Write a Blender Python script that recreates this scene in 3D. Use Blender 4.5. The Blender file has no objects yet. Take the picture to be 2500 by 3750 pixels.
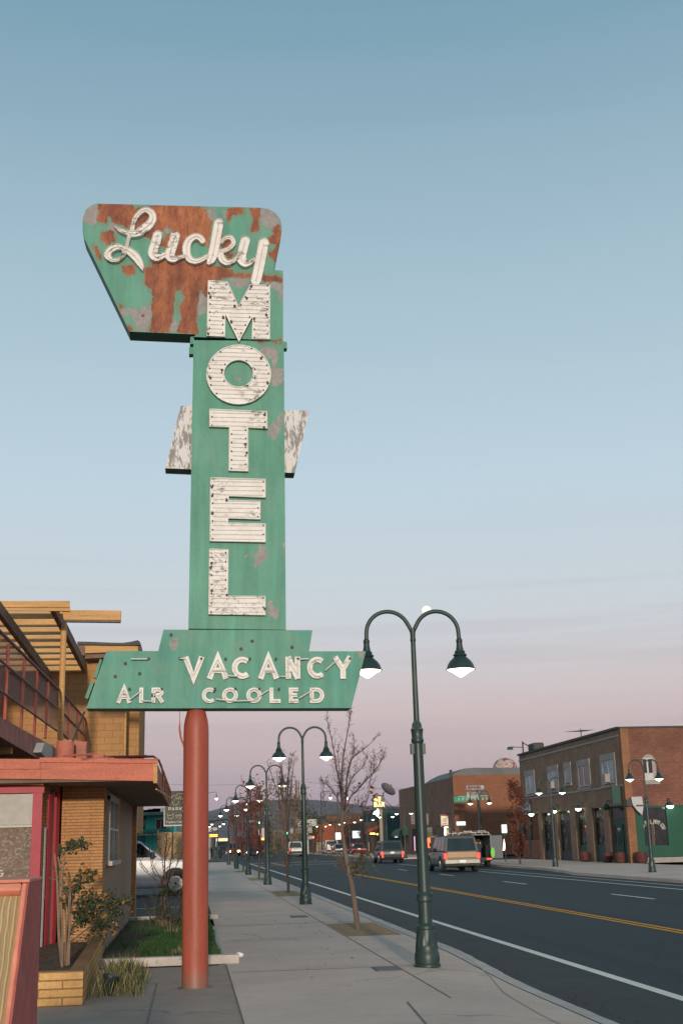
import bpy, bmesh, math, random
from mathutils import Vector, Matrix, noise
random.seed(7)
sc = bpy.context.scene
C = sc.collection
R = math.radians
PI = math.pi
# ---------------------------------------------------------------- camera maths (calibrated on the 2500x3750 photo)
F, CX, CY = 4500.0, 1250.0, 1875.0
CAM = Vector((0, 0, 1.6))
YAW, PITCH, ROLL = R(7.142), R(15.0), R(1.5)
fw = Vector((math.sin(YAW)*math.cos(PITCH), math.cos(YAW)*math.cos(PITCH), math.sin(PITCH)))
rg0 = Vector((math.cos(YAW), -math.sin(YAW), 0)); up0 = rg0.cross(fw)
rg = rg0*math.cos(ROLL) - up0*math.sin(ROLL); upv = rg0*math.sin(ROLL) + up0*math.cos(ROLL)
def ray(x, y): return fw + rg*((x-CX)/F) - upv*((y-CY)/F)
def G(x, y, z=0.0):
    d = ray(x, y); return CAM + d*((z-1.6)/d.z)
def PY(x, y, Y):
    d = ray(x, y); return CAM + d*(Y/d.y)
def PX(x, y, X):
    d = ray(x, y); return CAM + d*(X/d.x)
cd = bpy.data.cameras.new('camera'); cam = bpy.data.objects.new('camera', cd); C.objects.link(cam)
cam.matrix_world = Matrix(((rg.x, upv.x, -fw.x, 0), (rg.y, upv.y, -fw.y, 0), (rg.z, upv.z, -fw.z, 1.6), (0, 0, 0, 1)))
cd.sensor_fit = 'VERTICAL'; cd.sensor_height = 36; cd.sensor_width = 24; cd.lens = 36*F/3750; cd.clip_end = 20000; cd.clip_start = .05
sc.camera = cam
sc.view_settings.view_transform = 'Standard'; sc.view_settings.look = 'None'; sc.view_settings.exposure = 0; sc.view_settings.gamma = 1

def lin(c):
    return tuple(((v/255)/12.92 if v/255 <= .04045 else ((v/255+.055)/1.055)**2.4) for v in c)
# ---------------------------------------------------------------- materials
def nt(name):
    m = bpy.data.materials.new(name); m.use_nodes = True
    n = m.node_tree.nodes; b = n.get('Principled BSDF'); return m, m.node_tree, n, m.node_tree.links, b
def mixc(n, l, fac, a, b, blend='MIX'):
    x = n.new('ShaderNodeMix'); x.data_type = 'RGBA'; x.blend_type = blend
    for s, v in ((0, fac), (6, a), (7, b)):
        if hasattr(v, 'is_linked') or isinstance(v, bpy.types.NodeSocket): l.new(v, x.inputs[s])
        elif s == 0: x.inputs[0].default_value = v
        else: x.inputs[s].default_value = (*v[:3], 1)
    return x.outputs[2]
def noi(n, l, co, scale, detail=6, rough=.6, vscale=None):
    t = n.new('ShaderNodeTexNoise'); t.inputs['Scale'].default_value = scale; t.inputs['Detail'].default_value = detail; t.inputs['Roughness'].default_value = rough
    if vscale:
        mp = n.new('ShaderNodeMapping'); mp.inputs['Scale'].default_value = vscale; l.new(co, mp.inputs[0]); co = mp.outputs[0]
    l.new(co, t.inputs['Vector']); return t.outputs[0]
def ramp(n, l, fac, stops, interp='LINEAR'):
    r = n.new('ShaderNodeValToRGB'); r.color_ramp.interpolation = interp
    e = r.color_ramp.elements
    while len(e) < len(stops): e.new(.5)
    for k, (p, c) in enumerate(stops):
        e[k].position = p; e[k].color = (*c[:3], 1) if hasattr(c, '__len__') else (c, c, c, 1)
    l.new(fac, r.inputs[0]); return r.outputs[0]
def math_(n, l, op, a, b=None):
    x = n.new('ShaderNodeMath'); x.operation = op
    for i, v in enumerate((a, b)):
        if v is None: continue
        if isinstance(v, bpy.types.NodeSocket): l.new(v, x.inputs[i])
        else: x.inputs[i].default_value = v
    return x.outputs[0]
def coord(n, kind='Object'):
    t = n.new('ShaderNodeTexCoord'); return t.outputs[kind]
def bump(n, l, b, h, strength=.3, dist=.01):
    x = n.new('ShaderNodeBump'); x.inputs['Strength'].default_value = strength; x.inputs['Distance'].default_value = dist
    l.new(h, x.inputs['Height']); l.new(x.outputs[0], b.inputs['Normal'])
def mat(name, col, rough=.7, var=.15, scale=3, bmp=.2, bdist=.01, metal=0, spec=.4, col2=None, mask=.5, vs=None, fine=60, dirt=None):
    m, t, n, l, b = nt(name)
    co = coord(n)
    f = noi(n, l, co, scale, 7, .65, vs)
    c1 = tuple(v*(1-var) for v in col); c2 = tuple(min(1, v*(1+var)) for v in col)
    c = ramp(n, l, f, [(.3, c1), (.7, c2)])
    if col2:
        f2 = noi(n, l, co, scale*2.3, 8, .7, vs)
        k = ramp(n, l, f2, [(mask-.02, 0), (mask+.03, 1)])
        c = mixc(n, l, k, c, col2)
    g = noi(n, l, co, fine, 4, .7)
    gg = ramp(n, l, g, [(.3, .82), (.7, 1.12)])
    c = mixc(n, l, 1.0, c, gg, 'MULTIPLY')
    l.new(c, b.inputs['Base Color'])
    b.inputs['Roughness'].default_value = rough; b.inputs['Metallic'].default_value = metal; b.inputs['Specular IOR Level'].default_value = spec
    if bmp: bump(n, l, b, g, bmp, bdist)
    return m
def brick(name, c1, c2, mortar, bw=.2, rh=.065, ms=.01, rough=.85, bmp=.5, dirt=.25, big=None):
    m, t, n, l, b = nt(name)
    co = coord(n); s = n.new('ShaderNodeSeparateXYZ'); l.new(co, s.inputs[0])
    u = math_(n, l, 'ADD', s.outputs[0], s.outputs[1])
    cb = n.new('ShaderNodeCombineXYZ'); l.new(u, cb.inputs[0]); l.new(s.outputs[2], cb.inputs[1])
    br = n.new('ShaderNodeTexBrick'); l.new(cb.outputs[0], br.inputs['Vector'])
    br.inputs['Scale'].default_value = 1; br.inputs['Brick Width'].default_value = bw; br.inputs['Row Height'].default_value = rh; br.inputs['Mortar Size'].default_value = ms
    br.inputs['Mortar Smooth'].default_value = .3; br.inputs['Bias'].default_value = -.2
    br.inputs['Color1'].default_value = (*c1, 1); br.inputs['Color2'].default_value = (*c2, 1); br.inputs['Mortar'].default_value = (*mortar, 1)
    f = noi(n, l, co, .9, 8, .7); gg = ramp(n, l, f, [(.25, 1-dirt), (.7, 1+dirt*.5)])
    c = mixc(n, l, 1.0, br.outputs['Color'], gg, 'MULTIPLY')
    f3 = noi(n, l, co, 25, 5, .7); g3 = ramp(n, l, f3, [(.3, .8), (.7, 1.15)])
    c = mixc(n, l, 1.0, c, g3, 'MULTIPLY')
    l.new(c, b.inputs['Base Color']); b.inputs['Roughness'].default_value = rough; b.inputs['Specular IOR Level'].default_value = .2
    h = math_(n, l, 'SUBTRACT', f3, br.outputs['Fac'])
    bump(n, l, b, h, bmp, .012)
    return m
def emit(name, col, strength, base=None):
    m, t, n, l, b = nt(name)
    b.inputs['Base Color'].default_value = (*(base or col), 1)
    b.inputs['Emission Color'].default_value = (*col, 1); b.inputs['Emission Strength'].default_value = strength
    b.inputs['Roughness'].default_value = .4
    return m
def glassy(name, col, rough=.08, metal=0.0, spec=.8):
    m, t, n, l, b = nt(name)
    co = coord(n); f = noi(n, l, co, 2.0, 3, .5)
    c = ramp(n, l, f, [(.3, tuple(v*.6 for v in col)), (.7, tuple(v*1.3 for v in col))])
    l.new(c, b.inputs['Base Color']); b.inputs['Roughness'].default_value = rough; b.inputs['Specular IOR Level'].default_value = spec; b.inputs['Metallic'].default_value = metal
    return m
# ---------------------------------------------------------------- mesh builder
class MB:
    def __init__(s): s.v = []; s.f = []
    def add(s, vs, fs):
        k = len(s.v); s.v += [tuple(v) for v in vs]; s.f += [tuple(i+k for i in f) for f in fs]; return s
    def box(s, x0, x1, y0, y1, z0, z1, M=None):
        vs = [Vector(p) for p in ((x0,y0,z0),(x1,y0,z0),(x1,y1,z0),(x0,y1,z0),(x0,y0,z1),(x1,y0,z1),(x1,y1,z1),(x0,y1,z1))]
        if M: vs = [M @ v for v in vs]
        return s.add(vs, [(0,3,2,1),(4,5,6,7),(0,1,5,4),(1,2,6,5),(2,3,7,6),(3,0,4,7)])
    def hexa(s, a, b):      # two quads (4 pts each) joined
        return s.add(list(a)+list(b), [(3,2,1,0),(4,5,6,7),(0,1,5,4),(1,2,6,5),(2,3,7,6),(3,0,4,7)])
    def prism(s, pts, d):
        d = Vector(d); n = len(pts); a = [Vector(p) for p in pts]; b = [p+d for p in a]
        return s.add(a+b, [tuple(range(n)), tuple(range(2*n-1, n-1, -1))]+[(i, i+n, (i+1) % n+n, (i+1) % n) for i in range(n)])
    def tube(s, pts, r, n=8, cap=True):
        pts = [Vector(p) for p in pts]; rr = r if hasattr(r, '__len__') else [r]*len(pts)
        k = len(s.v); up = Vector((0, 0, 1)); prev = None
        for i, p in enumerate(pts):
            d = (pts[min(i+1, len(pts)-1)]-pts[max(i-1, 0)])
            if d.length < 1e-9: d = Vector((0, 0, 1))
            d.normalize()
            if prev is None:
                a = d.orthogonal().normalized()
            else:
                a = prev - d*prev.dot(d)
                a = a.normalized() if a.length > 1e-6 else d.orthogonal().normalized()
            prev = a; b = d.cross(a)
            for j in range(n):
                t = 2*PI*j/n; s.v.append(tuple(p + (a*math.cos(t)+b*math.sin(t))*rr[i]))
        for i in range(len(pts)-1):
            for j in range(n):
                s.f.append((k+i*n+j, k+i*n+(j+1) % n, k+(i+1)*n+(j+1) % n, k+(i+1)*n+j))
        if cap:
            s.f.append(tuple(k+j for j in reversed(range(n)))); s.f.append(tuple(k+(len(pts)-1)*n+j for j in range(n)))
        return s
    def lathe(s, prof, c=(0,0,0), n=20, flute=None):
        k = len(s.v); c = Vector(c)
        for (r, z) in prof:
            for j in range(n):
                t = 2*PI*j/n; q = r
                if flute and flute[0] <= z <= flute[1]: q = r*(1-.08*(j % 2))
                s.v.append((c.x+q*math.cos(t), c.y+q*math.sin(t), c.z+z))
        for i in range(len(prof)-1):
            for j in range(n): s.f.append((k+i*n+j, k+i*n+(j+1) % n, k+(i+1)*n+(j+1) % n, k+(i+1)*n+j))
        s.f.append(tuple(k+j for j in reversed(range(n)))); s.f.append(tuple(k+(len(prof)-1)*n+j for j in range(n)))
        return s
    def disc(s, c, ax, r, h, n=20):   # cylinder along ax
        c = Vector(c); ax = Vector(ax).normalized(); return s.tube([c-ax*h/2, c+ax*h/2], r, n)
    def ribbon(s, pts, w, d):     # flat stroke in a plane, extruded by vector d (away from the viewer); mitred
        pts = [Vector(p) for p in pts]; d = Vector(d); nrm = d.normalized(); L = []; Q = []
        closed = (pts[0]-pts[-1]).length < 1e-6 and len(pts) > 3
        m = len(pts)
        for i, p in enumerate(pts):
            if closed: a = pts[i-1] if i else pts[-2]; b = pts[i+1] if i < m-1 else pts[1]
            else: a = pts[max(i-1, 0)]; b = pts[min(i+1, m-1)]
            d1 = (p-a); d2 = (b-p)
            if d1.length < 1e-9: d1 = d2
            if d2.length < 1e-9: d2 = d1
            d1.normalize(); d2.normalize(); t = d1+d2
            t = t.normalized() if t.length > 1e-6 else d1
            nn = t.cross(nrm).normalized(); k = 1/max(.45, nn.dot(d1.cross(nrm).normalized()))
            L.append(p+nn*w/2*k); Q.append(p-nn*w/2*k)
        vs = L+Q+[v+d for v in L]+[v+d for v in Q]
        fs = []
        for i in range(m-1):
            fs += [(i, i+1, m+i+1, m+i), (2*m+i+1, 2*m+i, 3*m+i, 3*m+i+1), (i+1, i, 2*m+i, 2*m+i+1), (m+i, m+i+1, 3*m+i+1, 3*m+i)]
        fs += [(0, m, 3*m, 2*m), (2*m-1, m-1, 3*m-1, 4*m-1)]
        return s.add(vs, fs)
    def build(s, name, m, parent=None, world=True, smooth=False, bevel=0, auto=False):
        me = bpy.data.meshes.new(name); me.from_pydata(s.v, [], s.f); me.validate()
        if m: me.materials.append(m)
        bm = bmesh.new(); bm.from_mesh(me); bmesh.ops.recalc_face_normals(bm, faces=bm.faces); bm.to_mesh(me); bm.free()
        if smooth:
            me.polygons.foreach_set('use_smooth', [True]*len(me.polygons))
            me.set_sharp_from_angle(angle=R(42))
        o = bpy.data.objects.new(name, me); C.objects.link(o)
        if parent:
            o.parent = parent
            if world: o.location = -wl(parent)
        if bevel:
            b = o.modifiers.new('bevel', 'BEVEL'); b.width = bevel; b.segments = 2; b.limit_method = 'ANGLE'; b.angle_limit = R(35)
        return o
def wl(o):
    v = Vector((0, 0, 0))
    while o: v += o.location; o = o.parent
    return v
def tag(o, label=None, cat=None, group=None, kind=None):
    for k, v in (('label', label), ('category', cat), ('group', group), ('kind', kind)):
        if v: o[k] = v
    return o
def empty(name, loc, label=None, cat=None, group=None, rz=0):
    o = bpy.data.objects.new(name, None); C.objects.link(o); o.location = loc; o.rotation_euler = (0, 0, rz); o.empty_display_size = .2
    return tag(o, label, cat, group)
def struct(mb, name, m, **k):
    o = mb.build(name, m, **k); o['kind'] = 'structure'; return o
def copy_tree(o, parent=None):
    c = o.copy(); C.objects.link(c)
    if parent: c.parent = parent
    for ch in list(o.children): copy_tree(ch, c)
    return c
def arc(cx, cy, rx, ry, a0, a1, n=16): return [(cx+rx*math.cos(R(a0+(a1-a0)*i/n)), cy+ry*math.sin(R(a0+(a1-a0)*i/n))) for i in range(n+1)]
FONT = {
 'A': [[(0,0),(.5,1),(1,0)],[(.2,.34),(.8,.34)]], 'V': [[(0,1),(.5,0),(1,1)]], 'C': [arc(.5,.5,.5,.5,48,312,22)], 'O': [arc(.5,.5,.5,.5,0,360,28)],
 'N': [[(0,0),(0,1)],[(0,1),(1,0)],[(1,0),(1,1)]], 'Y': [[(0,1),(.5,.45),(1,1)],[(.5,.5),(.5,0)]], 'I': [[(.5,0),(.5,1)]], 'L': [[(0,1),(0,0),(1,0)]],
 'E': [[(1,1),(0,1),(0,0),(1,0)],[(0,.52),(.85,.52)]], 'D': [[(0,0),(0,1),(.45,1)]+arc(.45,.5,.55,.5,90,-90,14)[1:]+[(0,0)]],
 'R': [[(0,0),(0,1),(.6,1)]+arc(.6,.75,.4,.25,90,-90,10)[1:]+[(0,.5)],[(.5,.5),(1,0)]], 'T': [[(0,1),(1,1)],[(.5,1),(.5,0)]],
 'M': [[(0,0),(0,1),(.5,.3),(1,1),(1,0)]], 'P': [[(0,0),(0,1),(.6,1)]+arc(.6,.75,.4,.25,90,-90,10)[1:]+[(0,.5)]],
 'K': [[(0,0),(0,1)],[(1,1),(0,.42)],[(.3,.55),(1,0)]], 'B': [[(0,.52),(0,1),(.6,1)]+arc(.6,.76,.35,.24,90,-90,8)[1:]+[(0,.52)],[(0,.52),(.6,.52)]+arc(.6,.26,.4,.26,90,-90,8)[1:]+[(0,0),(0,.52)]],
 'S': [arc(.5,.75,.5,.25,30,270,12)+arc(.5,.25,.5,.25,90,-150,12)], 'H': [[(0,0),(0,1)],[(1,0),(1,1)],[(0,.5),(1,.5)]], '4': [[(.75,0),(.75,1),(0,.3),(1,.3)]],
 'G': [arc(.5,.5,.5,.5,48,330,20)+[(1,.45),(.55,.45)]], 'U': [[(0,1),(0,.4)]+arc(.5,.4,.5,.4,180,360,12)+[(1,1)]],
}
def letter(mb, ch, P0, ux, uz, w, h, sw, d, jit=0):   # P0 lower left, ux/uz unit vectors, d extrusion vector
    P0 = Vector(P0); ux = Vector(ux); uz = Vector(uz)
    for k, st in enumerate(FONT[ch]):
        pts = [P0 + ux*(sw/2+x*(w-sw)) + uz*(sw/2+y*(h-sw)) - Vector(d).normalized()*(jit*k) for x, y in st]
        if ch in 'AVNYMK4':
            pts = [P0 + ux*(sw/2+x*(w-sw)) + uz*(y*h if len(st) < 4 and y in (0, 1) else sw/2+y*(h-sw)) - Vector(d).normalized()*(jit*k) for x, y in st]
        else:
            e = [0, len(pts)-1]
            if (pts[0]-pts[-1]).length > 1e-6:      # extend straight ends to the full height
                for i, j in ((0, 1), (-1, -2)):
                    if ch in 'ILTPKHR' and (pts[i]-pts[j]).length > 0: pts[i] = pts[i] + (pts[i]-pts[j]).normalized()*sw/2*.98
        mb.ribbon(pts, sw, d)
def word(mb, txt, P0, ux, uz, h, sw, d, cw=.6, gap=.2):
    x = 0
    for ch in txt:
        if ch == ' ': x += h*cw; continue
        w = h*cw if ch != 'I' else sw
        if ch in 'MW': w *= 1.25
        letter(mb, ch, Vector(P0)+Vector(ux)*x, ux, uz, w, h, sw, d, .0015); x += w + h*gap
    return x
# ---------------------------------------------------------------- world
w = bpy.data.worlds.new('World'); sc.world = w; w.use_nodes = True
n = w.node_tree.nodes; l = w.node_tree.links; bg = n['Background']
tc = n.new('ShaderNodeTexCoord'); sp = n.new('ShaderNodeSeparateXYZ'); l.new(tc.outputs['Generated'], sp.inputs[0])
cl = noi(n, l, tc.outputs['Generated'], 2.2, 6, .6, (1.2, 1.2, 26))
st_ = ramp(n, l, cl, [(.38, .0), (.72, 1)])
hh = math_(n, l, 'ADD', sp.outputs[2], math_(n, l, 'MULTIPLY', math_(n, l, 'SUBTRACT', cl, .5), .028))
def el(d): return math.sin(R(d))
skyc = ramp(n, l, hh, [(0, lin((164,144,161))), (el(1.5), lin((176,157,172))), (el(2.6), lin((190,171,179))), (el(4.0), lin((203,182,184))), (el(6.0), lin((211,194,195))), (el(8.0), lin((210,206,209))), (el(10.5), lin((205,213,219))),
    (el(16.5), lin((191,212,224))), (el(26.5), lin((164,191,205))), (el(37.5), lin((122,160,180))), (el(45), lin((106,145,168))), (.85, lin((96,134,158)))])
# faint grey cloud bands low down
band = ramp(n, l, noi(n, l, tc.outputs['Generated'], 1.7, 5, .55, (1, 1, 34)), [(.52, 0), (.66, 1)])
lowm = ramp(n, l, sp.outputs[2], [(el(2), .0), (el(5), .8), (el(9), .6), (el(16), .0)])
bm_ = math_(n, l, 'MULTIPLY', math_(n, l, 'MULTIPLY', band, lowm), .35)
skyc = mixc(n, l, bm_, skyc, lin((172,164,176)))
sky = n.new('ShaderNodeTexSky'); sky.sky_type = 'NISHITA'; sky.sun_disc = False
SUN_EL, SUN_AZ = R(8.0), R(180-1.2)     # directional lamp added behind the camera in place of its flash, along the street
sky.sun_elevation = SUN_EL; sky.sun_rotation = SUN_AZ
ns = mixc(n, l, 1.0, sky.outputs[0], (.003, .003, .003), 'MULTIPLY')
tot = mixc(n, l, 1.0, skyc, ns, 'ADD')
l.new(tot, bg.inputs[0]); bg.inputs[1].default_value = 1.0
sd = bpy.data.lights.new('flash_sun', 'SUN'); sd.energy = 2.5; sd.angle = R(2.0); sd.color = (1, .86, .70)
so = bpy.data.objects.new('flash_sun', sd); C.objects.link(so)
dv = Vector((math.tan(R(1.2)), 1, -math.tan(SUN_EL))).normalized()
so.rotation_euler = dv.to_track_quat('-Z', 'Y').to_euler(); so.location = (-3, -20, 10)
# ---------------------------------------------------------------- shared materials
M = {}
def paving(name, c, c2, spot, crack, vs=None, spots=2.2, rough=.85, cscale=.35, big=.7):
    m, t, n, l, b = nt(name); co = coord(n)
    base = ramp(n, l, noi(n, l, co, big, 8, .65, vs), [(.28, c2), (.5, c), (.72, tuple(v*1.13 for v in c))])
    g = noi(n, l, co, 75, 5, .75); base = mixc(n, l, 1, base, ramp(n, l, g, [(.3, .80), (.7, 1.16)]), 'MULTIPLY')
    base = mixc(n, l, 1, base, ramp(n, l, noi(n, l, co, 9, 6, .7), [(.3, .93), (.7, 1.05)]), 'MULTIPLY')
    v = n.new('ShaderNodeTexVoronoi'); v.inputs['Scale'].default_value = spots; l.new(co, v.inputs['Vector'])
    sp_ = ramp(n, l, v.outputs['Distance'], [(.03, 1), (.075, 0)]); gate = ramp(n, l, noi(n, l, co, 1.3, 2, .5), [(.46, 0), (.54, .75)])
    base = mixc(n, l, math_(n, l, 'MULTIPLY', sp_, gate), base, spot)
    wob = n.new('ShaderNodeVectorMath'); wob.operation = 'ADD'; nz = n.new('ShaderNodeTexNoise'); nz.inputs['Scale'].default_value = 1.6; nz.inputs['Detail'].default_value = 5; l.new(co, nz.inputs['Vector'])
    ml = n.new('ShaderNodeVectorMath'); ml.operation = 'SCALE'; ml.inputs['Scale'].default_value = .9; l.new(nz.outputs['Color'], ml.inputs[0]); l.new(co, wob.inputs[0]); l.new(ml.outputs[0], wob.inputs[1])
    v2 = n.new('ShaderNodeTexVoronoi'); v2.feature = 'DISTANCE_TO_EDGE'; v2.inputs['Scale'].default_value = cscale; l.new(wob.outputs[0], v2.inputs['Vector'])
    ck = ramp(n, l, v2.outputs['Distance'], [(.0025, .6), (.006, 0)]); gate2 = ramp(n, l, noi(n, l, co, .35, 3, .5), [(.50, 0), (.56, 1)])
    base = mixc(n, l, math_(n, l, 'MULTIPLY', ck, gate2), base, crack)
    l.new(base, b.inputs['Base Color']); b.inputs['Roughness'].default_value = rough; b.inputs['Specular IOR Level'].default_value = .3; bump(n, l, b, g, .25, .005)
    return m
M['asphalt'] = paving('asphalt', (.026,.040,.041), (.018,.029,.031), (.012,.016,.017), (.010,.013,.014), (1.6,.05,1), .8, .78, .12, .8)
M['shoulder'] = mat('shoulder', (.046, .046, .041), .85, .2, 1.2, .25, .004, fine=80)
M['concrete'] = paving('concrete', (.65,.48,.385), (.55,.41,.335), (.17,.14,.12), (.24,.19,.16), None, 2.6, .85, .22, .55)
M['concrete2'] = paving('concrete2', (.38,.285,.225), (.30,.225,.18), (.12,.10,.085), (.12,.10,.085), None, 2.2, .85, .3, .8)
M['kerb'] = mat('kerb', (.52, .45, .40), .85, .15, 2.5, .3, .006, col2=(.38,.33,.29), mask=.62)
M['joint'] = mat('joint', (.20,.17,.145), .9, .2, 3, 0)
M['white_line'] = mat('white_line', (.92, .80, .70), .9, .1, 4, .1, .002, spec=.05, col2=(.25,.25,.25), mask=.72)
M['yellow_line'] = mat('yellow_line', (.88, .38, .07), .9, .12, 4, .1, .002, spec=.05, col2=(.2,.12,.06), mask=.7)
M['soil'] = mat('soil', (.13, .095, .062), .95, .5, 9, .9, .03, col2=(.06,.045,.03), mask=.55)
M['mulch'] = mat('mulch', (.36, .235, .125), .95, .35, 30, .6, .02, fine=120)
M['earth'] = mat('earth', (.09, .085, .075), .9, .3, .05, 0)
# ---------------------------------------------------------------- ground, street, pavements
g = MB(); g.add([(-9000,-200,-.135),(9000,-200,-.135),(9000,9000,-.135),(-9000,9000,-.135)], [(0,1,2,3)]); struct(g, 'ground', M['earth'])
rd = MB(); rd.add([(5.14,-20,-.12),(18.6,-20,-.12),(18.6,420,-.12),(5.14,420,-.12)], [(0,1,2,3)]); struct(rd, 'road', M['asphalt'])
cr = MB(); cr.add([(18.6,93,-.12),(80,93,-.12),(80,116,-.12),(18.6,116,-.12)], [(0,1,2,3)])
cr.add([(-60,118,-.121),(4.0,118,-.121),(4.0,140,-.121),(-60,140,-.121)], [(0,1,2,3)]); struct(cr, 'cross_street', M['asphalt'])
sh = MB(); sh.add([(3.9,-20,-.118),(5.16,-20,-.118),(5.16,420,-.118),(3.9,420,-.118)], [(0,1,2,3)]); struct(sh, 'road_shoulder', M['shoulder'])
def dip(x, y):
    t = max(0, min(1, (19.5-y)/5)); t = t*t*(3-2*t); return -.10*t*max(0, min(1, (x-2.95)/1.0))
sw = MB(); kb = MB()
ys = [-12 + .5*i for i in range(80)] + [28+4*i for i in range(24)]
xs = [.5, 1.5, 2.6, 2.95, 3.1, 3.3, 3.5, 3.74]
vs = [(x, y, dip(x, y)) for y in ys for x in xs]; nx = len(xs)
sw.add(vs, [(j*nx+i, j*nx+i+1, (j+1)*nx+i+1, (j+1)*nx+i) for j in range(len(ys)-1) for i in range(nx-1)])
struct(sw, 'sidewalk', M['concrete'], smooth=True)
yk = [-12 + .22*i for i in range(180)] + [27.8+2*i for i in range(49)]
kv = []
for y in yk:
    e = 3.98 + .018*noise.noise((y*1.9, 0, 0)) + .02*noise.noise((y*.5, 3, 0)) + .01*noise.noise((y*6, 3, 0))
    kv += [(3.755, y, dip(3.755, y)+.003), (e-.03, y, dip(e, y)+.003), (e, y, dip(e, y)-.02), (e+.01, y, -.13)]
kb.add(kv, [(j*4+i, j*4+i+1, (j+1)*4+i+1, (j+1)*4+i) for j in range(len(yk)-1) for i in range(3)])
struct(kb, 'kerb', M['kerb'])
jt = MB()
def strip(mb, x0, x1, y0, y1, z): mb.add([(x0,y0,z),(x1,y0,z),(x1,y1,z),(x0,y1,z)], [(0,1,2,3)])
strip(jt, 2.682, 2.70, 13.4, 110, .004); strip(jt, 3.735, 3.757, 20, 110, .004)
for y, wd in ((26.35, .05), (35.2, .03), (44.1, .03), (53, .03), (62, .03)): strip(jt, .52, 3.72, y, y+wd, .004)
strip(jt, .52, 2.95, 16.9, 16.925, .004); strip(jt, .49, .505, 8, 18.0, .004)
for (a, b) in (((1490, 3668), (1560, 3750)),):
    p, q = G(*a, .004), G(*b, .004); dx = Vector((.012, 0, 0)); jt.add([p-dx, q-dx, q+dx, p+dx], [(0,1,2,3)])
def spl2(p): return [p[i].lerp(p[i+1], k/6) for i in range(len(p)-1) for k in range(6)]+[p[-1]]
# curved seam of the lowered kerb
cs = [G(x, y, 0) for x, y in ((1620,3480),(1720,3530),(1850,3580),(1960,3660),(2060,3720),(2120,3750))]
jt2 = MB()
cs = spl2([Vector((3.72, 19.6, 0)), Vector((3.66, 17.5, 0)), Vector((3.5, 15.8, 0)), Vector((3.22, 14.0, 0)), Vector((3.12, 12.2, 0)), Vector((3.1, 9, 0))])
for a, c in zip(cs, cs[1:]):
    for o_ in (.17,): jt2.add([(a.x+o_, a.y, dip(a.x+o_, a.y)+.004), (a.x+o_+.016, a.y, dip(a.x+o_, a.y)+.004), (c.x+o_+.016, c.y, dip(c.x+o_, c.y)+.004), (c.x+o_, c.y, dip(c.x+o_, c.y)+.004)], [(0,1,2,3)])
struct(jt2, 'sidewalk_seam', mat('seam', (.42,.32,.25), .9, .2, 3, 0))
struct(jt, 'sidewalk_joint', M['joint'])
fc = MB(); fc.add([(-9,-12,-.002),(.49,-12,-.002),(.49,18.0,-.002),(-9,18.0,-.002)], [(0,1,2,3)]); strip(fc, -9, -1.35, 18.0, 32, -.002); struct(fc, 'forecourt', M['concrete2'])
fj = MB(); strip(fj, -1.1, .48, 15.95, 15.965, .003); strip(fj, -.4, -.385, 9, 15.94, .003); struct(fj, 'forecourt_joint', M['joint'])
pl = MB(); strip(pl, -60, .5, 29.6, 117.8, -.03); struct(pl, 'parking_lot', mat('lot_asphalt', (.035,.048,.055), .75, .2, .8, .2, .004))
ln = MB(); a = G(495, 3323, -.026)
strip(ln, -9, .3, 35.4, 35.55, -.026); struct(ln, 'parking_line', M['white_line'])
wm = MB(); strip(wm, 5.15, 5.30, -12, 118, -.114); strip(wm, 15.12, 15.24, -12, 93, -.114); strip(wm, 16.18, 16.27, -12, 90, -.114)
for k in range(-3, 11):
    if k in (4, 5): continue
    strip(wm, 12.36, 12.48, 33.5+13.15*k, 37.05+13.15*k, -.114)
for y in (100.5, 103.5): strip(wm, 5.4, 12.0, y, y+.3, -.114)
struct(wm, 'road_marking_white', M['white_line'])
ym = MB()
for x in (8.56, 8.76): strip(ym, x, x+.11, -12, 70, -.114); strip(ym, x-1.5, x-1.39, 95, 117, -.114)
struct(ym, 'road_marking_yellow', M['yellow_line'])
# far pavement (with a bulge by the lamps) and cross street corner
rs = MB(); yy = [-12, 30, 39, 42, 56, 60, 66, 88, 91, 93]; ee = [17.6, 17.6, 17.3, 17.05, 17.05, 17.7, 18.35, 18.35, 18.7, 19.8]
vs = []
for y, e in zip(yy, ee): vs += [(e, y, -.13), (e+.02, y, 0), (e+.17, y, .002), (24.7, y, .002)]
rs.add(vs, [(j*4+i, j*4+i+1, (j+1)*4+i+1, (j+1)*4+i) for j in range(len(yy)-1) for i in range(3)])
rs.box(17.6, 24.7, 116, 260, -.13, .0); struct(rs, 'far_sidewalk', M['concrete'])
# tree pits
pits = MB()
for (x0, x1, y0, y1) in ((2.72, 3.68, 22.4, 25.9), (2.72, 3.6, 39.8, 44.0), (2.72, 3.6, 57.5, 61.5), (2.72, 3.6, 75, 79)):
    nx_, ny_ = 14, 30; k = len(pits.v); vs = []
    for j in range(ny_+1):
        for i in range(nx_+1):
            x = x0+(x1-x0)*i/nx_; y = y0+(y1-y0)*j/ny_; e = min(i, nx_-i, 3)/3*min(j, ny_-j, 3)/3
            vs.append((x, y, .004+.02*e*(1+.8*noise.noise((x*5, y*5, 0)))))
    pits.add(vs, [(j*(nx_+1)+i, j*(nx_+1)+i+1, (j+1)*(nx_+1)+i+1, (j+1)*(nx_+1)+i) for j in range(ny_) for i in range(nx_)])
struct(pits, 'tree_pit', M['mulch'])
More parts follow.
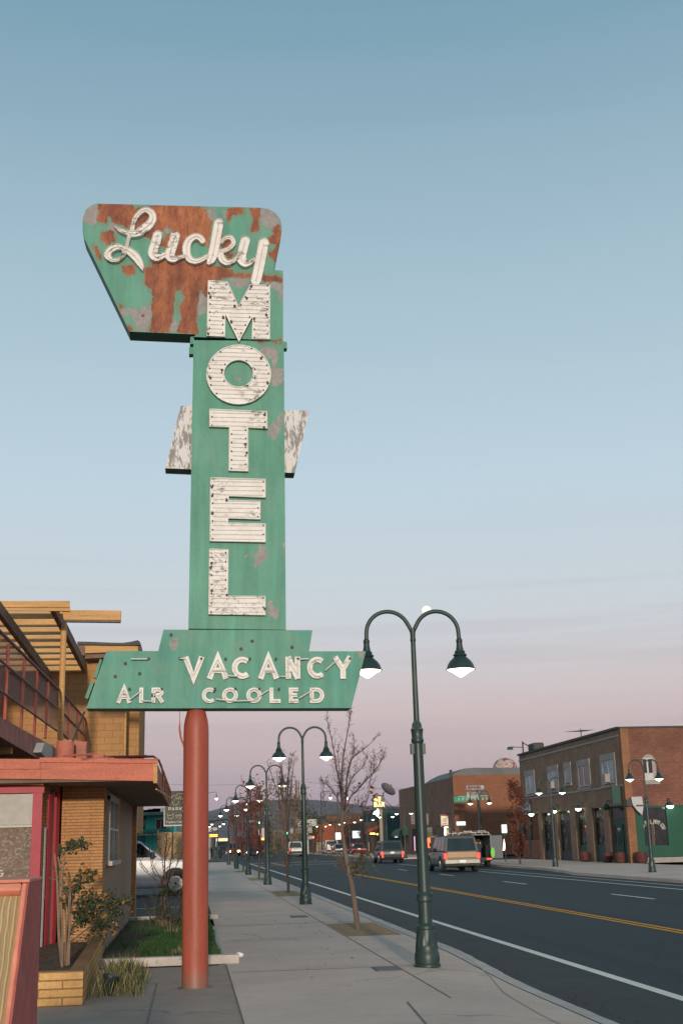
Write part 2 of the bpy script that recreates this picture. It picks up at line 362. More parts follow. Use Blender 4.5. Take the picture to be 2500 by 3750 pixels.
# utility covers
for (x0, x1, y0, y1), lab in (((2.34, 2.69, 16.3, 16.9), 'rectangular concrete utility cover set in the sidewalk beside the nearest street lamp'), ((2.22, 2.6, 28.3, 29.1), 'dark metal utility cover in the sidewalk beyond the first tree pit')):
    r = empty('utility_cover', ((x0+x1)/2, (y0+y1)/2, 0), lab, 'utility cover')
    b = MB(); b.box(x0, x1, y0, y1, -.02, .006); b.build('frame', M['joint'], r)
    b = MB(); b.box(x0+.02, x1-.02, y0+.025, y1-.025, .0, .010); b.build('lid', mat('cover_lid', (.17,.16,.15) if x0 > 2.3 else (.10,.12,.13), .7, .2, 8, .4, .005), r)
# ---------------------------------------------------------------- motel sign
YS = 15.16; DS = Vector((0, .30, 0))
def S1(x, y): return (250+x*.60587, 700+y*.60606)
def S2(x, y): return (550+x*.46763, 1200+y*.46769)
def S3(x, y): return (280+x*.71429, 2280+y*.71429)
def SP(p, dy=0): return PY(p[0], p[1], YS+dy)
def sdf_poly(p, poly):
    x, y = p; d = 1e18; ins = False; n_ = len(poly)
    for i in range(n_):
        x0, y0 = poly[i]; x1, y1 = poly[(i+1) % n_]
        ex, ey = x1-x0, y1-y0; t = max(0, min(1, ((x-x0)*ex+(y-y0)*ey)/(ex*ex+ey*ey+1e-9)))
        dd = (x-x0-t*ex)**2+(y-y0-t*ey)**2; d = min(d, dd)
        if (y0 > y) != (y1 > y) and x < (x1-x0)*(y-y0)/(y1-y0)+x0: ins = not ins
    d = math.sqrt(d); return d if ins else -d
RUST = [[(180,78),(250,74),(385,80),(400,108),(520,90),(660,84),(790,92),(832,112),(842,165),(872,182),(850,330),(720,300),(690,250),(640,262),(600,210),(560,250),(510,290),(470,280),(400,235),(330,215),(280,190),(245,150),(235,200),(200,190),(172,178),(185,140)],
 [(600,262),(640,250),(860,240),(850,335),(800,285),(730,290),(700,390),(660,395),(560,330),(570,300)],
 [(205,248),(275,242),(280,300),(235,322),(195,292)],
 [(460,465),(560,440),(700,445),(840,485),(1000,495),(1120,500),(1290,515),(1292,552),(1240,548),(1190,545),(1100,520),(980,518),(850,545),(845,640),(818,625),(800,600),(782,700),(775,760),(778,865),(690,858),(660,850),(680,760),(668,690),(712,640),(690,600),(650,600),(640,700),(628,765),(610,855),(488,850),(512,760),(505,700),(520,640),(500,590),(465,560)],
 [(320,450),(400,450),(402,500),(350,505),(330,480)],
 [(960,115),(985,98),(1060,100),(1062,135),(995,145),(965,190)],
 [(1235,215),(1278,200),(1292,300),(1255,420),(1212,385),(1250,330),(1200,300),(1240,260)],
 [(1098,100),(1160,105),(1150,250),(1112,250),(1100,235),(1120,180)],
 [(500,430),(640,415),(850,440),(1000,480),(1000,500),(850,495),(520,470)],
 [(305,685),(325,690),(322,722)], [(148,325),(180,330),(205,420),(180,410)], [(360,815),(385,815),(388,838),(362,840)],
 [(920,270),(1000,300),(985,340),(930,345)], [(950,380),(1000,370),(990,410),(955,420)], [(440,750),(458,750),(455,780)]]
GREY = [[(84,150),(130,82),(185,78),(192,165),(165,200),(84,190)], [(1150,104),(1205,100),(1265,150),(1288,205),(1235,232),(1178,212),(1140,160)],
 [(840,110),(885,108),(905,190),(850,172)], [(638,532),(700,535),(715,597),(660,602),(640,570)], [(300,720),(400,700),(425,740),(440,705),(505,690),(510,760),(488,840),(420,845),(380,750),(330,762)],
 [(790,600),(850,660),(838,742),(790,752),(778,700)], [(668,700),(722,680),(752,782),(775,860),(690,858),(668,800)], [(978,525),(1092,528),(1092,575),(1020,590),(985,562)],
 [(1192,545),(1295,540),(1297,650),(1268,655),(1262,600),(1200,580)], [(250,188),(300,205),(335,232),(300,262),(240,250)], [(930,118),(962,108),(957,182)], [(610,770),(660,760),(670,850),(610,850)],
 [(1100,215),(1140,200),(1150,262),(1105,250)], [(560,210),(620,215),(600,260)]]
RUST = [[S1(*p) for p in q] for q in RUST] + [[S2(*p) for p in q] for q in ([(838,100),(885,95),(888,120),(842,121)], [(955,110),(1020,97),(1020,124),(960,125)])]
GREY = [[S1(*p) for p in q] for q in GREY] + [[S2(*p) for p in q] for q in ([(860,150),(905,142),(1000,172),(1005,232),(988,310),(1045,322),(1045,380),(1030,438),(962,470),(938,400),(950,250),(875,205)],
 [(1008,668),(1060,678),(1040,720),(1020,800),(962,892),(925,820),(935,760),(985,735)], [(860,1698),(905,1722),(900,1822),(850,1862),(818,1870),(832,1770)], [(735,1790),(790,1752),(835,1765),(830,1790),(770,1770),(742,1820)],
 [(930,2128),(960,2170),(1002,2205),(990,2285),(925,2250)], [(1032,1680),(1056,1682),(1052,1720),(1034,1722)], [(668,392),(700,392),(696,410),(670,410)], [(440,1030),(465,1032),(458,1055)])] + \
 [[S3(*p) for p in q] for q in ([(500,85),(522,88),(514,146),(484,144)], [(473,92),(486,88),(484,118),(474,120)], [(1443,150),(1478,150),(1470,178),(1446,178)], [(1190,148),(1208,148),(1206,153),(1190,153)])]
BB = [[(min(p[0] for p in q)-26, min(p[1] for p in q)-26, max(p[0] for p in q)+26, max(p[1] for p in q)+26, q) for q in L] for L in (RUST, GREY)]
def field(p, bbs):
    d = -24
    for x0, y0, x1, y1, q in bbs:
        if x0 < p[0] < x1 and y0 < p[1] < y1: d = max(d, sdf_poly(p, q))
    return max(0, min(1, .5+d/48))
# painted sheet material: paint, bare grey primer and rust where the sheet shows them
def sign_paint(name, green, green2):
    m, t, n, l, b = nt(name)
    co = coord(n); at = n.new('ShaderNodeAttribute'); at.attribute_name = 'wear'; s = n.new('ShaderNodeSeparateColor'); l.new(at.outputs['Color'], s.inputs[0])
    n1 = math_(n, l, 'SUBTRACT', noi(n, l, co, 7, 9, .68), .5); n2 = math_(n, l, 'SUBTRACT', noi(n, l, co, 22, 6, .7), .5)
    n3 = math_(n, l, 'SUBTRACT', noi(n, l, co, 14, 8, .75, (1.6, 1, .45)), .5)
    nn = math_(n, l, 'ADD', math_(n, l, 'ADD', math_(n, l, 'MULTIPLY', n1, 1.0), math_(n, l, 'MULTIPLY', n2, .8)), math_(n, l, 'MULTIPLY', n3, .9))
    nn = math_(n, l, 'MULTIPLY', nn, .62)
    rf = ramp(n, l, math_(n, l, 'ADD', s.outputs[0], nn), [(.475, 0), (.52, 1)])
    gf = ramp(n, l, math_(n, l, 'ADD', s.outputs[1], nn), [(.49, 0), (.51, 1)])
    stn = ramp(n, l, math_(n, l, 'ADD', s.outputs[0], math_(n, l, 'MULTIPLY', n3, 1.3)), [(.22, 0), (.5, .62)])
    base = ramp(n, l, noi(n, l, co, 1.3, 6, .6), [(.32, green), (.68, green2)])
    streak = ramp(n, l, noi(n, l, co, 1.0, 6, .6, (7, 7, .9)), [(.35, .80), (.7, 1.12)])
    base = mixc(n, l, 1, base, streak, 'MULTIPLY')
    base = mixc(n, l, ramp(n, l, noi(n, l, co, 2.6, 8, .72), [(.5, 0), (.72, .5)]), base, (.19,.30,.24))
    base = mixc(n, l, stn, base, (.24,.19,.10))
    grey = ramp(n, l, noi(n, l, co, 15, 5, .6), [(.3, (.25,.23,.215)), (.7, (.36,.33,.315))])
    rust = ramp(n, l, noi(n, l, co, 3.2, 9, .72, (2.2, 1, .55)), [(.28, (.12,.042,.028)), (.45, (.25,.075,.038)), (.58, (.38,.125,.052)), (.70, (.48,.20,.09)), (.82, (.36,.25,.17))])
    rust = mixc(n, l, 1, rust, ramp(n, l, noi(n, l, co, 13, 8, .75, (1, 1, .6)), [(.3, .62), (.5, 1.0), (.7, 1.3)]), 'MULTIPLY')
    c = mixc(n, l, gf, base, grey); c = mixc(n, l, rf, c, rust)
    fl = ramp(n, l, noi(n, l, co, 80, 3, .7), [(.3, .88), (.7, 1.08)]); c = mixc(n, l, 1, c, fl, 'MULTIPLY')
    l.new(c, b.inputs['Base Color']); b.inputs['Roughness'].default_value = .6; b.inputs['Specular IOR Level'].default_value = .3
    hgt = math_(n, l, 'ADD', math_(n, l, 'MULTIPLY', gf, -.5), math_(n, l, 'MULTIPLY', rf, -.5)); bump(n, l, b, hgt, .4, .004)
    return m
M['sign_green'] = sign_paint('sign_green', (.105, .315, .225), (.135, .36, .26))
M['sign_side'] = mat('sign_side', (.035, .13, .10), .6, .2, 3)
M['letter_white'] = None
m, t, n, l, b = nt('letter_white'); co = coord(n)
k1 = ramp(n, l, noi(n, l, co, 9, 9, .78, (1, 1, 1.8)), [(.528, 0), (.555, 1)]); k2 = ramp(n, l, noi(n, l, co, 2.4, 3, .5), [(.47, 0), (.58, 1)])
k = math_(n, l, 'MULTIPLY', k1, k2)
c = ramp(n, l, noi(n, l, co, 5, 6, .6), [(.3, (.72,.67,.62)), (.7, (.84,.80,.76))])
c = mixc(n, l, k, c, (.27,.24,.215)); st2 = ramp(n, l, noi(n, l, co, 6, 8, .75), [(.66, 0), (.72, .7)]); c = mixc(n, l, st2, c, (.42,.23,.10))
l.new(c, b.inputs['Base Color']); b.inputs['Roughness'].default_value = .6; M['letter_white'] = m
m, t, n, l, b = nt('fin_white'); co = coord(n)
k = ramp(n, l, noi(n, l, co, 5, 9, .78, (2.2, 1, .7)), [(.50, 0), (.53, 1)])
c = mixc(n, l, k, (.70,.66,.64), (.26,.245,.23)); l.new(c, b.inputs['Base Color']); b.inputs['Roughness'].default_value = .7; M['fin_white'] = m
M['tube_glass'] = mat('tube_glass', (.72,.68,.64), .3, .15, 20, 0)
M['dark_dot'] = mat('electrode_black', (.05,.04,.035), .6, .2, 10, 0)
sign = empty('motel_sign', (.06, 15.31, 0), 'tall green motel sign with rusty top panel on a red round column', 'sign')
def panel(name, pts, m, d=DS, grid=7, dy=0, back=True):
    P3 = [SP(p, dy) for p in pts]
    bm = bmesh.new(); vs = [bm.verts.new(p) for p in P3]; bm.faces.new(vs)
    x0 = min(p.x for p in P3); x1 = max(p.x for p in P3); z0 = min(p.z for p in P3); z1 = max(p.z for p in P3); st = grid/4500*15.16
    for ax, a0, a1 in ((Vector((1,0,0)), x0, x1), (Vector((0,0,1)), z0, z1)):
        v = a0+st
        while v < a1:
            bmesh.ops.bisect_plane(bm, geom=bm.verts[:]+bm.edges[:]+bm.faces[:], plane_co=ax*v, plane_no=ax); v += st
    me = bpy.data.meshes.new(name); bm.to_mesh(me); bm.free()
    ca = me.color_attributes.new('wear', 'FLOAT_COLOR', 'POINT')
    for i, v in enumerate(me.vertices):
        d_ = v.co-CAM; px = CX+F*d_.dot(rg)/d_.dot(fw); py = CY-F*d_.dot(upv)/d_.dot(fw)
        ca.data[i].color = (field((px, py), BB[0]), field((px, py), BB[1]), 0, 1)
    me.materials.append(m); o = bpy.data.objects.new(name, me); C.objects.link(o); o.parent = sign; o.location = -wl(sign)
    return o, P3
def casing(P3, d=DS, t=.002):
    mb = MB(); a = [Vector(p)+Vector((0, t, 0)) for p in P3]; mb.prism(a, d); return mb
def rnd(cx, cy, rx, ry, a0, a1, n_=7): return [(cx+rx*math.cos(R(a0+(a1-a0)*i/n_)), cy-ry*math.sin(R(a0+(a1-a0)*i/n_))) for i in range(n_+1)]
top = [(100,290),(88,245),(88,180)]+[(92,150),(108,112),(138,86),(175,75)]+[(1165,100),(1210,108),(1250,130),(1278,165),(1291,210),(1289,250),(1243,476),(1297,480),(1299,560),(1298,905),(757,880),(776,866),(370,848)]
o, P3 = panel('lucky_panel', [S1(*p) for p in top], M['sign_green']); o.name = 'top_panel'; casing(P3).build('top_panel_casing', M['sign_side'], sign)
mast = [S2(340,98), S2(1046,104), (1047,2306), (690,2302)]
o, P3 = panel('mast_panel', mast, M['sign_green'], dy=-.006); casing(P3).build('mast_casing', M['sign_side'], sign)
low = [S3(*p) for p in ((447,36),(1210,39),(1192,147),(1483,147),(1408,438),(52,440),(155,145),(420,146))]
m2 = sign_paint('sign_green_low', (.085, .30, .245), (.135, .35, .25))
nn_ = m2.node_tree.nodes; ll = m2.node_tree.links
o, P3 = panel('lower_panel', low, m2, dy=-.012); casing(P3, Vector((0, .36, 0))).build('lower_panel_casing', M['sign_side'], sign)
for pts in ([S2(*p) for p in ((240,612),(340,612),(332,1109),(118,1100))], [S2(*p) for p in ((1040,645),(1245,650),(1133,1137),(1040,1134))]):
    f = [SP(p, .03) for p in pts]; fo = MB(); fo.prism(f, (0, .006, 0)); fo.build('fin_face', M['fin_white'], sign)
    fb = MB(); fb.prism([p+Vector((0, .006, 0)) for p in f], (0, .24, 0)); fb.build('fin_casing', M['sign_side'], sign)
for q in (((315,70),(345,70),(345,127),(312,127)), ((305,152),(345,152),(345,206),(305,206)), ((1040,110),(1070,110),(1072,162),(1040,160))):
    b = MB(); b.prism([SP(S2(*p), .03) for p in q], (0, .12, 0)); b.build('bracket', M['sign_green'], sign)
for q in (((122,185),(132,192),(104,285),(88,280)), ((76,298),(92,306),(60,392),(44,385))):
    b = MB(); b.prism([SP(S3(*p), .08) for p in q], (0, .12, 0)); b.build('side_plate', M['sign_green'], sign)
# the block letters
def outline_letter(outer, inner=None, sc_=S2, dy=-.05):
    oo = [SP(sc_(*p), dy) for p in outer]; mb = MB()
    if inner:
        ii = [SP(sc_(*p), dy) for p in inner]; k = len(oo); D_ = Vector((0, .045, 0))
        vs = oo+ii+[p+D_ for p in oo]+[p+D_ for p in ii]; fs = []
        for i in range(k):
            j = (i+1) % k; fs += [(i, j, k+j, k+i), (i, 2*k+i, 2*k+j, j), (k+i, k+j, 3*k+j, 3*k+i)]
        mb.add(vs, fs)
    else: mb.prism(oo, (0, .045, 0))
    o = mb.build('letter', M['letter_white'], sign)
    rim = MB(); rim.tube([p-Vector((0, .004, 0)) for p in oo]+[oo[0]-Vector((0, .004, 0))], .010, 5, False)
    if inner: rim.tube([p-Vector((0, .004, 0)) for p in ii]+[ii[0]-Vector((0, .004, 0))], .010, 5, False)
    rim.build('rim', M['letter_white'], o)
    # horizontal glass tubes inside the outline
    tb = MB(); dots = []; ys_ = [p.z for p in oo]; z = max(ys_)-.045; kk = 0
    loops = [oo]+([ii] if inner else [])
    while z > min(ys_)+.03:
        xsx = []
        for lp in loops:
            for i in range(len(lp)):
                a_, b_ = lp[i], lp[(i+1) % len(lp)]
                if (a_.z > z) != (b_.z > z): xsx.append(a_.x+(b_.x-a_.x)*(z-a_.z)/(b_.z-a_.z))
        xsx.sort()
        for i in range(0, len(xsx)-1, 2):
            a_, b_ = xsx[i]+.028, xsx[i+1]-.028
            if b_-a_ > .05:
                tb.tube([(a_, oo[0].y-.003, z), (b_, oo[0].y-.003, z-.004)], .0058, 5)
                e = a_ if kk % 2 else b_
                dots.append((e, z, .010))
                if random.random() < .22: dots.append((random.choice((a_, b_))+random.uniform(-.02, .02), z-.02, .017))
        z -= .058; kk += 1
    tb.build('neon_tube', M['tube_glass'], o); 
    for x_, z_, r_ in dots: e_ = MB(); e_.disc((x_, oo[0].y-.012, z_), (0, 1, 0), r_, .014, 8); e_.build('electrode', M['dark_dot'], o)
outline_letter([(848,543),(960,548),(1028,690),(1103,566),(1217,570),(1216,895),(1111,892),(1113,755),(1032,910),(950,740),(946,880),(840,875)], sc_=S1, dy=-.055)
nO = 36
outline_letter([(693+250*math.cos(2*PI*i/nO), 368+230*math.sin(2*PI*i/nO)) for i in range(nO)], [(692+116*math.cos(2*PI*i/nO), 360+108*math.sin(2*PI*i/nO)) for i in range(nO)])
outline_letter([(468,640),(917,660),(917,788),(764,782),(765,1125),(619,1120),(622,780),(467,772)])
outline_letter([(475,1177),(903,1190),(902,1328),(617,1315),(615,1355),(863,1362),(861,1498),(613,1490),(612,1530),(903,1538),(903,1677),(470,1670)])
outline_letter([(467,1735),(610,1737),(607,2102),(902,2105),(903,2248),(460,2243)])
# script lettering: relief mesh from brush strokes (x, y, width)
def SA(x, y): return (280+x*.26786, 760+y*.26786)
def SB(x, y): return (640+x*.26786, 840+y*.26786)
STR = [
 (SA, [(528,290,6),(600,335,48),(680,368,60),(770,378,60)], 0), (SA, [(765,330,58),(790,215,62),(850,115,66),(940,58,70),(1020,90,84),(1048,165,98),(1015,240,112),(930,315,118),(840,375,95),(750,405,50)], 0),
 (SA, [(735,385,58),(705,500,44),(685,570,52),(650,620,58)], 0), (SA, [(680,600,50),(600,565,70),(520,575,88),(450,625,96),(430,680,90),(480,735,62),(560,742,50),(630,700,46),(690,630,44)], 0),
 (SA, [(680,590,50),(740,630,100),(820,705,106),(870,780,88),(900,845,48),(910,888,8)], 0),
 (SA, [(1115,410,130),(1080,520,128),(1048,640,130),(1090,700,112),(1160,690,90),(1225,660,60)], 1), (SA, [(1350,420,130),(1310,560,130),(1275,680,128),(1330,730,84),(1400,712,52),(1480,690,48)], 1),
 (SB, [(380,180,78),(340,135,80),(270,125,84),(190,185,102),(160,290,106),(182,400,96),(250,455,78),(340,450,66),(440,395,60)], 2),
 (SB, [(601,-55,128),(570,110,128),(540,280,128),(505,420,120),(470,480,60)], 3), (SB, [(640,200,44),(690,145,52),(770,140,58),(802,210,60),(762,268,58),(690,310,56),(610,330,50)], 3),
 (SB, [(630,340,66),(640,420,92),(710,480,76),(790,460,56),(860,405,52)], 3),
 (SB, [(960,185,128),(930,300,128),(908,420,128),(955,490,96),(1015,482,70),(1080,440,56)], 4), (SB, [(1214,215,138),(1180,380,138),(1145,560,136),(1108,720,134)], 4)]
segs = []
for fn, st, L_ in STR:
    q = [fn(a, b_)+(w_*.26786/2*1.06+.6,) for a, b_, w_ in st]
    # smooth with Catmull-Rom
    out = []
    for i in range(len(q)-1):
        p0, p1, p2, p3 = q[max(i-1, 0)], q[i], q[i+1], q[min(i+2, len(q)-1)]
        for s_ in range(5):
            t_ = s_/5; out.append(tuple(.5*((2*p1[k])+(-p0[k]+p2[k])*t_+(2*p0[k]-5*p1[k]+4*p2[k]-p3[k])*t_*t_+(-p0[k]+3*p1[k]-3*p2[k]+p3[k])*t_**3) for k in range(3)))
    out.append(q[-1]); segs.append((out, L_))
def script_letters():
    names = ['L', 'u', 'c', 'k', 'y']
    for L_ in range(5):
        ss = []
        for out, k in segs:
            if k == L_:
                for i in range(len(out)-1): ss.append((out[i], out[i+1]))
        x0 = min(min(a[0]-a[2], b[0]-b[2]) for a, b in ss)-2; x1 = max(max(a[0]+a[2], b[0]+b[2]) for a, b in ss)+2
        y0 = min(min(a[1]-a[2], b[1]-b[2]) for a, b in ss)-2; y1 = max(max(a[1]+a[2], b[1]+b[2]) for a, b in ss)+2
        h = 1.5; nx_ = int((x1-x0)/h)+2; ny_ = int((y1-y0)/h)+2; D = [[-9]*nx_ for _ in range(ny_)]; T = [[0]*nx_ for _ in range(ny_)]
        for a, b in ss:
            rmax = max(a[2], b[2])+3; ex, ey = b[0]-a[0], b[1]-a[1]; L2 = ex*ex+ey*ey+1e-9
            for j in range(max(0, int((min(a[1], b[1])-rmax-y0)/h)), min(ny_, int((max(a[1], b[1])+rmax-y0)/h)+2)):
                for i in range(max(0, int((min(a[0], b[0])-rmax-x0)/h)), min(nx_, int((max(a[0], b[0])+rmax-x0)/h)+2)):
                    X, Y = x0+i*h, y0+j*h; t_ = max(0, min(1, ((X-a[0])*ex+(Y-a[1])*ey)/L2)); r_ = a[2]+(b[2]-a[2])*t_
                    dd = math.hypot(X-a[0]-t_*ex, Y-a[1]-t_*ey); v = r_-dd
                    if v > D[j][i]: D[j][i] = v; T[j][i] = dd
        def hgt(d, t_):
            if d <= 0: return 0
            if d < 1.2: return .062
            if d < 3: return .066
            return .050+(.016 if t_ < 1.6 and d > 5 else 0)
        idx = {}; mb = MB()
        def vid(i, j):
            if (i, j) not in idx:
                d = D[j][i]; X, Y = x0+i*h, y0+j*h
                if d <= 0:   # pull the outer ring onto the outline
                    gx = (D[j][min(i+1, nx_-1)]-D[j][max(i-1, 0)]); gy = (D[min(j+1, ny_-1)][i]-D[max(j-1, 0)][i]); gl = math.hypot(gx, gy)
                    if gl > 1e-6: s_ = min(-d, 2.2); X += gx/gl*s_; Y += gy/gl*s_
                p = PY(X, Y, YS-.001); hh_ = hgt(d, T[j][i])
                idx[(i, j)] = len(mb.v); mb.v.append((p.x, p.y-.001-hh_, p.z))
            return idx[(i, j)]
        for j in range(ny_-1):
            for i in range(nx_-1):
                if max(D[j][i], D[j][i+1], D[j+1][i], D[j+1][i+1]) > 0: mb.f.append((vid(i, j), vid(i+1, j), vid(i+1, j+1), vid(i, j+1)))
        o = mb.build('letter', M['letter_white'], sign)
script_letters()
# stroke lettering on the lower panel
def lower_word(items, y0, y1, sw_):
    for ch, x0, x1 in items:
        a = SP(S3(x0, y1), -.05); b = SP(S3(x1, y1), -.05); c = SP(S3(x0, y0), -.05); mb = MB()
        kk = .0009*.0
        letter(mb, ch, (a.x, a.y, (a.z+b.z)/2), (1, 0, 0), (0, 0, 1), b.x-a.x, c.z-a.z, sw_, (0, .036, 0), .0015)
        o = mb.build('letter', M['letter_white'], sign)
        t_ = MB()
        for st in FONT[ch]:
            t_.tube([(a.x+sw_/2+x*(b.x-a.x-sw_), a.y-.012, a.z+sw_/2+y*(c.z-a.z-sw_)) for x, y in st], .008, 5)
        t_.build('neon_tube', M['tube_glass'], o)
        if random.random() < .7:
            e = MB(); e.disc((a.x+(b.x-a.x)*.85, a.y-.014, c.z-(c.z-a.z)*.1), (0, 1, 0), .016, .02, 8); e.build('electrode', M['dark_dot'], o)
lower_word([('V',545,657),('A',668,782),('C',797,905),('A',930,1040),('N',1072,1148),('C',1183,1288),('Y',1313,1420)], 175, 288, .068)
lower_word([('A',205,283),('I',322,343),('R',385,447),('C',643,722),('O',747,828),('O',871,950),('L',990,1047),('E',1089,1148),('D',1197,1270)], 333, 412, .048)
wr = MB()
for a, b in (((270,398),(330,352)), ((330,400),(395,404)), ((715,392),(800,402)), ((790,402),(900,400)), ((905,400),(985,345)), ((1140,388),(1205,350)), ((1275,245),(1345,185)), ((700,245),(770,245)), ((965,250),(1020,250)), ((530,184),(560,184)), ((280,186),(365,186)), ((775,272),(830,275)), ((1040,275),(1075,277)), ((1145,187),(1190,185))):
    wr.tube([SP(S3(*a), -.075), SP(S3(*b), -.075)], .0075, 5)
wr.build('neon_jumper', M['tube_glass'], sign)
hl = MB()
for p in ((486,63),(901,95),(844,135),(1105,127),(200,277),(370,186),(252,210),(325,262),(532,184),(1128,345),(704,352)): hl.disc(SP(S3(*p), -.016), (0, 1, 0), .021, .012, 10)
hl.build('bolt', M['dark_dot'], sign)
m, t, n, l, b = nt('column_red'); co = coord(n)
c = ramp(n, l, noi(n, l, co, 1.6, 7, .65, (3, 3, .5)), [(.3, (.30,.060,.036)), (.55, (.40,.085,.046)), (.75, (.47,.115,.06))])
c = mixc(n, l, 1, c, ramp(n, l, noi(n, l, co, 40, 5, .7), [(.3, .86), (.7, 1.1)]), 'MULTIPLY')
c = mixc(n, l, ramp(n, l, noi(n, l, co, 11, 8, .8), [(.655, 0), (.67, .8)]), c, (.45,.30,.25))
c = mixc(n, l, ramp(n, l, noi(n, l, co, 6, 9, .75, (3, 3, .25)), [(.60, 0), (.72, .6)]), c, (.17,.05,.03))
sp2 = n.new('ShaderNodeSeparateXYZ'); l.new(co, sp2.inputs[0]); low_ = ramp(n, l, math_(n, l, 'ADD', sp2.outputs[2], math_(n, l, 'MULTIPLY', noi(n, l, co, 9, 6, .7), .25)), [(.12, .85), (.36, 0)])
c = mixc(n, l, low_, c, (.20,.12,.085)); l.new(c, b.inputs['Base Color']); b.inputs['Roughness'].default_value = .5; b.inputs['Specular IOR Level'].default_value = .5; bump(n, l, b, noi(n, l, co, 14, 6, .7), .25, .006); M['column_red'] = m
b = MB(); zt = PY(714, 2600, 15.31).z
prof = [(.156, 0), (.156, .02), (.153, .03)]+[(.153, .03+(zt-.33)*i/12) for i in range(1, 13)]+[(.150, zt-.2), (.139, zt-.12), (.118, zt-.04), (.10, zt+.02)]
b.lathe(prof, (.06, 15.31, 0), 32); b.build('column', M['column_red'], sign, smooth=True)
b = MB(); nn2 = 26; ring = [(.06+(.20+.03*noise.noise((k*.7, 1, 0)))*math.cos(2*PI*k/nn2), 15.31+(.20+.04*noise.noise((k*.6, 4, 0)))*math.sin(2*PI*k/nn2), .0) for k in range(nn2)]; b.prism(ring, (0, 0, .008)); b.build('footing', M['joint'], sign)
b = MB(); p = PY(655, 2600, 15.3)
pts = [PY(658, 2603, 15.3), PY(659, 2640, 15.3), PY(658, 2668, 15.3), PY(662, 2700, 15.3), PY(676, 2738, 15.3)]
b.tube(pts, [.004, .004, .012, .012, .012], 6); b.build('cable', M['column_red'], sign)
# far faces of the two raking stay rods
b = MB(); b.tube([PY(318, 2590, 15.4), PY(312, 2602, 15.4), PX(268, 2712, -1.55)], .014, 6); b.build('stay_rod', mat('rod', (.3,.22,.2), .6), sign)
# ---------------------------------------------------------------- street lamps
M['lamp_green'] = mat('lamp_green', (.022, .046, .043), .42, .2, 4, .2, .004, spec=.5, fine=40)
M['bulb'] = emit('lamp_bulb', (1, .84, .62), 9.0, (.9, .85, .8))
M['reflector'] = mat('lamp_reflector', (.55, .45, .3), .4, .1, 5, 0)
def make_lamp():
    r = empty('street_lamp', (0, 0, 0))
    b = MB(); b.lathe([(.175,0),(.175,.03),(.16,.04),(.165,.10),(.16,.16),(.15,.18),(.148,.24),(.145,.27),(.128,.42),(.115,.46),(.125,.47),(.125,.50),(.105,.52),(.095,.54)], n=24, flute=(.19, .43))
    b.build('base', M['lamp_green'], r, False, True)
    b = MB(); b.lathe([(.090,.52),(.086,.80),(.105,.81),(.11,.84),(.10,.87),(.11,.90),(.10,.92),(.082,.93),(.078,1.3),(.074,2.0),(.070,2.85),(.070,2.86)], n=24, flute=(.95, 2.84))
    b.box(-.10, .10, -.04, .04, 2.72, 2.86); b.lathe([(.07,2.86),(.085,2.88),(.085,2.92),(.075,2.94),(.080,3.02),(.088,3.05),(.07,3.07),(.066,3.12),(.045,3.16)], n=20)
    b.build('post', M['lamp_green'], r, False, True)
    b = MB(); b.tube([(0,0,3.14),(0,0,4.28)], [.040, .033], 14); b.lathe([(.036,4.26),(.042,4.28),(.036,4.31)], n=14); b.tube([(0,0,4.3),(0,0,4.44)], [.034,.040], 12); b.build('shaft', M['lamp_green'], r, False, True)
    for s in (-1, 1):
        b = MB(); pts = [(0, 0, 4.36), (s*.02, 0, 4.42)]
        for i in range(15):
            a = R(150-150*i/14); pts.append((s*(.345+.305*math.cos(a)), 0, 4.385+.30*math.sin(a)))
        pts += [(s*.655, 0, 4.27)]
        b.tube(pts, .029, 10); a_ = b.build('arm', M['lamp_green'], r, False, True)
        k = MB(); c = (s*.655, 0, 0)
        k.lathe([(.030,4.30),(.042,4.285),(.046,4.26),(.040,4.25),(.042,4.20),(.055,4.13),(.070,4.12),(.075,4.105),(.066,4.09),(.092,4.075),(.098,4.06),(.080,4.045),(.105,4.02),(.148,3.98),(.180,3.93),(.193,3.885),(.205,3.868),(.205,3.860),(.190,3.860),(.17,3.93),(.10,3.99),(.02,4.0)], c, 28)
        sh_ = k.build('shade', M['lamp_green'], r, False, True)
        k = MB(); k.lathe([(.165,3.905),(.192,3.866),(.150,3.845),(.105,3.82),(.055,3.785),(.025,3.765),(.004,3.76)], c, 24); k.build('bulb', M['bulb'], r, False, True)
    return r
LY = [16.75, 34.4, 51.3, 68.5, 86, 103.5, 121+24, 138.5+24, 156+24, 200, 220, 240]
lab = ['nearest and tallest dark green twin-arm street lamp, right of the motel sign', 'second nearest dark green twin-arm street lamp, just left of the leafless young tree',
 'third twin-arm street lamp from the camera along the near kerb', 'fourth twin-arm street lamp from the camera along the near kerb', 'fifth twin-arm street lamp from the camera along the near kerb', 'sixth twin-arm street lamp along the near kerb, just right of the red column']
proto = make_lamp()
for i, Y in enumerate(LY[:11]):
    o = proto if i == 0 else copy_tree(proto)
    o.location = (3.07, Y, 0); o.rotation_euler.z = random.uniform(-.02, .02)
    if i == 0: o.rotation_euler.y = -.004
    tag(o, lab[i] if i < 6 else 'tiny far twin-arm street lamp glowing beyond the intersection on the left side of the street', 'street lamp', 'street lamps along the near kerb' if i < 6 else 'far street lamps on the left side')
RL = [(19.4, 52.3), (19.45, 66.9), (19.45, 84), (None, 112), (19.5, 126), (19.5, 140), (19.5, 156), (19.5, 172), (19.5, 190), (19.5, 210)]
rlab = ['twin-arm street lamp in front of the red brick end wall of the bar building', 'twin-arm street lamp in front of the upstairs windows of the bar building', 'twin-arm street lamp in front of the orange brick wall across the side street', 'twin-arm street lamp in front of the brown brick facade with the green awning']
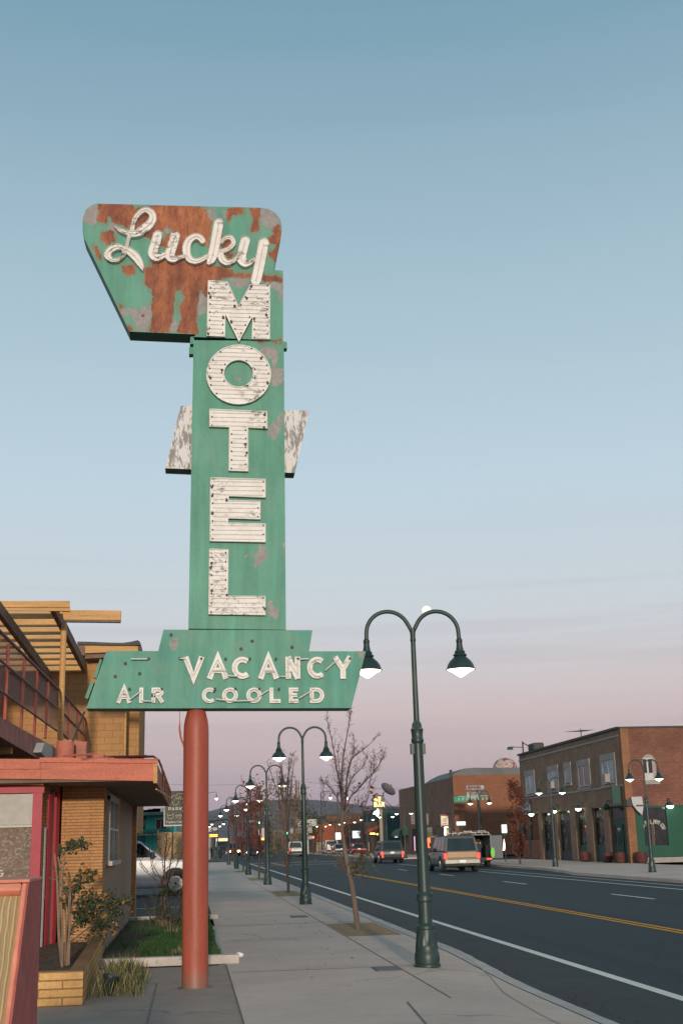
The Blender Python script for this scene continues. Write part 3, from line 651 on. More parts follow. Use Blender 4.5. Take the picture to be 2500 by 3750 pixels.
for i, (X, Y) in enumerate(RL):
    o = copy_tree(proto); x = X if X else PY(1484, 3140, Y).x
    o.location = (x, Y, 0); o.rotation_euler = (0, 0, 0); tag(o, rlab[i] if i < 4 else 'tiny glowing twin-arm street lamp far down the right side of the street', 'street lamp', 'street lamps on the far side' if i < 4 else 'far street lamps on the right side')
# ---------------------------------------------------------------- motel building on the left
M['roman_brick'] = brick('roman_brick', (.56,.295,.130), (.47,.245,.108), (.34,.18,.085), .75, .046, .008, bmp=.7, dirt=.3)
M['block_wall'] = brick('block_wall', (.47,.255,.105), (.44,.235,.098), (.32,.17,.075), .46, .20, .010, bmp=.4, dirt=.2)
M['planter_brick'] = brick('planter_brick', (.68,.40,.16), (.60,.34,.13), (.34,.18,.08), .50, .085, .008, bmp=.9, dirt=.35)
M['pink_wood'] = mat('pink_wood', (.56,.175,.115), .75, .22, 1.2, .5, .006, col2=(.42,.12,.075), mask=.62, vs=(.6,1,4), fine=25)
M['pink_side'] = mat('pink_side', (.46,.17,.125), .8, .3, 3, .5, .006, col2=(.30,.12,.09), mask=.6)
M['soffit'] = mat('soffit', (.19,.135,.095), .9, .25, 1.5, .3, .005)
M['red_frame'] = mat('red_frame', (.40,.022,.045), .5, .15, 3, .3, .003)
M['tan_wood'] = mat('tan_wood', (.60,.335,.125), .7, .2, 2.5, .5, .006, vs=(.5,1,5), fine=30, col2=(.42,.22,.08), mask=.64)
M['beam_wood'] = mat('beam_wood', (.22,.14,.10), .85, .35, 3, .6, .006, col2=(.38,.27,.2), mask=.6)
M['rail_red'] = mat('rail_red', (.46,.12,.085), .55, .15, 5, .2, .003)
M['rail_dark'] = mat('rail_dark', (.20,.10,.09), .6, .2, 5, .2, .003)
M['recess'] = mat('recess', (.34,.165,.11), .9, .2, 1.5, .2, .004)
M['stucco_brown'] = mat('stucco_brown', (.33,.225,.165), .92, .12, 3, .5, .005)
M['curtain'] = mat('curtain', (.36,.32,.28), .9, .25, 4, .4, .01, vs=(1,1,.3))
M['lace'] = mat('lace', (.21,.15,.11), .85, .25, 12, .5, .01, col2=(.36,.30,.25), mask=.56, fine=25)
M['window_glass'] = glassy('window_glass', (.05,.06,.06), .06)
M['white_trim'] = mat('white_trim', (.55,.52,.48), .6, .12, 4, .2, .003)
M['roofing'] = mat('roofing', (.10,.10,.10), .9, .3, 2, .5, .01)
mot = empty('motel_building', (-2.5, 24, 0), 'orange brick motel with pink canopy, red balcony railing and wooden pergola', 'building')
WX = -1.33
b = MB(); xl = PY(230, 2900, 19.5).x
b.box(xl, WX+.02, 19.5, 20.25, 0, 2.5); b.build('brick_pier', M['roman_brick'], mot)
b = MB(); b.box(WX-.35, WX, 20.25, 29.5, 0, 2.5); b.build('side_wall', M['stucco_brown'], mot)
b = MB(); x0, x1 = PY(464, 3100, 29.5).x, PY(499, 3100, 29.5).x; b.box(x0, x1, 29.5, 29.9, -.03, 2.5); b.build('pillar', M['roman_brick'], mot)
b = MB(); b.box(x0+.09, x1-.02, 29.42, 29.5, 2.15, 2.36); b.build('meter_box', mat('box_grey', (.22,.22,.19), .6), mot)
# side window
ya, yb = PX(394, 3000, WX).y, PX(426, 3000, WX).y; za, zb = 1.42, 2.36
wn = MB(); wn.box(WX-.01, WX+.012, ya, yb, za, zb); wn_o = wn.build('window', M['window_glass'], mot)
cu = MB(); n_ = 26
for i in range(n_):
    y0 = ya+.05+(yb-ya-.1)*i/n_; cu.box(WX+.010, WX+.018+.01*(i % 2), y0, y0+(yb-ya-.1)/n_, za+.06, zb-.08)
cu.build('curtain', M['curtain'], wn_o)
fr = MB()
for (p, q, r_, s_) in ((ya-.07, ya+.02, za-.03, zb+.05), (yb-.02, yb+.07, za-.03, zb+.05), (ya-.07, yb+.07, zb-.02, zb+.08), ((ya+yb)/2-.02, (ya+yb)/2+.02, za, zb), (ya, yb, (za+zb)/2-.02, (za+zb)/2+.02)): fr.box(WX+.0, WX+.045+random.random()*.004, p, q, r_, s_)
fr.build('frame', M['white_trim'], wn_o); fr = MB(); fr.box(WX, WX+.10, ya-.1, yb+.1, za-.10, za-.03); fr.build('sill', M['kerb'], wn_o)
b = MB(); b.box(WX-.002, WX+.03, yb+.09, yb+1.3, 1.4, 2.5); b.build('brick_strip', M['roman_brick'], mot)
# lobby front, slightly raked
A0, B0 = Vector((-2.2, 18.42, 0)), Vector((xl-.005, 19.52, 0)); dn = (B0-A0).cross(Vector((0,0,1))).normalized()
def PV(x, y, off=0):
    d = ray(x, y); t_ = (A0+dn*off-CAM).dot(dn)/d.dot(dn); return CAM+d*t_
def vbox(px0, px1, z0, z1, m, name, par, th=.06, off=.0):
    a, c = PV(px0, 3000, off), PV(px1, 3000, off); mb = MB()
    q = [Vector((a.x, a.y, z0)), Vector((c.x, c.y, z0)), Vector((c.x, c.y, z1)), Vector((a.x, a.y, z1))]
    mb.prism(q, -dn*th); return mb.build(name, m, par)
vbox(140, 232, 0, 2.5, M['recess'], 'lobby_wall', mot, .1, -.03)
vbox(158, 178, .9, 2.42, M['roman_brick'], 'brick_strip', mot, .05, .02); vbox(180, 192, 0.2, 2.38, M['red_frame'], 'door_frame', mot, .06, .04)
vbox(168, 173, .1, 1.9, M['white_trim'], 'door_edge', mot, .05, .06); vbox(193, 206, .0, 2.42, M['stucco_brown'], 'door_panel', mot, .05, .01); vbox(207, 219, .2, 2.42, M['red_frame'], 'door_frame', mot, .06, .04)
# big front window left of the lobby
YW = 18.4; xr = PY(156, 3000, YW).x; zh = PY(80, 2905, YW).z; zt_ = PY(80, 2873, YW).z
b = MB(); b.box(-5, xr, YW+.02, YW+.2, 0, 2.5); b.build('front_wall', M['roman_brick'], mot)
wn = MB(); wn.box(-5, xr-.1, YW+.0, YW+.015, .8, zh); wo = wn.build('window', M['lace'], mot)
b = MB(); zm = PY(100, 3025, YW).z; b.box(-5, xr-.13, YW-.012, YW-.002, zm+.02, zh-.01); b.build('upper_pane', mat('pane_grey', (.27,.25,.22), .35, .25, 1.2, 0, fine=12), wo)
b = MB(); b.box(-5, xr-.12, YW-.03, YW-.003, zm-.015, zm+.015); b.build('glazing_bar', M['white_trim'], wo)
b = MB(); b.box(-5, xr+.02, YW-.07, YW+.0, zh, zt_); b.box(xr-.135, xr, YW-.072, YW-.004, .6, zh-.002); b.box(-5, xr, YW-.074, YW-.0, .72, .80); b.build('frame', M['red_frame'], wo)
b = MB(); p = PY(0, 3200, YW); word(b, 'G', (p.x-.03, YW-.02, p.z-.045), (1,0,0), (0,0,1), .10, .02, (0,.005,0), .9); b.build('window_lettering', M['white_trim'], wo)
# canopy
YC = 18.0; xa = PY(147, 2800, YC).x; xb = PY(572, 2800, YC).x; z0, z1 = PY(560, 2860, YC).z, PY(560, 2790, YC).z; zt2 = PY(560, 2778, YC).z
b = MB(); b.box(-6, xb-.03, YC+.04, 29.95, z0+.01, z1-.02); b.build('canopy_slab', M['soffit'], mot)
def fas(px0, px1, y0a, y0b, y1a, y1b, m, name, dy=0, th=.05):
    q = [PY(px0, y1a, YC+dy), PY(px1, y1b, YC+dy), PY(px1, y0b, YC+dy), PY(px0, y0a, YC+dy)]; mb = MB(); mb.prism(q, (0, th, 0)); return mb.build(name, m, mot)
fas(147, 570, 2791, 2795, 2853, 2860, M['pink_wood'], 'fascia'); fas(146, 576, 2774, 2779, 2791, 2795, M['pink_wood'], 'fascia_trim', -.03, .09)
fas(-260, 147, 2776, 2780, 2815, 2817, M['pink_wood'], 'fascia', -.03); fas(-260, 150, 2816, 2818, 2850, 2853, M['pink_wood'], 'fascia', -.02)
fas(-260, 160, 2854, 2857, 2872, 2875, M['tan_wood'], 'beam', .2)
b = MB(); b.box(xb-.03, xb, YC+.06, 29.9, z0, z1+.02); b.build('side_fascia', M['pink_side'], mot)
b = MB(); b.box(xb-.035, xb+.02, YC-.005, YC+.06, z0-.03, z1+.05); b.build('corner_board', M['tan_wood'], mot)
b = MB(); b.tube([(xa+1.0, YC+.6, z1+.10), (xb-.05, YC+.35, z1+.10), (xb+.02, YC+.8, z1+.07), (xb+.03, 24, z1+.05), (xb+.04, 29.5, z1+.02)], .018, 6)
b.tube([PY(540,2768,YC+.4), PY(400,2771,YC+.4), PY(345,2762,YC+.4), PY(230,2768,YC+.4)], .014, 6); b.box(PY(345,2765,YC+.3).x, PY(383,2765,YC+.3).x, YC+.2, YC+.4, z1+.05, z1+.13); b.build('conduit', M['rail_red'], mot)
b = MB(); 
for k in range(5):
    y = 20+2*k; b.tube([(xb+.03, y, z1+.08), (xb+.05, y+.4, z1-.1), (xb+.03, y+.9, z0+.05)], .014, 5)
b.tube([PX(573,2890,xb), PX(596,2905,xb+.05), PX(625,2925,xb+.1), PX(645,2932,xb+.1), PX(668,2922,xb+.15)], .014, 5)
b.build('loose_conduit', M['tan_wood'], mot)
# things bolted on the canopy roof
zr = z1
b = MB(); p = PY(240, 2740, 20.5); zt3 = PY(240, 2714, 20.5).z; b.lathe([(.14, zr-.05), (.14, zt3-.02), (.13, zt3)], (p.x, 20.5, 0), 24); b.build('roof_drum', M['pink_wood'], mot, smooth=True)
b = MB(); a = PY(271, 2716, 20.8); c = PY(318, 2716, 20.8); b.box(a.x, c.x, 20.8, 21.3, zr-.05, a.z); b.build('roof_box', M['pink_side'], mot)
b = MB(); b.prism([PX(x, y, -2.2) for x, y in ((152,2755),(165,2720),(196,2728),(208,2765),(170,2778))], (-.12, 0, 0)); b.build('flashing', M['kerb'], mot)
# upper floor: slab, railing, pergola, walls
YU = 38.0; XB = PY(317, 2458, YU).x
def on(x, y, dx=0): return PX(x, y, XB+dx)
def ext(a, b_, Y): t_ = (Y-a.y)/(b_.y-a.y); return a+(b_-a)*t_
ta, tb_ = on(0, 2624), on(152, 2709); ba, bb_ = on(0, 2697), on(130, 2772)
t0_, t1_, b0_, b1_ = ext(ta, tb_, 16.5), ext(ta, tb_, YU), ext(ba, bb_, 16.5), ext(ba, bb_, YU)
b = MB(); b.prism([t0_, t1_, b1_, b0_], (-3.5, 0, 0)); b.build('balcony_slab', M['pink_side'], mot)
for k in range(7): y = 18.3+2.6*k; b = MB(); b.box(XB-3, XB-.1, y, y+.14, ext(ba, bb_, y).z-.13, ext(ba, bb_, y).z+.01); b.build('joist', M['tan_wood'], mot)
def S4(x, y): return (x*.44643, 2150+y*.44643)
rail = [[(-60,300),(490,845)],[(-60,545),(480,1000)],[(-60,802),(470,1180)]]
b = MB()
for (p, q) in rail: b.tube([on(*S4(*p), .03), on(*S4(*q), .03)], .030 if p[1] == 300 else .022, 8)
for (p, q) in (((512,862),(702,1085)),((508,1020),(696,1215)),((506,1190),(560,1245))): b.tube([on(*S4(*p), .03), on(*S4(*q), .03)], .03, 8)
b.build('rail', M['rail_dark'], mot)
for (p, q) in (((72,470),(40,1090)),((203,588),(174,1185)),((309,690),(281,1240)),((400,782),(373,1243)),((570,935),(560,1245)),((636,1010),(632,1250)),((695,1080),(690,1265))):
    b = MB(); b.tube([on(*S4(*p), .0), on(*S4(*q), .0)], .030, 8); b.build('railing_post', M['rail_red'], mot)
m, t, n, l, bb0 = nt('expanded_mesh'); co = coord(n); mp = n.new('ShaderNodeMapping'); l.new(co, mp.inputs[0])
wv = []
for rot in (.9, -.9):
    mp = n.new('ShaderNodeMapping'); mp.inputs['Rotation'].default_value = (rot, 0, 0); l.new(co, mp.inputs[0])
    wt = n.new('ShaderNodeTexWave'); wt.bands_direction = 'Z'; wt.inputs['Scale'].default_value = 9; wt.inputs['Distortion'].default_value = 0; l.new(mp.outputs[0], wt.inputs[0])
    wv.append(ramp(n, l, wt.outputs['Fac'], [(.6, 0), (.75, 1)]))
al = math_(n, l, 'MAXIMUM', wv[0], wv[1]); l.new(al, bb0.inputs['Alpha']); bb0.inputs['Base Color'].default_value = (.22, .10, .085, 1); bb0.inputs['Roughness'].default_value = .7
b = MB(); q = [on(*S4(*p), -.02) for p in ((-60,300),(490,845),(470,1190),(-60,810))]; b.add(q, [(0,1,2,3)]); q = [on(*S4(*p), -.02) for p in ((512,862),(702,1085),(692,1265),(508,1245))]; b.add(q, [(0,1,2,3)])
b.build('railing_mesh', m, mot)
pa, pb = on(*S4(492, 330)), on(*S4(484, 1265)); yp = (pa.y+pb.y)/2
pp = on(*S4(490, 800)); b = MB(); b.tube([(pp.x+.06, pp.y, pb.z-.1), (pp.x+.06, pp.y, pa.z+.15)], .072, 16); b.build('pergola_post', M['tan_wood'], mot, smooth=True)
zb_ = on(317, 2458).z; Yf = on(203, 2240).y; zf = on(203, 2240).z; ZB = (zb_+zf)/2
def S5(x, y): return (x*.31888, 2150+y*.3190)
# two sloping beams
for (p, q), dx in (((S5(640,285), S5(985,960)), 0), ((S5(0,290), S5(500,960)), -1.05)):
    X_ = XB+dx; a, c = PX(*p, X_), PX(*q, X_); c = ext(a, c, YU)
    b = MB(); b.prism([a, c, c+Vector((0,0,.26)), a+Vector((0,0,.26))], (-.12, 0, 0)); b.build('pergola_beam', M['beam_wood'], mot)
bA, bC = PX(*S5(640,285), XB), ext(PX(*S5(640,285), XB), PX(*S5(985,960), XB), YU)
for k, (y0, y1) in enumerate(((282,360),(366,455),(461,545),(550,625),(630,700),(705,770),(776,835),(841,900),(906,965))):
    # boards on edge resting on the beams: find the depth where the beam top line sees this row
    p = S5(640+(y1-285)*.51, y1); t_ = None
    Yk = Yf+(YU-Yf)*((k+1)/9.0)**.92*.97
    P = PY(p[0], p[1], 1)
    # solve depth from the sloping beam's bottom edge at this row
    best = min((abs((CAM+ray(*p)*(yy/ray(*p).y)).z-(ext(bA, bC, yy).z+.0)), yy) for yy in [Yf+.05+(YU-Yf)*i/400 for i in range(400)])[1]
    zz = ext(bA, bC, best).z; ht = (y1-y0)*.319/4500*best*1.02
    b = MB(); b.box(-9 if k not in (1, 2, 3) else -9, XB-.02 if k else XB+.1, best, best+.05, zz-.0, zz+ht*.98); b.build('pergola_board', M['tan_wood'], mot)
q = [PY(*S5(x, y), Yf-.1) for x, y in ((-900,160),(803,158),(803,232),(-900,228))]; b = MB(); b.prism(q, (0, .05, 0)); b.build('pergola_fascia', M['tan_wood'], mot)
q = [PY(*S5(x, y), Yf-.06) for x, y in ((-900,232),(803,234),(803,273),(-900,270))]; b = MB(); b.prism(q, (0, .08, 0)); b.build('pergola_fascia', M['tan_wood'], mot)
q = [PY(*S5(x, y), Yf+.02) for x, y in ((715,262),(1392,270),(1388,375),(735,372))]; b = MB(); b.prism(q, (0, .16, 0)); b.build('gutter_beam', M['tan_wood'], mot)
q = [PY(*S5(x, y), Yf+.015) for x, y in ((735,373),(1388,376),(1386,404),(755,397))]; b = MB(); b.prism(q, (0, .13, 0)); b.build('gutter_lip', M['soffit'], mot)
xw0, xw1 = PY(236, 2600, YU).x, PY(458, 2600, YU).x
b = MB(); b.box(-9, xw1, YU, YU+6, 2.0, PY(400, 2400, YU).z); b.build('upper_wall', M['block_wall'], mot)
b = MB(); b.box(xw1, PY(511, 2600, YU+1.2).x, YU+1.2, YU+6, 2.0, PY(400, 2400, YU).z); b.build('upper_wall_return', M['block_wall'], mot)
b = MB(); b.tube([(xw1+.02, YU-.01, 2), (xw1+.02, YU-.01, PY(400, 2400, YU).z)], .035, 8); b.build('downpipe', M['tan_wood'], mot)
b = MB(); b.box(-9, XB-2.4, 16, YU, 2.6, ZB+.1); b.build('balcony_rear_wall', M['recess'], mot)
for y0 in (21, 26.5, 32):
    b = MB(); b.box(XB-2.42, XB-2.36, y0, y0+1.0, ext(ta, tb_, y0).z+.05, ext(ta, tb_, y0).z+2.1); b.build('upstairs_door', M['soffit'], mot)
YR = YU-.7
def roofpart(pts, m, name, th, dy=0): mb = MB(); mb.prism([PY(x, y, YR+dy) for x, y in pts], (0, th, 0)); return mb.build(name, m, mot)
roofpart([(284,2349),(330,2350),(400,2353),(450,2354),(480,2350),(505,2344),(513,2350),(514,2362),(400,2362),(284,2360)], M['roofing'], 'roof_edge', 7, -.1)
roofpart([(312,2362),(506,2366),(506,2384),(312,2392)], M['tan_wood'], 'roof_fascia', .06)
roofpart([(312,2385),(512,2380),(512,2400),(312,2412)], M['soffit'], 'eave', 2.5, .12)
roofpart([(506,2350),(516,2356),(518,2390),(508,2384)], M['roofing'], 'roof_end', 5)
roofpart([(283,2363),(311,2363),(311,2400),(290,2400)], M['beam_wood'], 'rafter_end', .3, -.05)
# ---------------------------------------------------------------- planter, low wall
pn = empty('brick_planter', (-1.5, 16.5, 0), 'low tan brick planter box running along the foot of the motel pier', 'planter')
PF = 14.08
def pw(mb, pts, z0, z1): mb.prism([Vector((x, y, z0)) for x, y in pts], (0, 0, z1-z0))
b = MB(); pw(b, [(-2.4,PF),(-1.12,PF),(-1.12,PF+.17),(-2.4,PF+.17)], 0, .345); b.build('front_wall', M['planter_brick'], pn)
b = MB(); pw(b, [(-1.12,PF+.171),(-1.27,19.4),(-1.42,19.4),(-1.28,PF+.171)], 0, .34); b.build('side_wall', M['planter_brick'], pn)
b = MB(); pw(b, [(-2.4,PF+.171),(-1.281,PF+.171),(-1.421,19.4),(-2.4,19.4)], 0, .27); b.build('soil', M['soil'], pn)
M['pink_stucco'] = mat('pink_stucco', (.74,.27,.18), .8, .12, 6, .7, .006, col2=(.78,.42,.34), mask=.66, fine=18)
M['pink_stucco_shaded'] = mat('pink_stucco_shaded', (.44,.11,.085), .8, .15, 5, .6, .006, col2=(.60,.36,.32), mask=.70, fine=18)  # shade of the wall's side face put into a darker pink
m, t, n, l, b0 = nt('carved_panel'); co = coord(n); wt = n.new('ShaderNodeTexWave'); wt.bands_direction = 'X'; wt.inputs['Scale'].default_value = 24; wt.inputs['Distortion'].default_value = 3.2; wt.inputs['Detail'].default_value = 3; wt.inputs['Detail Scale'].default_value = .6
mp = n.new('ShaderNodeMapping'); mp.inputs['Scale'].default_value = (1, 1, .45); l.new(co, mp.inputs[0]); l.new(mp.outputs[0], wt.inputs[0])
c = ramp(n, l, wt.outputs['Fac'], [(.03, (.48,.33,.15)), (.2, (.62,.43,.22)), (.8, (.68,.49,.26))]); l.new(c, b0.inputs['Base Color']); b0.inputs['Roughness'].default_value = .8; bump(n, l, b0, wt.outputs['Fac'], .8, .012); M['carved'] = m
lw = empty('low_wall', (-.8, 2.9, 0), 'pink stucco entrance wall with tan carved panel, cut off at the lower left', 'wall')
XW = -.372
A_ = PX(108, 3229, XW); Bk = PX(154, 3228, XW).y; zt4 = A_.z; Cc = PX(43, 3750, XW); sl = (Cc-A_)/(A_.z-Cc.z)   # sloping front edge
def fp(z): return A_+sl*(A_.z-z)
zs = .55; f0 = fp(zs)
b = MB(); b.prism([Vector((XW, Bk, zt4+.004)), Vector((XW, A_.y, zt4)), Vector((XW, f0.y, zs)), Vector((XW, f0.y, 0)), Vector((XW, Bk, 0))], (-.004, 0, 0)); b.build('shaded_side', M['pink_stucco_shaded'], lw)
sd_ = Vector((0, f0.y-A_.y, zs-zt4)).normalized(); nrm = Vector((0, sd_.z, -sd_.y)); nrm = nrm if nrm.y < 0 else -nrm
W_ = 1.4
b = MB(); xL = XW-W_
def slab(mb, x0, x1, s0, s1, off0, off1):   # box lying on the sloping front face
    o_ = Vector((0, A_.y, zt4)); q = []
    for s_, of in ((s0, off0), (s1, off0), (s1, off1), (s0, off1)): q.append(o_+sd_*s_+nrm*of)
    mb.prism([Vector((x0, p.y, p.z)) for p in q], (x1-x0, 0, 0))
LS = (Vector((0, f0.y, zs))-Vector((0, A_.y, zt4))).length
slab(b, xL, XW-.0125, 0.024, LS, -.09, -.020); b.build('carved_panel', M['carved'], lw)
b = MB(); slab(b, XW-.0165, XW-.0043, 0, LS, -.12, -.002); slab(b, xL, XW-.017, 0, .020, -.12, -.002); b.box(xL, XW-.0045, A_.y+.09, Bk-.002, 0, zt4-.002); b.build('frame', M['pink_stucco'], lw, bevel=.004)
b = MB(); b.box(xL, XW+.001, A_.y+.002, Bk+.003, zt4-.002, zt4+.006); b.build('cap', M['pink_stucco'], lw, bevel=.003)
# ---------------------------------------------------------------- grass bed
GY0, GY1 = 18.14, 28.9
b = MB(); b.box(-1.33, .68, GY0-.02, GY0+.16, 0, .12); b.box(.40, .52, GY0+.16, 26, -.05, .035); b.box(-1.33, .62, GY1, GY1+.2, 0, .10)
struct(b, 'bed_kerb', M['kerb'], bevel=.01)
b = MB(); b.add([(-1.33,GY0+.1,.05),(.42,GY0+.1,.05),(.42,GY1,.03),(-1.33,GY1,.03)], [(0,1,2,3)]); struct(b, 'bed_soil', M['soil'])
b = MB(); rnd_ = random.Random(3)
def blade(mb, x, y, z, h, wd, lean, az=None):
    az = rnd_.uniform(0, 2*PI) if az is None else az; dx, dy = math.cos(az), math.sin(az)
    mb.add([(x-dy*wd, y+dx*wd, z), (x+dy*wd, y-dx*wd, z), (x+dx*lean*.5+dy*wd*.6, y+dy*lean*.5-dx*wd*.6, z+h*.6), (x+dx*lean, y+dy*lean, z+h)], [(0,1,2),(0,2,3)])
cnt = 0
for i in range(42000):
    x = rnd_.uniform(-1.3, .42); y = GY0+.16+(GY1-GY0-.2)*rnd_.random()**1.25
    v = noise.noise((x*1.1+5, y*.5, 0))+.35*noise.noise((x*4, y*2, 1))
    if x < -.75+.35*noise.noise((y*.8, 0, 2)) and rnd_.random() < .93: continue
    if v < -.22 and rnd_.random() < .8: continue
    h = rnd_.uniform(.03, .075)*(1.3+v*1.2); blade(b, x, y, .045, h, rnd_.uniform(.003, .006), rnd_.uniform(0, .06))
M['grass'] = mat('grass', (.035,.085,.022), .7, .45, 3, 0, col2=(.10,.10,.04), mask=.64, fine=10)
o = b.build('grass', M['grass']); tag(o, 'short green grass growing in the bed behind the red column', 'grass', kind='stuff')
b = MB()
for (x, y, n_, s_) in ((.0, 19.3, 40, .22), (-.15, 19.0, 30, .16), (-.3, 23.5, 40, .2), (-.45, 26, 40, .25)):
    for i in range(n_):
        r_ = rnd_.random()**.5*.16; a = rnd_.uniform(0, 2*PI); blade(b, x+r_*math.cos(a), y+r_*math.sin(a), .04, s_*rnd_.uniform(.5, 1.1), .005, s_*.4*rnd_.random(), a)
o = b.build('dry_grass_blades', mat('dry_grass', (.33,.26,.12), .8, .3, 6, 0)); tag(o, 'pale dry grass stalks standing up out of the green bed', 'grass', kind='stuff')
tf = empty('grass_tuft', (-.78, 15.6, 0), 'clump of dry ornamental grass growing at the foot of the planter, by the pavement', 'plant')
b1, b2 = MB(), MB()
for i in range(1500):
    r_ = rnd_.random()**.6; x = -.80+.27*r_*math.cos(i)+rnd_.uniform(-.05, .05); y = 15.8+1.2*r_*math.sin(i*1.7); h = rnd_.uniform(.10, .36)*(1.2-r_*.6)
    blade(b1 if i % 3 else b2, x, y, 0, h, .0035, rnd_.uniform(.05, .32)*h*1.6)
b1.build('green_blades', mat('tuft_green', (.09,.10,.04), .8, .3, 5, 0), tf); b2.build('dry_blades', bpy.data.materials['dry_grass'], tf)
pot = empty('path_light', (-.93, 14.9, 0), 'small black plastic path light tilted beside the grass clump', 'light')
b = MB(); T_ = Matrix.Translation((-.93, 14.9, .0)) @ Matrix.Rotation(.25, 4, 'Y')
b.lathe([(.055, 0), (.06, .02), (.075, .17), (.09, .20), (.085, .225), (.02, .235)], n=14); b.v = [tuple(T_ @ Vector(v)) for v in b.v]; b.build('housing', mat('black_plastic', (.02,.03,.03), .45), pot, smooth=True)
b = MB(); b.lathe([(.065, .165), (.078, .172), (.066, .18)], n=14); b.v = [tuple(T_ @ Vector(v)) for v in b.v]; b.build('collar', M['dark_dot'], pot)
lt = MB(); P = G(872, 3505)
for k in range(3):
    bm = bmesh.new(); bmesh.ops.create_icosphere(bm, subdivisions=2, radius=.035)
    vv = [v.co*(1+.5*noise.noise(v.co*40+Vector((k, 0, 0))))+Vector((P.x+k*.02, P.y+k*.01, .03)) for v in bm.verts]; ff = [[v.index for v in f.verts] for f in bm.faces]; bm.free(); lt.add(vv, ff)
tag(lt.build('litter', mat('paper', (.8,.78,.76), .8)), 'crumpled white paper litter lying on the sidewalk beside the grass bed', 'litter')
# ---------------------------------------------------------------- trees and shrubs
M['bark'] = mat('bark', (.17,.125,.095), .9, .3, 4, .6, .01, vs=(3,3,.6))
M['twig'] = mat('twig', (.13,.085,.075), .9, .3, 10, 0)
M['bud'] = mat('bud', (.11,.055,.045), .9, .4, 10, 0)
M['leaf_red'] = mat('leaf_red', (.17,.035,.022), .7, .4, 8, 0)
M['leaf_olive'] = mat('leaf_olive', (.13,.105,.035), .8, .45, 6, 0, col2=(.22,.11,.035), mask=.55)
M['leaf_rust'] = mat('leaf_rust', (.20,.058,.030), .8, .4, 6, 0, col2=(.12,.05,.03), mask=.5)
M['leaf_dark'] = mat('leaf_dark', (.035,.055,.022), .7, .45, 6, 0, col2=(.35,.14,.04), mask=.66)
def leaf(mb, p, s, rr):
    a = Vector((rr.gauss(0,1), rr.gauss(0,1), rr.gauss(0,1))).normalized(); b_ = a.orthogonal().normalized(); c = a.cross(b_)
    p = Vector(p); mb.add([p, p+b_*s*.35+a*s*.45, p+a*s, p-b_*s*.35+a*s*.45+c*s*.1], [(0,1,2,3)])
def limb(rr, p, d, L, r, wob=.12, n_=6, up=.05):
    pts = [Vector(p)]; d = Vector(d).normalized()
    for i in range(n_):
        d = (d+Vector((rr.gauss(0,wob), rr.gauss(0,wob), rr.gauss(0,wob)*.6+up))).normalized(); pts.append(pts[-1]+d*L/n_)
    return pts, [r*(1-.75*i/n_) for i in range(n_+1)]
def twiggy(rr, tb, lf, pts, rad, dens, tl, lsz, lprob, lf2=None, p2=0, start=.15, sub=True):
    for k in range(dens):
        t_ = rr.uniform(start, 1); i = min(int(t_*(len(pts)-1)), len(pts)-2); f_ = t_*(len(pts)-1)-i
        p = pts[i].lerp(pts[i+1], f_); ax = (pts[i+1]-pts[i]).normalized(); d = (ax*.8+Vector((rr.gauss(0,.6), rr.gauss(0,.6), rr.gauss(0,.35)+.35))).normalized()
        L = tl*rr.uniform(.4, 1.1)*(1.1-.5*t_); q, rq = limb(rr, p, d, L, max(.0028, rad[i]*.35), .16, 4, .06); tb.tube(q, rq, 4, False)
        if sub:
            for j in range(3):
                i2 = rr.randint(1, 3); q2, r2 = limb(rr, q[i2], (q[i2]-q[i2-1]).normalized()+Vector((rr.gauss(0,.7), rr.gauss(0,.7), rr.gauss(0,.4)+.2)), L*.35, .0025, .2, 2, .02); tb.tube(q2, r2, 3, False)
                for pp in q2[1:]:
                    if rr.random() < lprob: leaf(lf, pp, lsz*rr.uniform(.5, 1.2), rr)
        for pp in q[1:]:
            for _ in range(2):
                if rr.random() < lprob: leaf(lf, pp+Vector((rr.gauss(0,.01), rr.gauss(0,.01), rr.gauss(0,.01))), lsz*rr.uniform(.6, 1.3), rr)
            if lf2 is not None and rr.random() < p2: leaf(lf2, pp, lsz*rr.uniform(1.6, 2.6), rr)
def spline(pts, m_=4):
    out = []
    for i in range(len(pts)-1):
        p0, p1, p2, p3 = pts[max(i-1, 0)], pts[i], pts[i+1], pts[min(i+2, len(pts)-1)]
        for s_ in range(m_):
            t_ = s_/m_; out.append(.5*((2*p1)+(-p0+p2)*t_+(2*p0-5*p1+4*p2-p3)*t_*t_+(-p0+3*p1-3*p2+p3)*t_**3))
    out.append(pts[-1]); return out
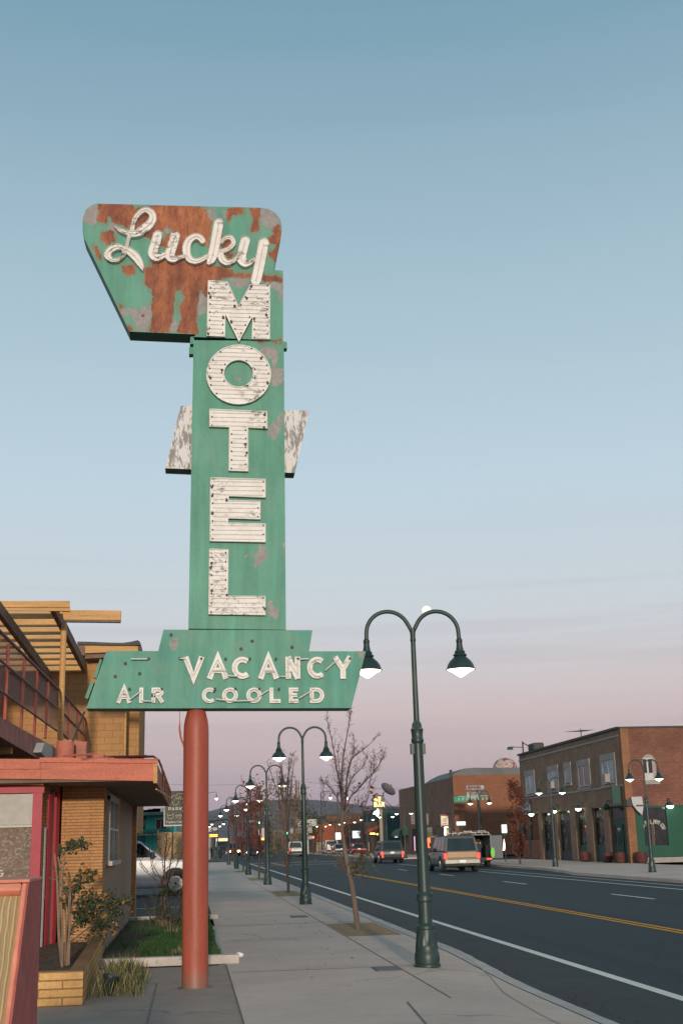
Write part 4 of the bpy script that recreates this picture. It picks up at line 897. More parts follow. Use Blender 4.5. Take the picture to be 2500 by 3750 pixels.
# nearest young tree: main limbs follow the real tree
def ST(x, y): return (1100+x*.38278, 2550+y*.38265)
TY = 23.75; rr = random.Random(11)
tr = empty('young_tree', (3.06, TY, 0), 'nearly leafless young street tree leaning in the nearest mulched pit, left of the nearest lamp', 'tree')
def tpts(l_): return spline([PY(*ST(x, y), TY+dy) for x, y, dy in l_], 4)
T0 = tpts([(553,2245,0),(530,2080,0),(512,1950,0),(490,1800,0),(462,1680,0),(440,1560,0),(415,1420,0),(400,1300,0),(395,1180,0),(400,1100,0)])
b = MB(); b.tube([T0[0]-Vector((0,0,.05))]+T0, [.085,.064]+[.052-.022*i/(len(T0)-2) for i in range(len(T0)-1)], 12); b.build('trunk', M['bark'], tr, smooth=True)
limbs = [([(400,1110,0),(392,1010,0),(385,900,.1),(370,800,.15),(345,690,.2),(325,560,.3),(300,420,.3),(270,300,.35),(245,170,.35)], .036),
 ([(400,1100,0),(410,960,-.1),(395,820,-.2),(400,650,-.2),(425,480,-.15),(445,370,-.1),(465,260,-.1),(478,130,-.1)], .036),
 ([(400,1200,0),(425,1060,.1),(435,900,.2),(450,740,.3),(480,620,.4),(530,560,.4),(600,510,.4),(680,440,.4),(745,370,.4)], .032),
 ([(440,1060,.1),(480,960,.0),(540,900,-.2),(620,810,-.3),(690,740,-.4),(745,660,-.4),(780,600,-.4),(782,520,-.4)], .026),
 ([(425,1080,0),(450,900,-.3),(490,790,-.4),(560,710,-.5),(620,640,-.5),(640,560,-.5)], .022),
 ([(395,1060,0),(350,970,.1),(300,890,.2),(255,850,.3),(215,820,.3)], .018), ([(400,1240,0),(470,1090,.3),(530,1045,.4),(590,1020,.4)], .014),
 ([(430,1000,.1),(445,800,.4),(480,640,.5),(512,520,.5),(513,410,.5)], .018), ([(410,900,.1),(375,740,.5),(360,600,.5),(358,480,.5)], .014),
 ([(560,1290,.5),(600,1120,.5),(650,930,.5),(668,780,.5),(675,650,.5)], .014), ([(420,1500,0),(520,1420,.3),(570,1300,.5)], .02),
 ([(250,1190,.3),(235,1050,.3),(215,950,.3),(225,830,.3)], .010), ([(400,1250,0),(310,1230,.2),(250,1190,.3)], .012), ([(640,880,.4),(690,740,.3),(700,640,.3),(712,560,.3)], .010)]
br, bu, rl, ol = MB(), MB(), MB(), MB()
for l_, r_ in limbs:
    q = tpts(l_); rad = [max(.004, r_*.62*(1-.82*i/(len(q)-1))) for i in range(len(q))]; br.tube(q, rad, 6, False)
    twiggy(rr, br, bu, q, rad, int(6+len(q)*.9), .30, .022, .75, rl, .010)
for k in range(9):
    h = 1.25+k*.09; q, r_ = limb(rr, T0[12+k] if 12+k < len(T0) else T0[-1], (rr.gauss(0,1), rr.gauss(0,1), .6), .5, .008, .15, 5); br.tube(q, r_, 4, False)
    twiggy(rr, br, ol, q, r_, 4, .28, .05, .45)
for (x, y) in ((400,1100),(620,1600),(640,1630),(560,1640),(590,1650),(540,1600),(600,1560),(560,1690),(515,1560)):
    c = PY(*ST(x, y), TY+rr.uniform(-.2,.3))
    for _ in range(20): leaf(ol, c+Vector((rr.gauss(0,.10), rr.gauss(0,.12), rr.gauss(0,.10))), .055*rr.uniform(.6,1.3), rr)
for (x, y) in ((535,855),(395,940),(433,915),(705,882),(695,945),(672,970),(655,1088),(580,1040)):
    c = PY(*ST(x, y), TY)
    for _ in range(3): leaf(rl, c+Vector((rr.gauss(0,.025), rr.gauss(0,.03), rr.gauss(0,.03))), .09, rr)
br.build('branch', M['twig'], tr); o = bu.build('bud_cluster', M['bud'], tr); rl.build('red_leaf', M['leaf_red'], tr); ol.build('lower_leaves', M['leaf_olive'], tr)
for nm in ('branch', 'bud_cluster', 'red_leaf', 'lower_leaves'): bpy.data.objects[nm]['kind'] = 'stuff'
def street_tree(x, y, h, seed, lmat, lab_, lp=.5, lsz=.05, spread=.55, grp=None, nb=12, dens=16, name='young_tree', cat='tree', tr_r=.05):
    rr = random.Random(seed); t_ = empty(name, (x, y, 0), lab_, cat, grp)
    q, r_ = limb(rr, (x, y, -.05), (rr.gauss(0,.03), rr.gauss(0,.03), 1), h*.62, tr_r, .03, 8, .1); r_ = [tr_r*(1-.06*i) for i in range(len(r_))]
    b = MB(); b.tube(q, r_, 8); b.build('trunk', M['bark'], t_, smooth=True); br, lf = MB(), MB()
    for k in range(nb):
        i = rr.randint(2, len(q)-1) if k else len(q)-1; az = rr.uniform(0, 2*PI); hl = h-(q[i].z)
        L = hl*rr.uniform(.7, 1.0) if i > 3 else h*.25
        qq, rq = limb(rr, q[i], (math.cos(az)*spread, math.sin(az)*spread, 1), L, tr_r*.5, .07, 8, .06); br.tube(qq, rq, 5, False)
        twiggy(rr, br, lf, qq, rq, dens, .4, lsz, lp, sub=True)
    br.build('branch', M['twig'], t_)['kind'] = 'stuff'; lf.build('foliage', lmat, t_)['kind'] = 'stuff'
    return t_
street_tree(3.18, 41.9, 4.6, 5, M['leaf_olive'], 'second young street tree along the near kerb, bare on top with olive leaves low down', .30, .05, .22, nb=14)
street_tree(3.15, 59.5, 4.6, 8, M['leaf_rust'], 'third young street tree on the near kerb, thin with rusty brown leaves', .55, .09, .25)
street_tree(3.15, 77, 4.8, 9, M['leaf_red'], 'fourth young street tree on the near kerb, with dark red autumn leaves', .16, .08, .28)
street_tree(3.2, 94, 5.2, 10, M['leaf_red'], 'fifth young street tree on the near kerb, red-leaved and close to the traffic signal', .16, .10, .3)
# reddish columnar trees on the far side
def foliage_tree(x, y, h, rx, z0, n_, lmat, lab_, seed, lsz=.18, cat='tree', name='autumn_tree', grp=None):
    rr = random.Random(seed); t_ = empty(name, (x, y, 0), lab_, cat, grp); b = MB(); q, r_ = limb(rr, (x, y, -.05), (0, 0, 1), h*.85, .07, .03, 8, .1); b.tube(q, r_, 7); b.build('trunk', M['bark'], t_)
    lf, br = MB(), MB(); cl_ = []
    for k in range(22):
        z = z0+(h-z0)*rr.random(); w_ = rx*math.sin(PI*min(1, (z-z0+.25)/(h-z0+.35)))**.6*rr.uniform(.35, 1); a = rr.uniform(0, 2*PI); cl_.append((x+w_*math.cos(a), y+w_*math.sin(a), z, rx*rr.uniform(.25, .5)))
        br.tube([Vector((x, y, max(z0*.8, z-.5))), Vector(cl_[-1][:3])], [.025, .01], 4, False)
    for k in range(n_):
        c = rr.choice(cl_); leaf(lf, (c[0]+rr.gauss(0, c[3]*.6), c[1]+rr.gauss(0, c[3]*.6), c[2]+rr.gauss(0, c[3]*.9)), lsz*rr.uniform(.5, 1.2), rr)
    br.build('branch', M['twig'], t_)['kind'] = 'stuff'; lf.build('crown', lmat, t_)['kind'] = 'stuff'; return t_
pt = G(1888, 3166); foliage_tree(pt.x+.25, pt.y, 5.0, .52, .8, 2300, M['leaf_rust'], 'narrow rust-brown tree on the far sidewalk at the left end of the bar building', 21)
for i, (px, Y, h, rx, mm, lab_) in enumerate(((985, 150, 8.5, 2.6, 'leaf_olive', 'broad olive-brown tree beyond the intersection, behind the second lamp post'), (930, 165, 9, 2.5, 'leaf_rust', 'rust-coloured tree far behind the intersection signals'), (1075, 175, 8.0, 3.0, 'leaf_olive', 'dull green tree beyond the intersection beside the wooden utility pole'),
     (900, 150, 6.0, 1.3, 'leaf_red', 'red-leaved tree by the far traffic signal on the left'), (1300, 185, 5.0, 1.7, 'leaf_rust', 'sparse brown tree behind the red car'), (1120, 190, 6, 2.4, 'leaf_dark', 'dark bush-like tree behind the white pickup'))):
    p = PY(px, 3125, Y); foliage_tree(p.x, Y, h, rx, 1.2, 850, M[mm], lab_, 40+i, .34)
# shrubs near the motel
rr = random.Random(4)
sb = empty('bare_shrub', (-.55, 25.5, .05), 'leafless many-stemmed shrub in the grass bed between the motel and the red column', 'shrub')
b, lf = MB(), MB()
def SZ8(x, y): return (450+x*.22321, 2800+y*.22321)
for pts, r_ in (([(700,2010),(690,1750),(690,1500),(720,1300),(720,1170)], .020), ([(690,2000),(640,1850),(520,1800),(460,1560),(435,1300),(420,1060)], .013), ([(700,2000),(560,1900),(380,1760),(275,1640)], .011), ([(710,1980),(760,1750),(800,1500),(820,1250),(880,1110)], .014), ([(710,1960),(800,1830),(900,1620),(990,1440)], .012),
   ([(680,2000),(600,1830),(500,1640),(480,1400),(500,1120)], .011), ([(700,1900),(660,1700),(640,1500),(570,1330),(560,1180)], .010), ([(420,1760),(290,1580),(285,1400),(330,1130)], .008), ([(720,1700),(800,1620),(860,1480),(930,1330)], .008), ([(690,1600),(740,1450),(770,1330),(720,1200)], .008)):
    q = spline([PY(*SZ8(x, y), 26+rr.uniform(-.3,.3)) for x, y in pts], 3); rad = [r_*(1-.7*i/(len(q)-1)) for i in range(len(q))]; b.tube(q, rad, 5, False); twiggy(rr, b, lf, q, rad, 12, .22, .03, .12)
c0 = PY(*SZ8(690, 2040), 26)
b.tube([c0, Vector((c0.x+.02, 26, .04))], .03, 6)
for k in range(26):
    q, r_ = limb(rr, (c0.x+rr.gauss(0,.12), 26+rr.gauss(0,.2), .04), (rr.gauss(0,.5), rr.gauss(0,.5), 1), .8, .006, .1, 5); b.tube(q, r_, 4, False); twiggy(rr, b, lf, q, r_, 5, .25, .04, .8)
b.build('stem', M['twig'], sb)['kind'] = 'stuff'; lf.build('foliage', M['leaf_dark'], sb)['kind'] = 'stuff'
# planter shrub: canes and leafy sprawl
ps = empty('planter_shrub', (-1.6, 15.6, .27), 'shrub with bare upright canes and sprawling dark leaves growing in the brick planter', 'shrub')
b, lf, lf3 = MB(), MB(), MB()
def S6(x, y): return (x*.57398, 2850+y*.57398)
for pts, r_ in (([(400,1210),(378,1000),(372,790),(365,640),(350,480)], .022), ([(398,1205),(400,950),(390,760),(385,600),(372,500)], .016), ([(430,1200),(438,980),(445,790),(450,690),(440,600)], .024), ([(395,1190),(390,900),(398,700),(405,560)], .014), ([(440,1190),(450,900),(480,720),(520,650),(590,625)], .014), ([(410,1195),(425,950),(415,800),(455,730),(520,690)], .012),
    ([(378,640),(390,500),(440,460),(510,440)], .008), ([(440,700),(430,640),(400,600),(395,560)], .009), ([(450,1000),(520,900),(600,850),(700,830),(820,800)], .010), ([(450,1050),(560,960),(640,940),(730,980)], .010), ([(440,1000),(540,830),(640,790),(760,780),(850,790)], .009)):
    q = spline([PY(*S6(x, y), 15.5+rr.uniform(-.1,.1)+max(0, (x-450)/400*2.4)) for x, y in pts], 3); rad = [r_*(1-.5*i/(len(q)-1)) for i in range(len(q))]; b.tube(q, rad, 6, False)
    if pts[-1][0] > 500: twiggy(rr, b, lf, q, rad, 16, .28, .05, .85, lf3, .10, start=.3)
    else: twiggy(rr, b, lf, q, rad, 4, .18, .035, .15, start=.5)
for k in range(2300):
    x = rr.triangular(440, 850, 540); y = rr.gauss(880 if x < 700 else 830, 75 if x < 680 else 38)
    if not 760 < y < 1060 or noise.noise((x*.013, y*.013, 3)) < -.10: continue
    leaf(lf if rr.random() < .92 else lf3, PY(*S6(x, y), 15.6+max(0, (x-450)/400*2.4)+rr.uniform(-.35,.35)), .040*rr.uniform(.6,1.2), rr)
b.build('cane', mat('cane', (.25,.165,.11), .85, .3, 5, .3), ps)['kind'] = 'stuff'; lf.build('foliage', mat('shrub_leaf', (.045,.062,.022), .7, .45, 6, 0), ps)['kind'] = 'stuff'; lf3.build('orange_leaf', mat('orange_leaf', (.45,.19,.055), .7, .3, 6, 0), ps)['kind'] = 'stuff'

fl_ = MB(); rr = random.Random(77)
for k in range(420):
    if k % 3: x = 4.05+abs(rr.gauss(0, .12)); y = rr.uniform(12, 60); z = -.112
    else: x = rr.uniform(1.2, 3.6); y = rr.choice((24, 42, 24))+rr.gauss(0, 3.5); z = .012
    a = rr.uniform(0, 2*PI); s_ = rr.uniform(.015, .035); fl_.add([(x+s_*math.cos(a), y+s_*math.sin(a), z), (x-.5*s_*math.sin(a), y+.5*s_*math.cos(a), z+.008), (x-s_*math.cos(a), y-s_*math.sin(a), z+.002), (x+.5*s_*math.sin(a), y-.5*s_*math.cos(a), z+.004)], [(0,1,2,3)])
for k in range(160):
    x = rr.uniform(-2.2, -1.35); y = rr.uniform(14.3, 19.2); a = rr.uniform(0, 2*PI); s_ = rr.uniform(.015, .035); z = .275; fl_.add([(x+s_*math.cos(a), y+s_*math.sin(a), z), (x-.5*s_*math.sin(a), y+.5*s_*math.cos(a), z+.012), (x-s_*math.cos(a), y-s_*math.sin(a), z+.002), (x+.5*s_*math.sin(a), y-.5*s_*math.cos(a), z+.006)], [(0,1,2,3)])
o = fl_.build('fallen_leaves', M['leaf_rust']); tag(o, 'dry fallen leaves scattered in the gutter, the planter and round the tree pits', 'leaves', kind='stuff')
# ---------------------------------------------------------------- vehicles
M['tyre'] = mat('tyre', (.018,.018,.018), .85, .2, 10, .2)
M['rim'] = mat('rim', (.50,.50,.50), .35, .2, 8, 0, metal=.8)
M['car_glass'] = glassy('car_glass', (.012,.022,.024), .06)
M['plastic_black'] = mat('plastic_black', (.02,.022,.024), .6, .2, 6, 0)
M['chrome'] = mat('chrome', (.30,.28,.26), .3, .15, 6, 0, metal=.7)
M['tail_on'] = emit('tail_light', (1, .045, .02), 2.0, (.4,.02,.01))
M['tail_dim'] = emit('tail_light_dim', (1, .05, .03), .6, (.4,.02,.02))
M['head_on'] = emit('head_light', (1, .93, .80), 60)
M['head_amber'] = emit('head_light_warm', (1, .52, .16), 60)
M['plate'] = mat('number_plate', (.88,.88,.85), .4, .05, 5, 0)
M['dark_int'] = mat('dark_interior', (.02,.018,.018), .9, .2, 3, 0)
def paint(name, c, metal=.25, rough=.35):
    return mat(name, c, rough, .06, 1.5, 0, metal=metal, spec=.5, fine=20)
def sect(w, zb, zm, zt, inn=.95): return [(w*.90, zb), (w, zb+.12), (w, zm), (w*inn, zt)]
def loft(mb, st):     # st: list of (y, [(x,z)...]) right half, mirrored
    n_ = len(st[0][1]); k = len(mb.v)
    for y, pr in st:
        for x, z in pr: mb.v.append((x, y, z))
        for x, z in reversed(pr): mb.v.append((-x, y, z))
    m_ = 2*n_
    for i in range(len(st)-1):
        for j in range(m_): mb.f.append((k+i*m_+j, k+i*m_+(j+1) % m_, k+(i+1)*m_+(j+1) % m_, k+(i+1)*m_+j))
    mb.f.append(tuple(k+j for j in range(m_))); mb.f.append(tuple(k+(len(st)-1)*m_+j for j in reversed(range(m_))))
def vehicle(name, label, cat, loc, rz, L, W, H, pm, kind='suv', lights='tail', head=None, group=None, belt=None, bumper=None, plate=True, lower=None):
    r = empty(name, loc, label, cat, group, rz); w = W/2; h2 = L/2
    belt = belt or H*.56; hood = belt*1.0 if kind in ('suv', 'pickup', 'van') else belt*.98; wr_ = .36 if kind != 'pickup' else .40
    yr, yf = -h2+L*.20, h2-L*.175
    b = MB(); st = [(-h2+.06, sect(w*.93, .42, .7, belt-.03)), (-h2+.16, sect(w, .30, .7, belt)), (-h2+L*.1, sect(w, .27, .7, belt)), (h2-L*.30, sect(w, .25, .7, belt)), (h2-L*.27, sect(w*.99, .25, .7, hood-.02)), (h2-.35, sect(w*.96, .28, .7, hood-.10)), (h2-.08, sect(w*.88, .34, .65, hood-.20)), (h2, sect(w*.80, .42, .6, hood-.32))]
    loft(b, st); b.build('body', pm, r, False, bevel=.06)
    c0, c1, t0, t1 = {'suv': (-h2+.10, h2-L*.27, -h2+.32, h2-L*.40), 'sedan': (-h2+L*.16, h2-L*.26, -h2+L*.30, h2-L*.42), 'pickup': (-h2+L*.40, h2-L*.25, -h2+L*.42, h2-L*.39), 'van': (-h2+.04, h2-L*.16, -h2+.10, h2-L*.30)}[kind]
    tw = w*(.84 if kind != 'van' else .90); bz = belt-.015
    lo = [(-w*.94, c0, bz), (w*.94, c0, bz), (w*.94, c1, bz), (-w*.94, c1, bz)]; hi = [(-tw*.96, t0, H-.04), (tw*.96, t0, H-.04), (tw*.96, t1, H-.04), (-tw*.96, t1, H-.04)]
    b = MB(); b.hexa(lo, hi); b.hexa([(-tw*.95, t0+.02, H-.045), (tw*.95, t0+.02, H-.045), (tw*.95, t1-.02, H-.045), (-tw*.95, t1-.02, H-.045)], [(-tw*.85, t0+.14, H), (tw*.85, t0+.14, H), (tw*.85, t1-.2, H), (-tw*.85, t1-.2, H)])
    b.build('cabin', pm, r, False, bevel=.07)
    LO = [Vector(p) for p in lo]; HI = [Vector(p) for p in hi]
    def pane(a, b_, c, d, u0, u1, v0, v1, nm, off=.012):    # quad a-b (bottom), d-c (top)
        A = a.lerp(b_, u0).lerp(d.lerp(c, u0), v0); B_ = a.lerp(b_, u1).lerp(d.lerp(c, u1), v0); C_ = a.lerp(b_, u1).lerp(d.lerp(c, u1), v1); D_ = a.lerp(b_, u0).lerp(d.lerp(c, u0), v1)
        nn = (B_-A).cross(D_-A).normalized(); cen = (A+C_)/2
        if nn.dot(cen-Vector((0, (c0+c1)/2, belt))) < 0: nn = -nn
        m_ = MB(); m_.prism([A+nn*off, B_+nn*off, C_+nn*off, D_+nn*off], -nn*.01); return m_.build(nm, M['car_glass'], r, False)
    if kind != 'van': pane(LO[0], LO[1], HI[1], HI[0], .07, .93, .08, .90, 'rear_window')
    pane(LO[3], LO[2], HI[2], HI[3], .06, .94, .08, .92, 'windscreen')
    cuts = {'suv': ((.04, .28), (.31, .58), (.61, .93)), 'sedan': ((.10, .46), (.49, .90)), 'pickup': ((.08, .42), (.46, .94)), 'van': ((.66, .95),)}[kind]
    for s in (0, 1):
        a, b_, c, d = (LO[1], LO[2], HI[2], HI[1]) if s else (LO[0], LO[3], HI[3], HI[0])
        for u0, u1 in cuts: pane(a, b_, c, d, u0, u1, .10, .88, 'side_window')
    for y in (yr, yf):
        for s in (-1, 1):
            b = MB(); b.disc((s*(w-.12), y, wr_), (1,0,0), wr_, .25, 22); wh = b.build('wheel', M['tyre'], r, False, True)
            b = MB(); b.disc((s*(w-.0), y, wr_), (1,0,0), wr_*.62, .03, 14)
            for k in range(5): a = 2*PI*k/5; b.box(-.02, .02, -.03, .03, 0, wr_*.6, Matrix.Translation((s*(w+.012), y, wr_)) @ Matrix.Rotation(a, 4, 'X'))
            b.build('rim', M['rim'], wh, False)
            b = MB(); b.disc((s*(w-.10), y, wr_+.03), (1,0,0), wr_+.085, .222, 24); b.build('wheel_arch', M['plastic_black'], r, False)
    b = MB(); b.box(-w*.96, w*.96, -h2-.06, -h2+.12, .42, .66); b.build('rear_bumper', bumper or M['plastic_black'], r, False, bevel=.03)
    b = MB(); b.box(-w*.92, w*.92, h2-.14, h2+.06, .36, .62); b.build('front_bumper', bumper or M['plastic_black'], r, False, bevel=.03)
    b = MB(); b.box(-w*.6, w*.6, h2-.10, h2+.02, .64, hood-.30); b.build('grille', M['plastic_black'], r, False)
    for s in (-1, 1):
        zt_ = belt-.02
        b = MB(); b.box(min(s*w*.80, s*w*.985), max(s*w*.80, s*w*.985), -h2+.02, -h2+.14, zt_-.33, zt_-.04); b.build('tail_light', M['tail_on'] if lights == 'tail' else M['tail_dim'], r, False, bevel=.02)
        b = MB(); g_ = 0 if head is None else .09; b.box(min(s*w*(.60-g_), s*w*.90), max(s*w*(.60-g_), s*w*.90), h2-.12, h2+.015, hood-.48-g_, hood-.30+g_*.3); b.build('headlight', head or M['chrome'], r, False, bevel=.02)  # lit headlights oversized, their lens glow put into the box size
        b = MB(); b.box(min(s*w*1.0, s*w*1.2), max(s*w*1.0, s*w*1.2), c1-.42, c1-.28, belt+.02, belt+.22); b.build('mirror', M['plastic_black'], r, False, bevel=.03)
        b = MB(); b.box(min(s*(w-.01), s*(w+.02)), max(s*(w-.01), s*(w+.02)), .1, .26, belt-.14, belt-.10); b.build('door_handle', M['plastic_black'], r, False)
    if plate:
        b = MB(); b.box(-.16, .16, -h2-.075, -h2-.06, .48, .62) if bumper else b.box(-.16, .16, -h2+.02, -h2+.05, .72, .86)
        b.build('number_plate', M['plate'], r, False)
    return r
tan = paint('tan_paint', (.155,.135,.115)); grey = paint('grey_paint', (.085,.09,.10)); white = paint('white_paint', (.62,.60,.58), 0); red_ = paint('red_paint', (.40,.03,.025), .1); black_ = paint('black_paint', (.03,.035,.04)); silver = paint('silver_paint', (.34,.35,.36))
SUV = vehicle('suv', 'tan and grey full-size SUV driving away with tail lights lit, behind the lamp post', 'SUV', (14.2, 68.7, -.12), 0, 5.3, 1.98, 1.84, tan, 'suv', bumper=M['chrome'])
b = MB(); b.box(-.80, .80, -2.66, -2.60, .72, 1.04); b.build('tailgate', paint('gold_paint', (.30,.185,.105)), SUV, False, bevel=.02)
b = MB(); [b.tube([(s*.72, -1.9, 1.87), (s*.72, 1.0, 1.87)], .02, 6) for s in (-1, 1)]; [b.box(-.72, .72, y, y+.05, 1.86, 1.89) for y in (-1.5, .2)]; b.build('roof_rack', M['plastic_black'], SUV, False)
b = MB(); b.box(-.02, .28, -2.60, -2.55, 1.10, 1.125); b.build('wiper', M['plastic_black'], SUV, False)
X2 = PY(1436, 3120, 97); CR = vehicle('crossover', 'grey crossover driving away with four red rear lights glowing, left of the tan SUV', 'car', (X2.x, 99.3, -.12), 0, 4.7, 1.86, 1.68, grey, 'suv')
for s in (-1, 1):
    b = MB(); b.box(min(s*.72, s*.84), max(s*.72, s*.84), -2.42, -2.36, .42, .66); b.build('fog_light', M['tail_on'], CR, False)
p = PY(1088, 3120, 160); vehicle('pickup_truck', 'white pickup truck waiting far up the street, right of the wooden utility pole', 'truck', (p.x, 163, -.12), 0, 5.5, 1.98, 1.85, white, 'pickup')
p = PY(1314, 3120, 155); vehicle('sedan', 'red car parked far up the far kerb behind the nearest tree', 'car', (p.x, 157, -.12), 0, 4.5, 1.82, 1.45, red_, 'sedan', 'dim')
p = PY(1250, 3120, 160); vehicle('sedan', 'small dark car with one tail light showing between the flatbed truck and the red car', 'car', (p.x, 162, -.12), 0, 4.3, 1.75, 1.45, silver, 'sedan')
p = PY(1222, 3120, 170); tk = vehicle('flatbed_truck', 'white work truck loaded with gear, left of the small dark car', 'truck', (p.x, 173, -.12), 0, 5.6, 2.0, 1.9, white, 'pickup', 'dim')
b = MB()
for k in range(7): b.box(-.8+.22*k, -.66+.22*k, -2.5, -1.0, .9, 1.2+.35*random.random())
b.build('cargo', M['chrome'], tk, False)
p = PY(926, 3120, 160); vehicle('suv', 'dark SUV coming towards the camera in the near lane behind the third lamp', 'SUV', (p.x, 162, -.12), PI, 4.8, 1.9, 1.75, black_, 'suv', 'dim', M['head_on'])
p = PY(857, 3120, 190); vehicle('pickup_truck', 'oncoming pickup with two glaring amber headlights far up the near lane', 'truck', (p.x, 193, -.12), PI, 5.5, 2.0, 1.9, red_, 'pickup', 'dim', M['head_amber'])
p = PY(822, 3120, 215); vehicle('sedan', 'oncoming car with glowing warm headlights, half behind the oncoming pickup', 'car', (p.x, 218, -.12), PI, 4.6, 1.9, 1.5, black_, 'sedan', 'dim', M['head_amber'])
p = PY(782, 3120, 180); vehicle('sedan', 'oncoming car with white headlights just right of the red column', 'car', (p.x, 182, -.12), PI, 4.6, 1.85, 1.5, silver, 'sedan', 'dim', M['head_on'])
# bus with amber destination display
p = PY(812, 3100, 260); bs = empty('bus', (p.x, 262, -.12), 'city bus with amber destination display approaching beyond the oncoming cars', 'bus')
b = MB(); b.box(-1.3, 1.3, -5.5, 5.5, .35, 3.0); b.build('body', silver, bs, False, bevel=.1)
b = MB(); b.box(-1.15, 1.15, -5.53, -5.50, 1.1, 2.35); b.build('windscreen', M['car_glass'], bs, False)
b = MB(); b.box(-.9, .9, -5.54, -5.51, 2.5, 2.8); b.build('destination_display', emit('amber_display', (1,.45,.05), 2.5), bs, False)
for s in (-1, 1):
    b = MB(); b.disc((s*1.18, -3.6, .5), (1,0,0), .5, .28, 14); b.build('wheel', M['tyre'], bs, False)
    b = MB(); b.box(min(s*.8, s*1.1), max(s*.8, s*1.1), -5.54, -5.5, .6, .8); b.build('headlight', M['head_on'], bs, False)
# white pickup parked behind the grass bed, seen from the side
PK = vehicle('pickup_truck', 'white pickup truck parked side-on behind the grass bed, left of the red column', 'truck', (-2.35, 44.9, -.03), -PI/2, 5.7, 1.95, 1.84, paint('bluish_white', (.58,.58,.60), 0), 'pickup', 'dim', belt=1.22)
# ---------------------------------------------------------------- van with open doors and person
vn = empty('cargo_van', (17.1, 78.0, -.12), 'silver van parked at the far kerb with rear doors open and ladders on its roof', 'van')
b = MB()
for a in ((-1.0,1.0,-2.4,2.5,.35,.42),(-1.0,1.0,-2.4,2.0,1.86,1.92),(-1.0,-.93,-2.4,2.0,.42,1.86),(.93,1.0,-2.4,2.0,.42,1.86)): b.box(*a)
b.hexa([(-1,2.0,.35),(1,2.0,.35),(1,2.6,.35),(-1,2.6,.35)], [(-1,2.0,1.1),(1,2.0,1.1),(1,2.55,1.0),(-1,2.55,1.0)]); b.box(-.93,.93,.3,.36,.42,1.86)
b.build('body', silver, vn, False, bevel=.03)
b = MB(); b.box(-.92,.92,-.2,-.1,.42,1.84); b.box(-.92,-.6,-2.3,-.2,.42,1.5); b.box(.62,.92,-2.3,-.2,.42,1.3); b.build('shelving', M['dark_int'], vn, False)
for s in (-1, 1):
    b = MB(); T_ = Matrix.Translation((s*1.0,-2.4,0)) @ Matrix.Rotation(-s*R(62), 4, 'Z'); b.box(min(0,s*.92),max(0,s*.92),-.04,0,.5,1.84,T_) if s < 0 else b.box(0,.85,-.04,.0,.5,1.84,Matrix.Translation((1.0,-2.4,0)) @ Matrix.Rotation(R(-55),4,'Z'))
    b.build('rear_door', silver, vn, False, bevel=.01)
    for y in (-1.5, 1.7):
        b = MB(); b.disc((s*.88, y, .36), (1,0,0), .36, .24, 18); wh = b.build('wheel', M['tyre'], vn, False, True); b = MB(); b.disc((s*1.0, y, .36), (1,0,0), .22, .02, 12); b.build('rim', M['rim'], wh, False)
b = MB(); b.box(-1,1,-2.55,-2.35,.38,.56); b.build('rear_bumper', M['plastic_black'], vn, False)
b = MB(); b.box(.62,.95,-2.57,-2.55,.44,.52); b.build('tail_light', M['tail_on'], vn, False)
b = MB(); b.box(-1.02,-.94,-2.42,-2.38,1.2,1.6); b.build('tail_light', M['tail_dim'], vn, False)
b = MB(); b.prism([(1.55, -2.9, .95+0*k) for k in range(1)]+[(1.60,-2.9,1.2),(1.66,-2.9,1.62),(1.72,-2.9,1.2),(1.66,-2.9,.95)], (0, .03, 0)); b.build('side_light', emit('amber_white', (1,.55,.35), 5), vn, False)
b = MB()
for y in (-2.1, -.3, 1.5): b.box(-.95,.95,y,y+.05,2.02,2.06); b.box(-.95,-.9,y,y+.05,1.9,2.05); b.box(.9,.95,y,y+.05,1.9,2.05)
b.build('roof_rack', M['chrome'], vn, False)
for k, (x0, z0) in enumerate(((-.7, 2.08), (.15, 2.08))):
    ld = MB(); 
    for dx in (0, .42): ld.box(x0+dx, x0+dx+.04, -2.6, 1.9, z0, z0+.08)
    for j in range(14): ld.box(x0+.04, x0+.42, -2.5+.32*j, -2.46+.32*j, z0+.02, z0+.05)
    ld.v = [(v[0]+17.1, v[1]+78, v[2]-.12) for v in ld.v]
    tag(ld.build('ladder', M['chrome']), ('aluminium ladder lying on the left of the van roof rack', 'aluminium ladder lying on the right of the van roof rack')[k], 'ladder', 'ladders on the van roof')
bx = empty('tool_bag', (17.35, 75.9, .5), 'bright yellow tool bag hanging in the open rear of the van', 'bag')
b = MB(); b.box(17.2,17.5,75.85,76.05,.92,1.36); b.build('bag_body', mat('yellow_fabric', (.62,.33,.02), .7), bx, bevel=.03); b = MB(); b.box(17.19,17.51,75.84,75.86,1.12,1.15); b.build('strap', M['plastic_black'], bx)
b = MB(); b.tube([(16.5,75.8,.55),(16.9,75.8,1.0),(17.05,75.9,1.55)], .05, 6); tag(b.build('cable_roll', mat('red_hose', (.38,.04,.02), .6)), 'red hose leaning diagonally inside the open van', 'hose')
lime = MB()
for k in range(10):
    a = 2*PI*k/10
pts = [(18.05+.13*math.cos(2*PI*k/18), 75.2, .72+.30*math.sin(2*PI*k/18)) for k in range(18)]
lime.prism(pts, (0, .04, 0)); tag(lime.build('lime_sign', emit('lime', (.35,1,.12), .12, (.12,.42,.04))), 'lime green oval reflective panel standing at the right side of the van', 'sign')  # weak emission stands in for light the panel reflects
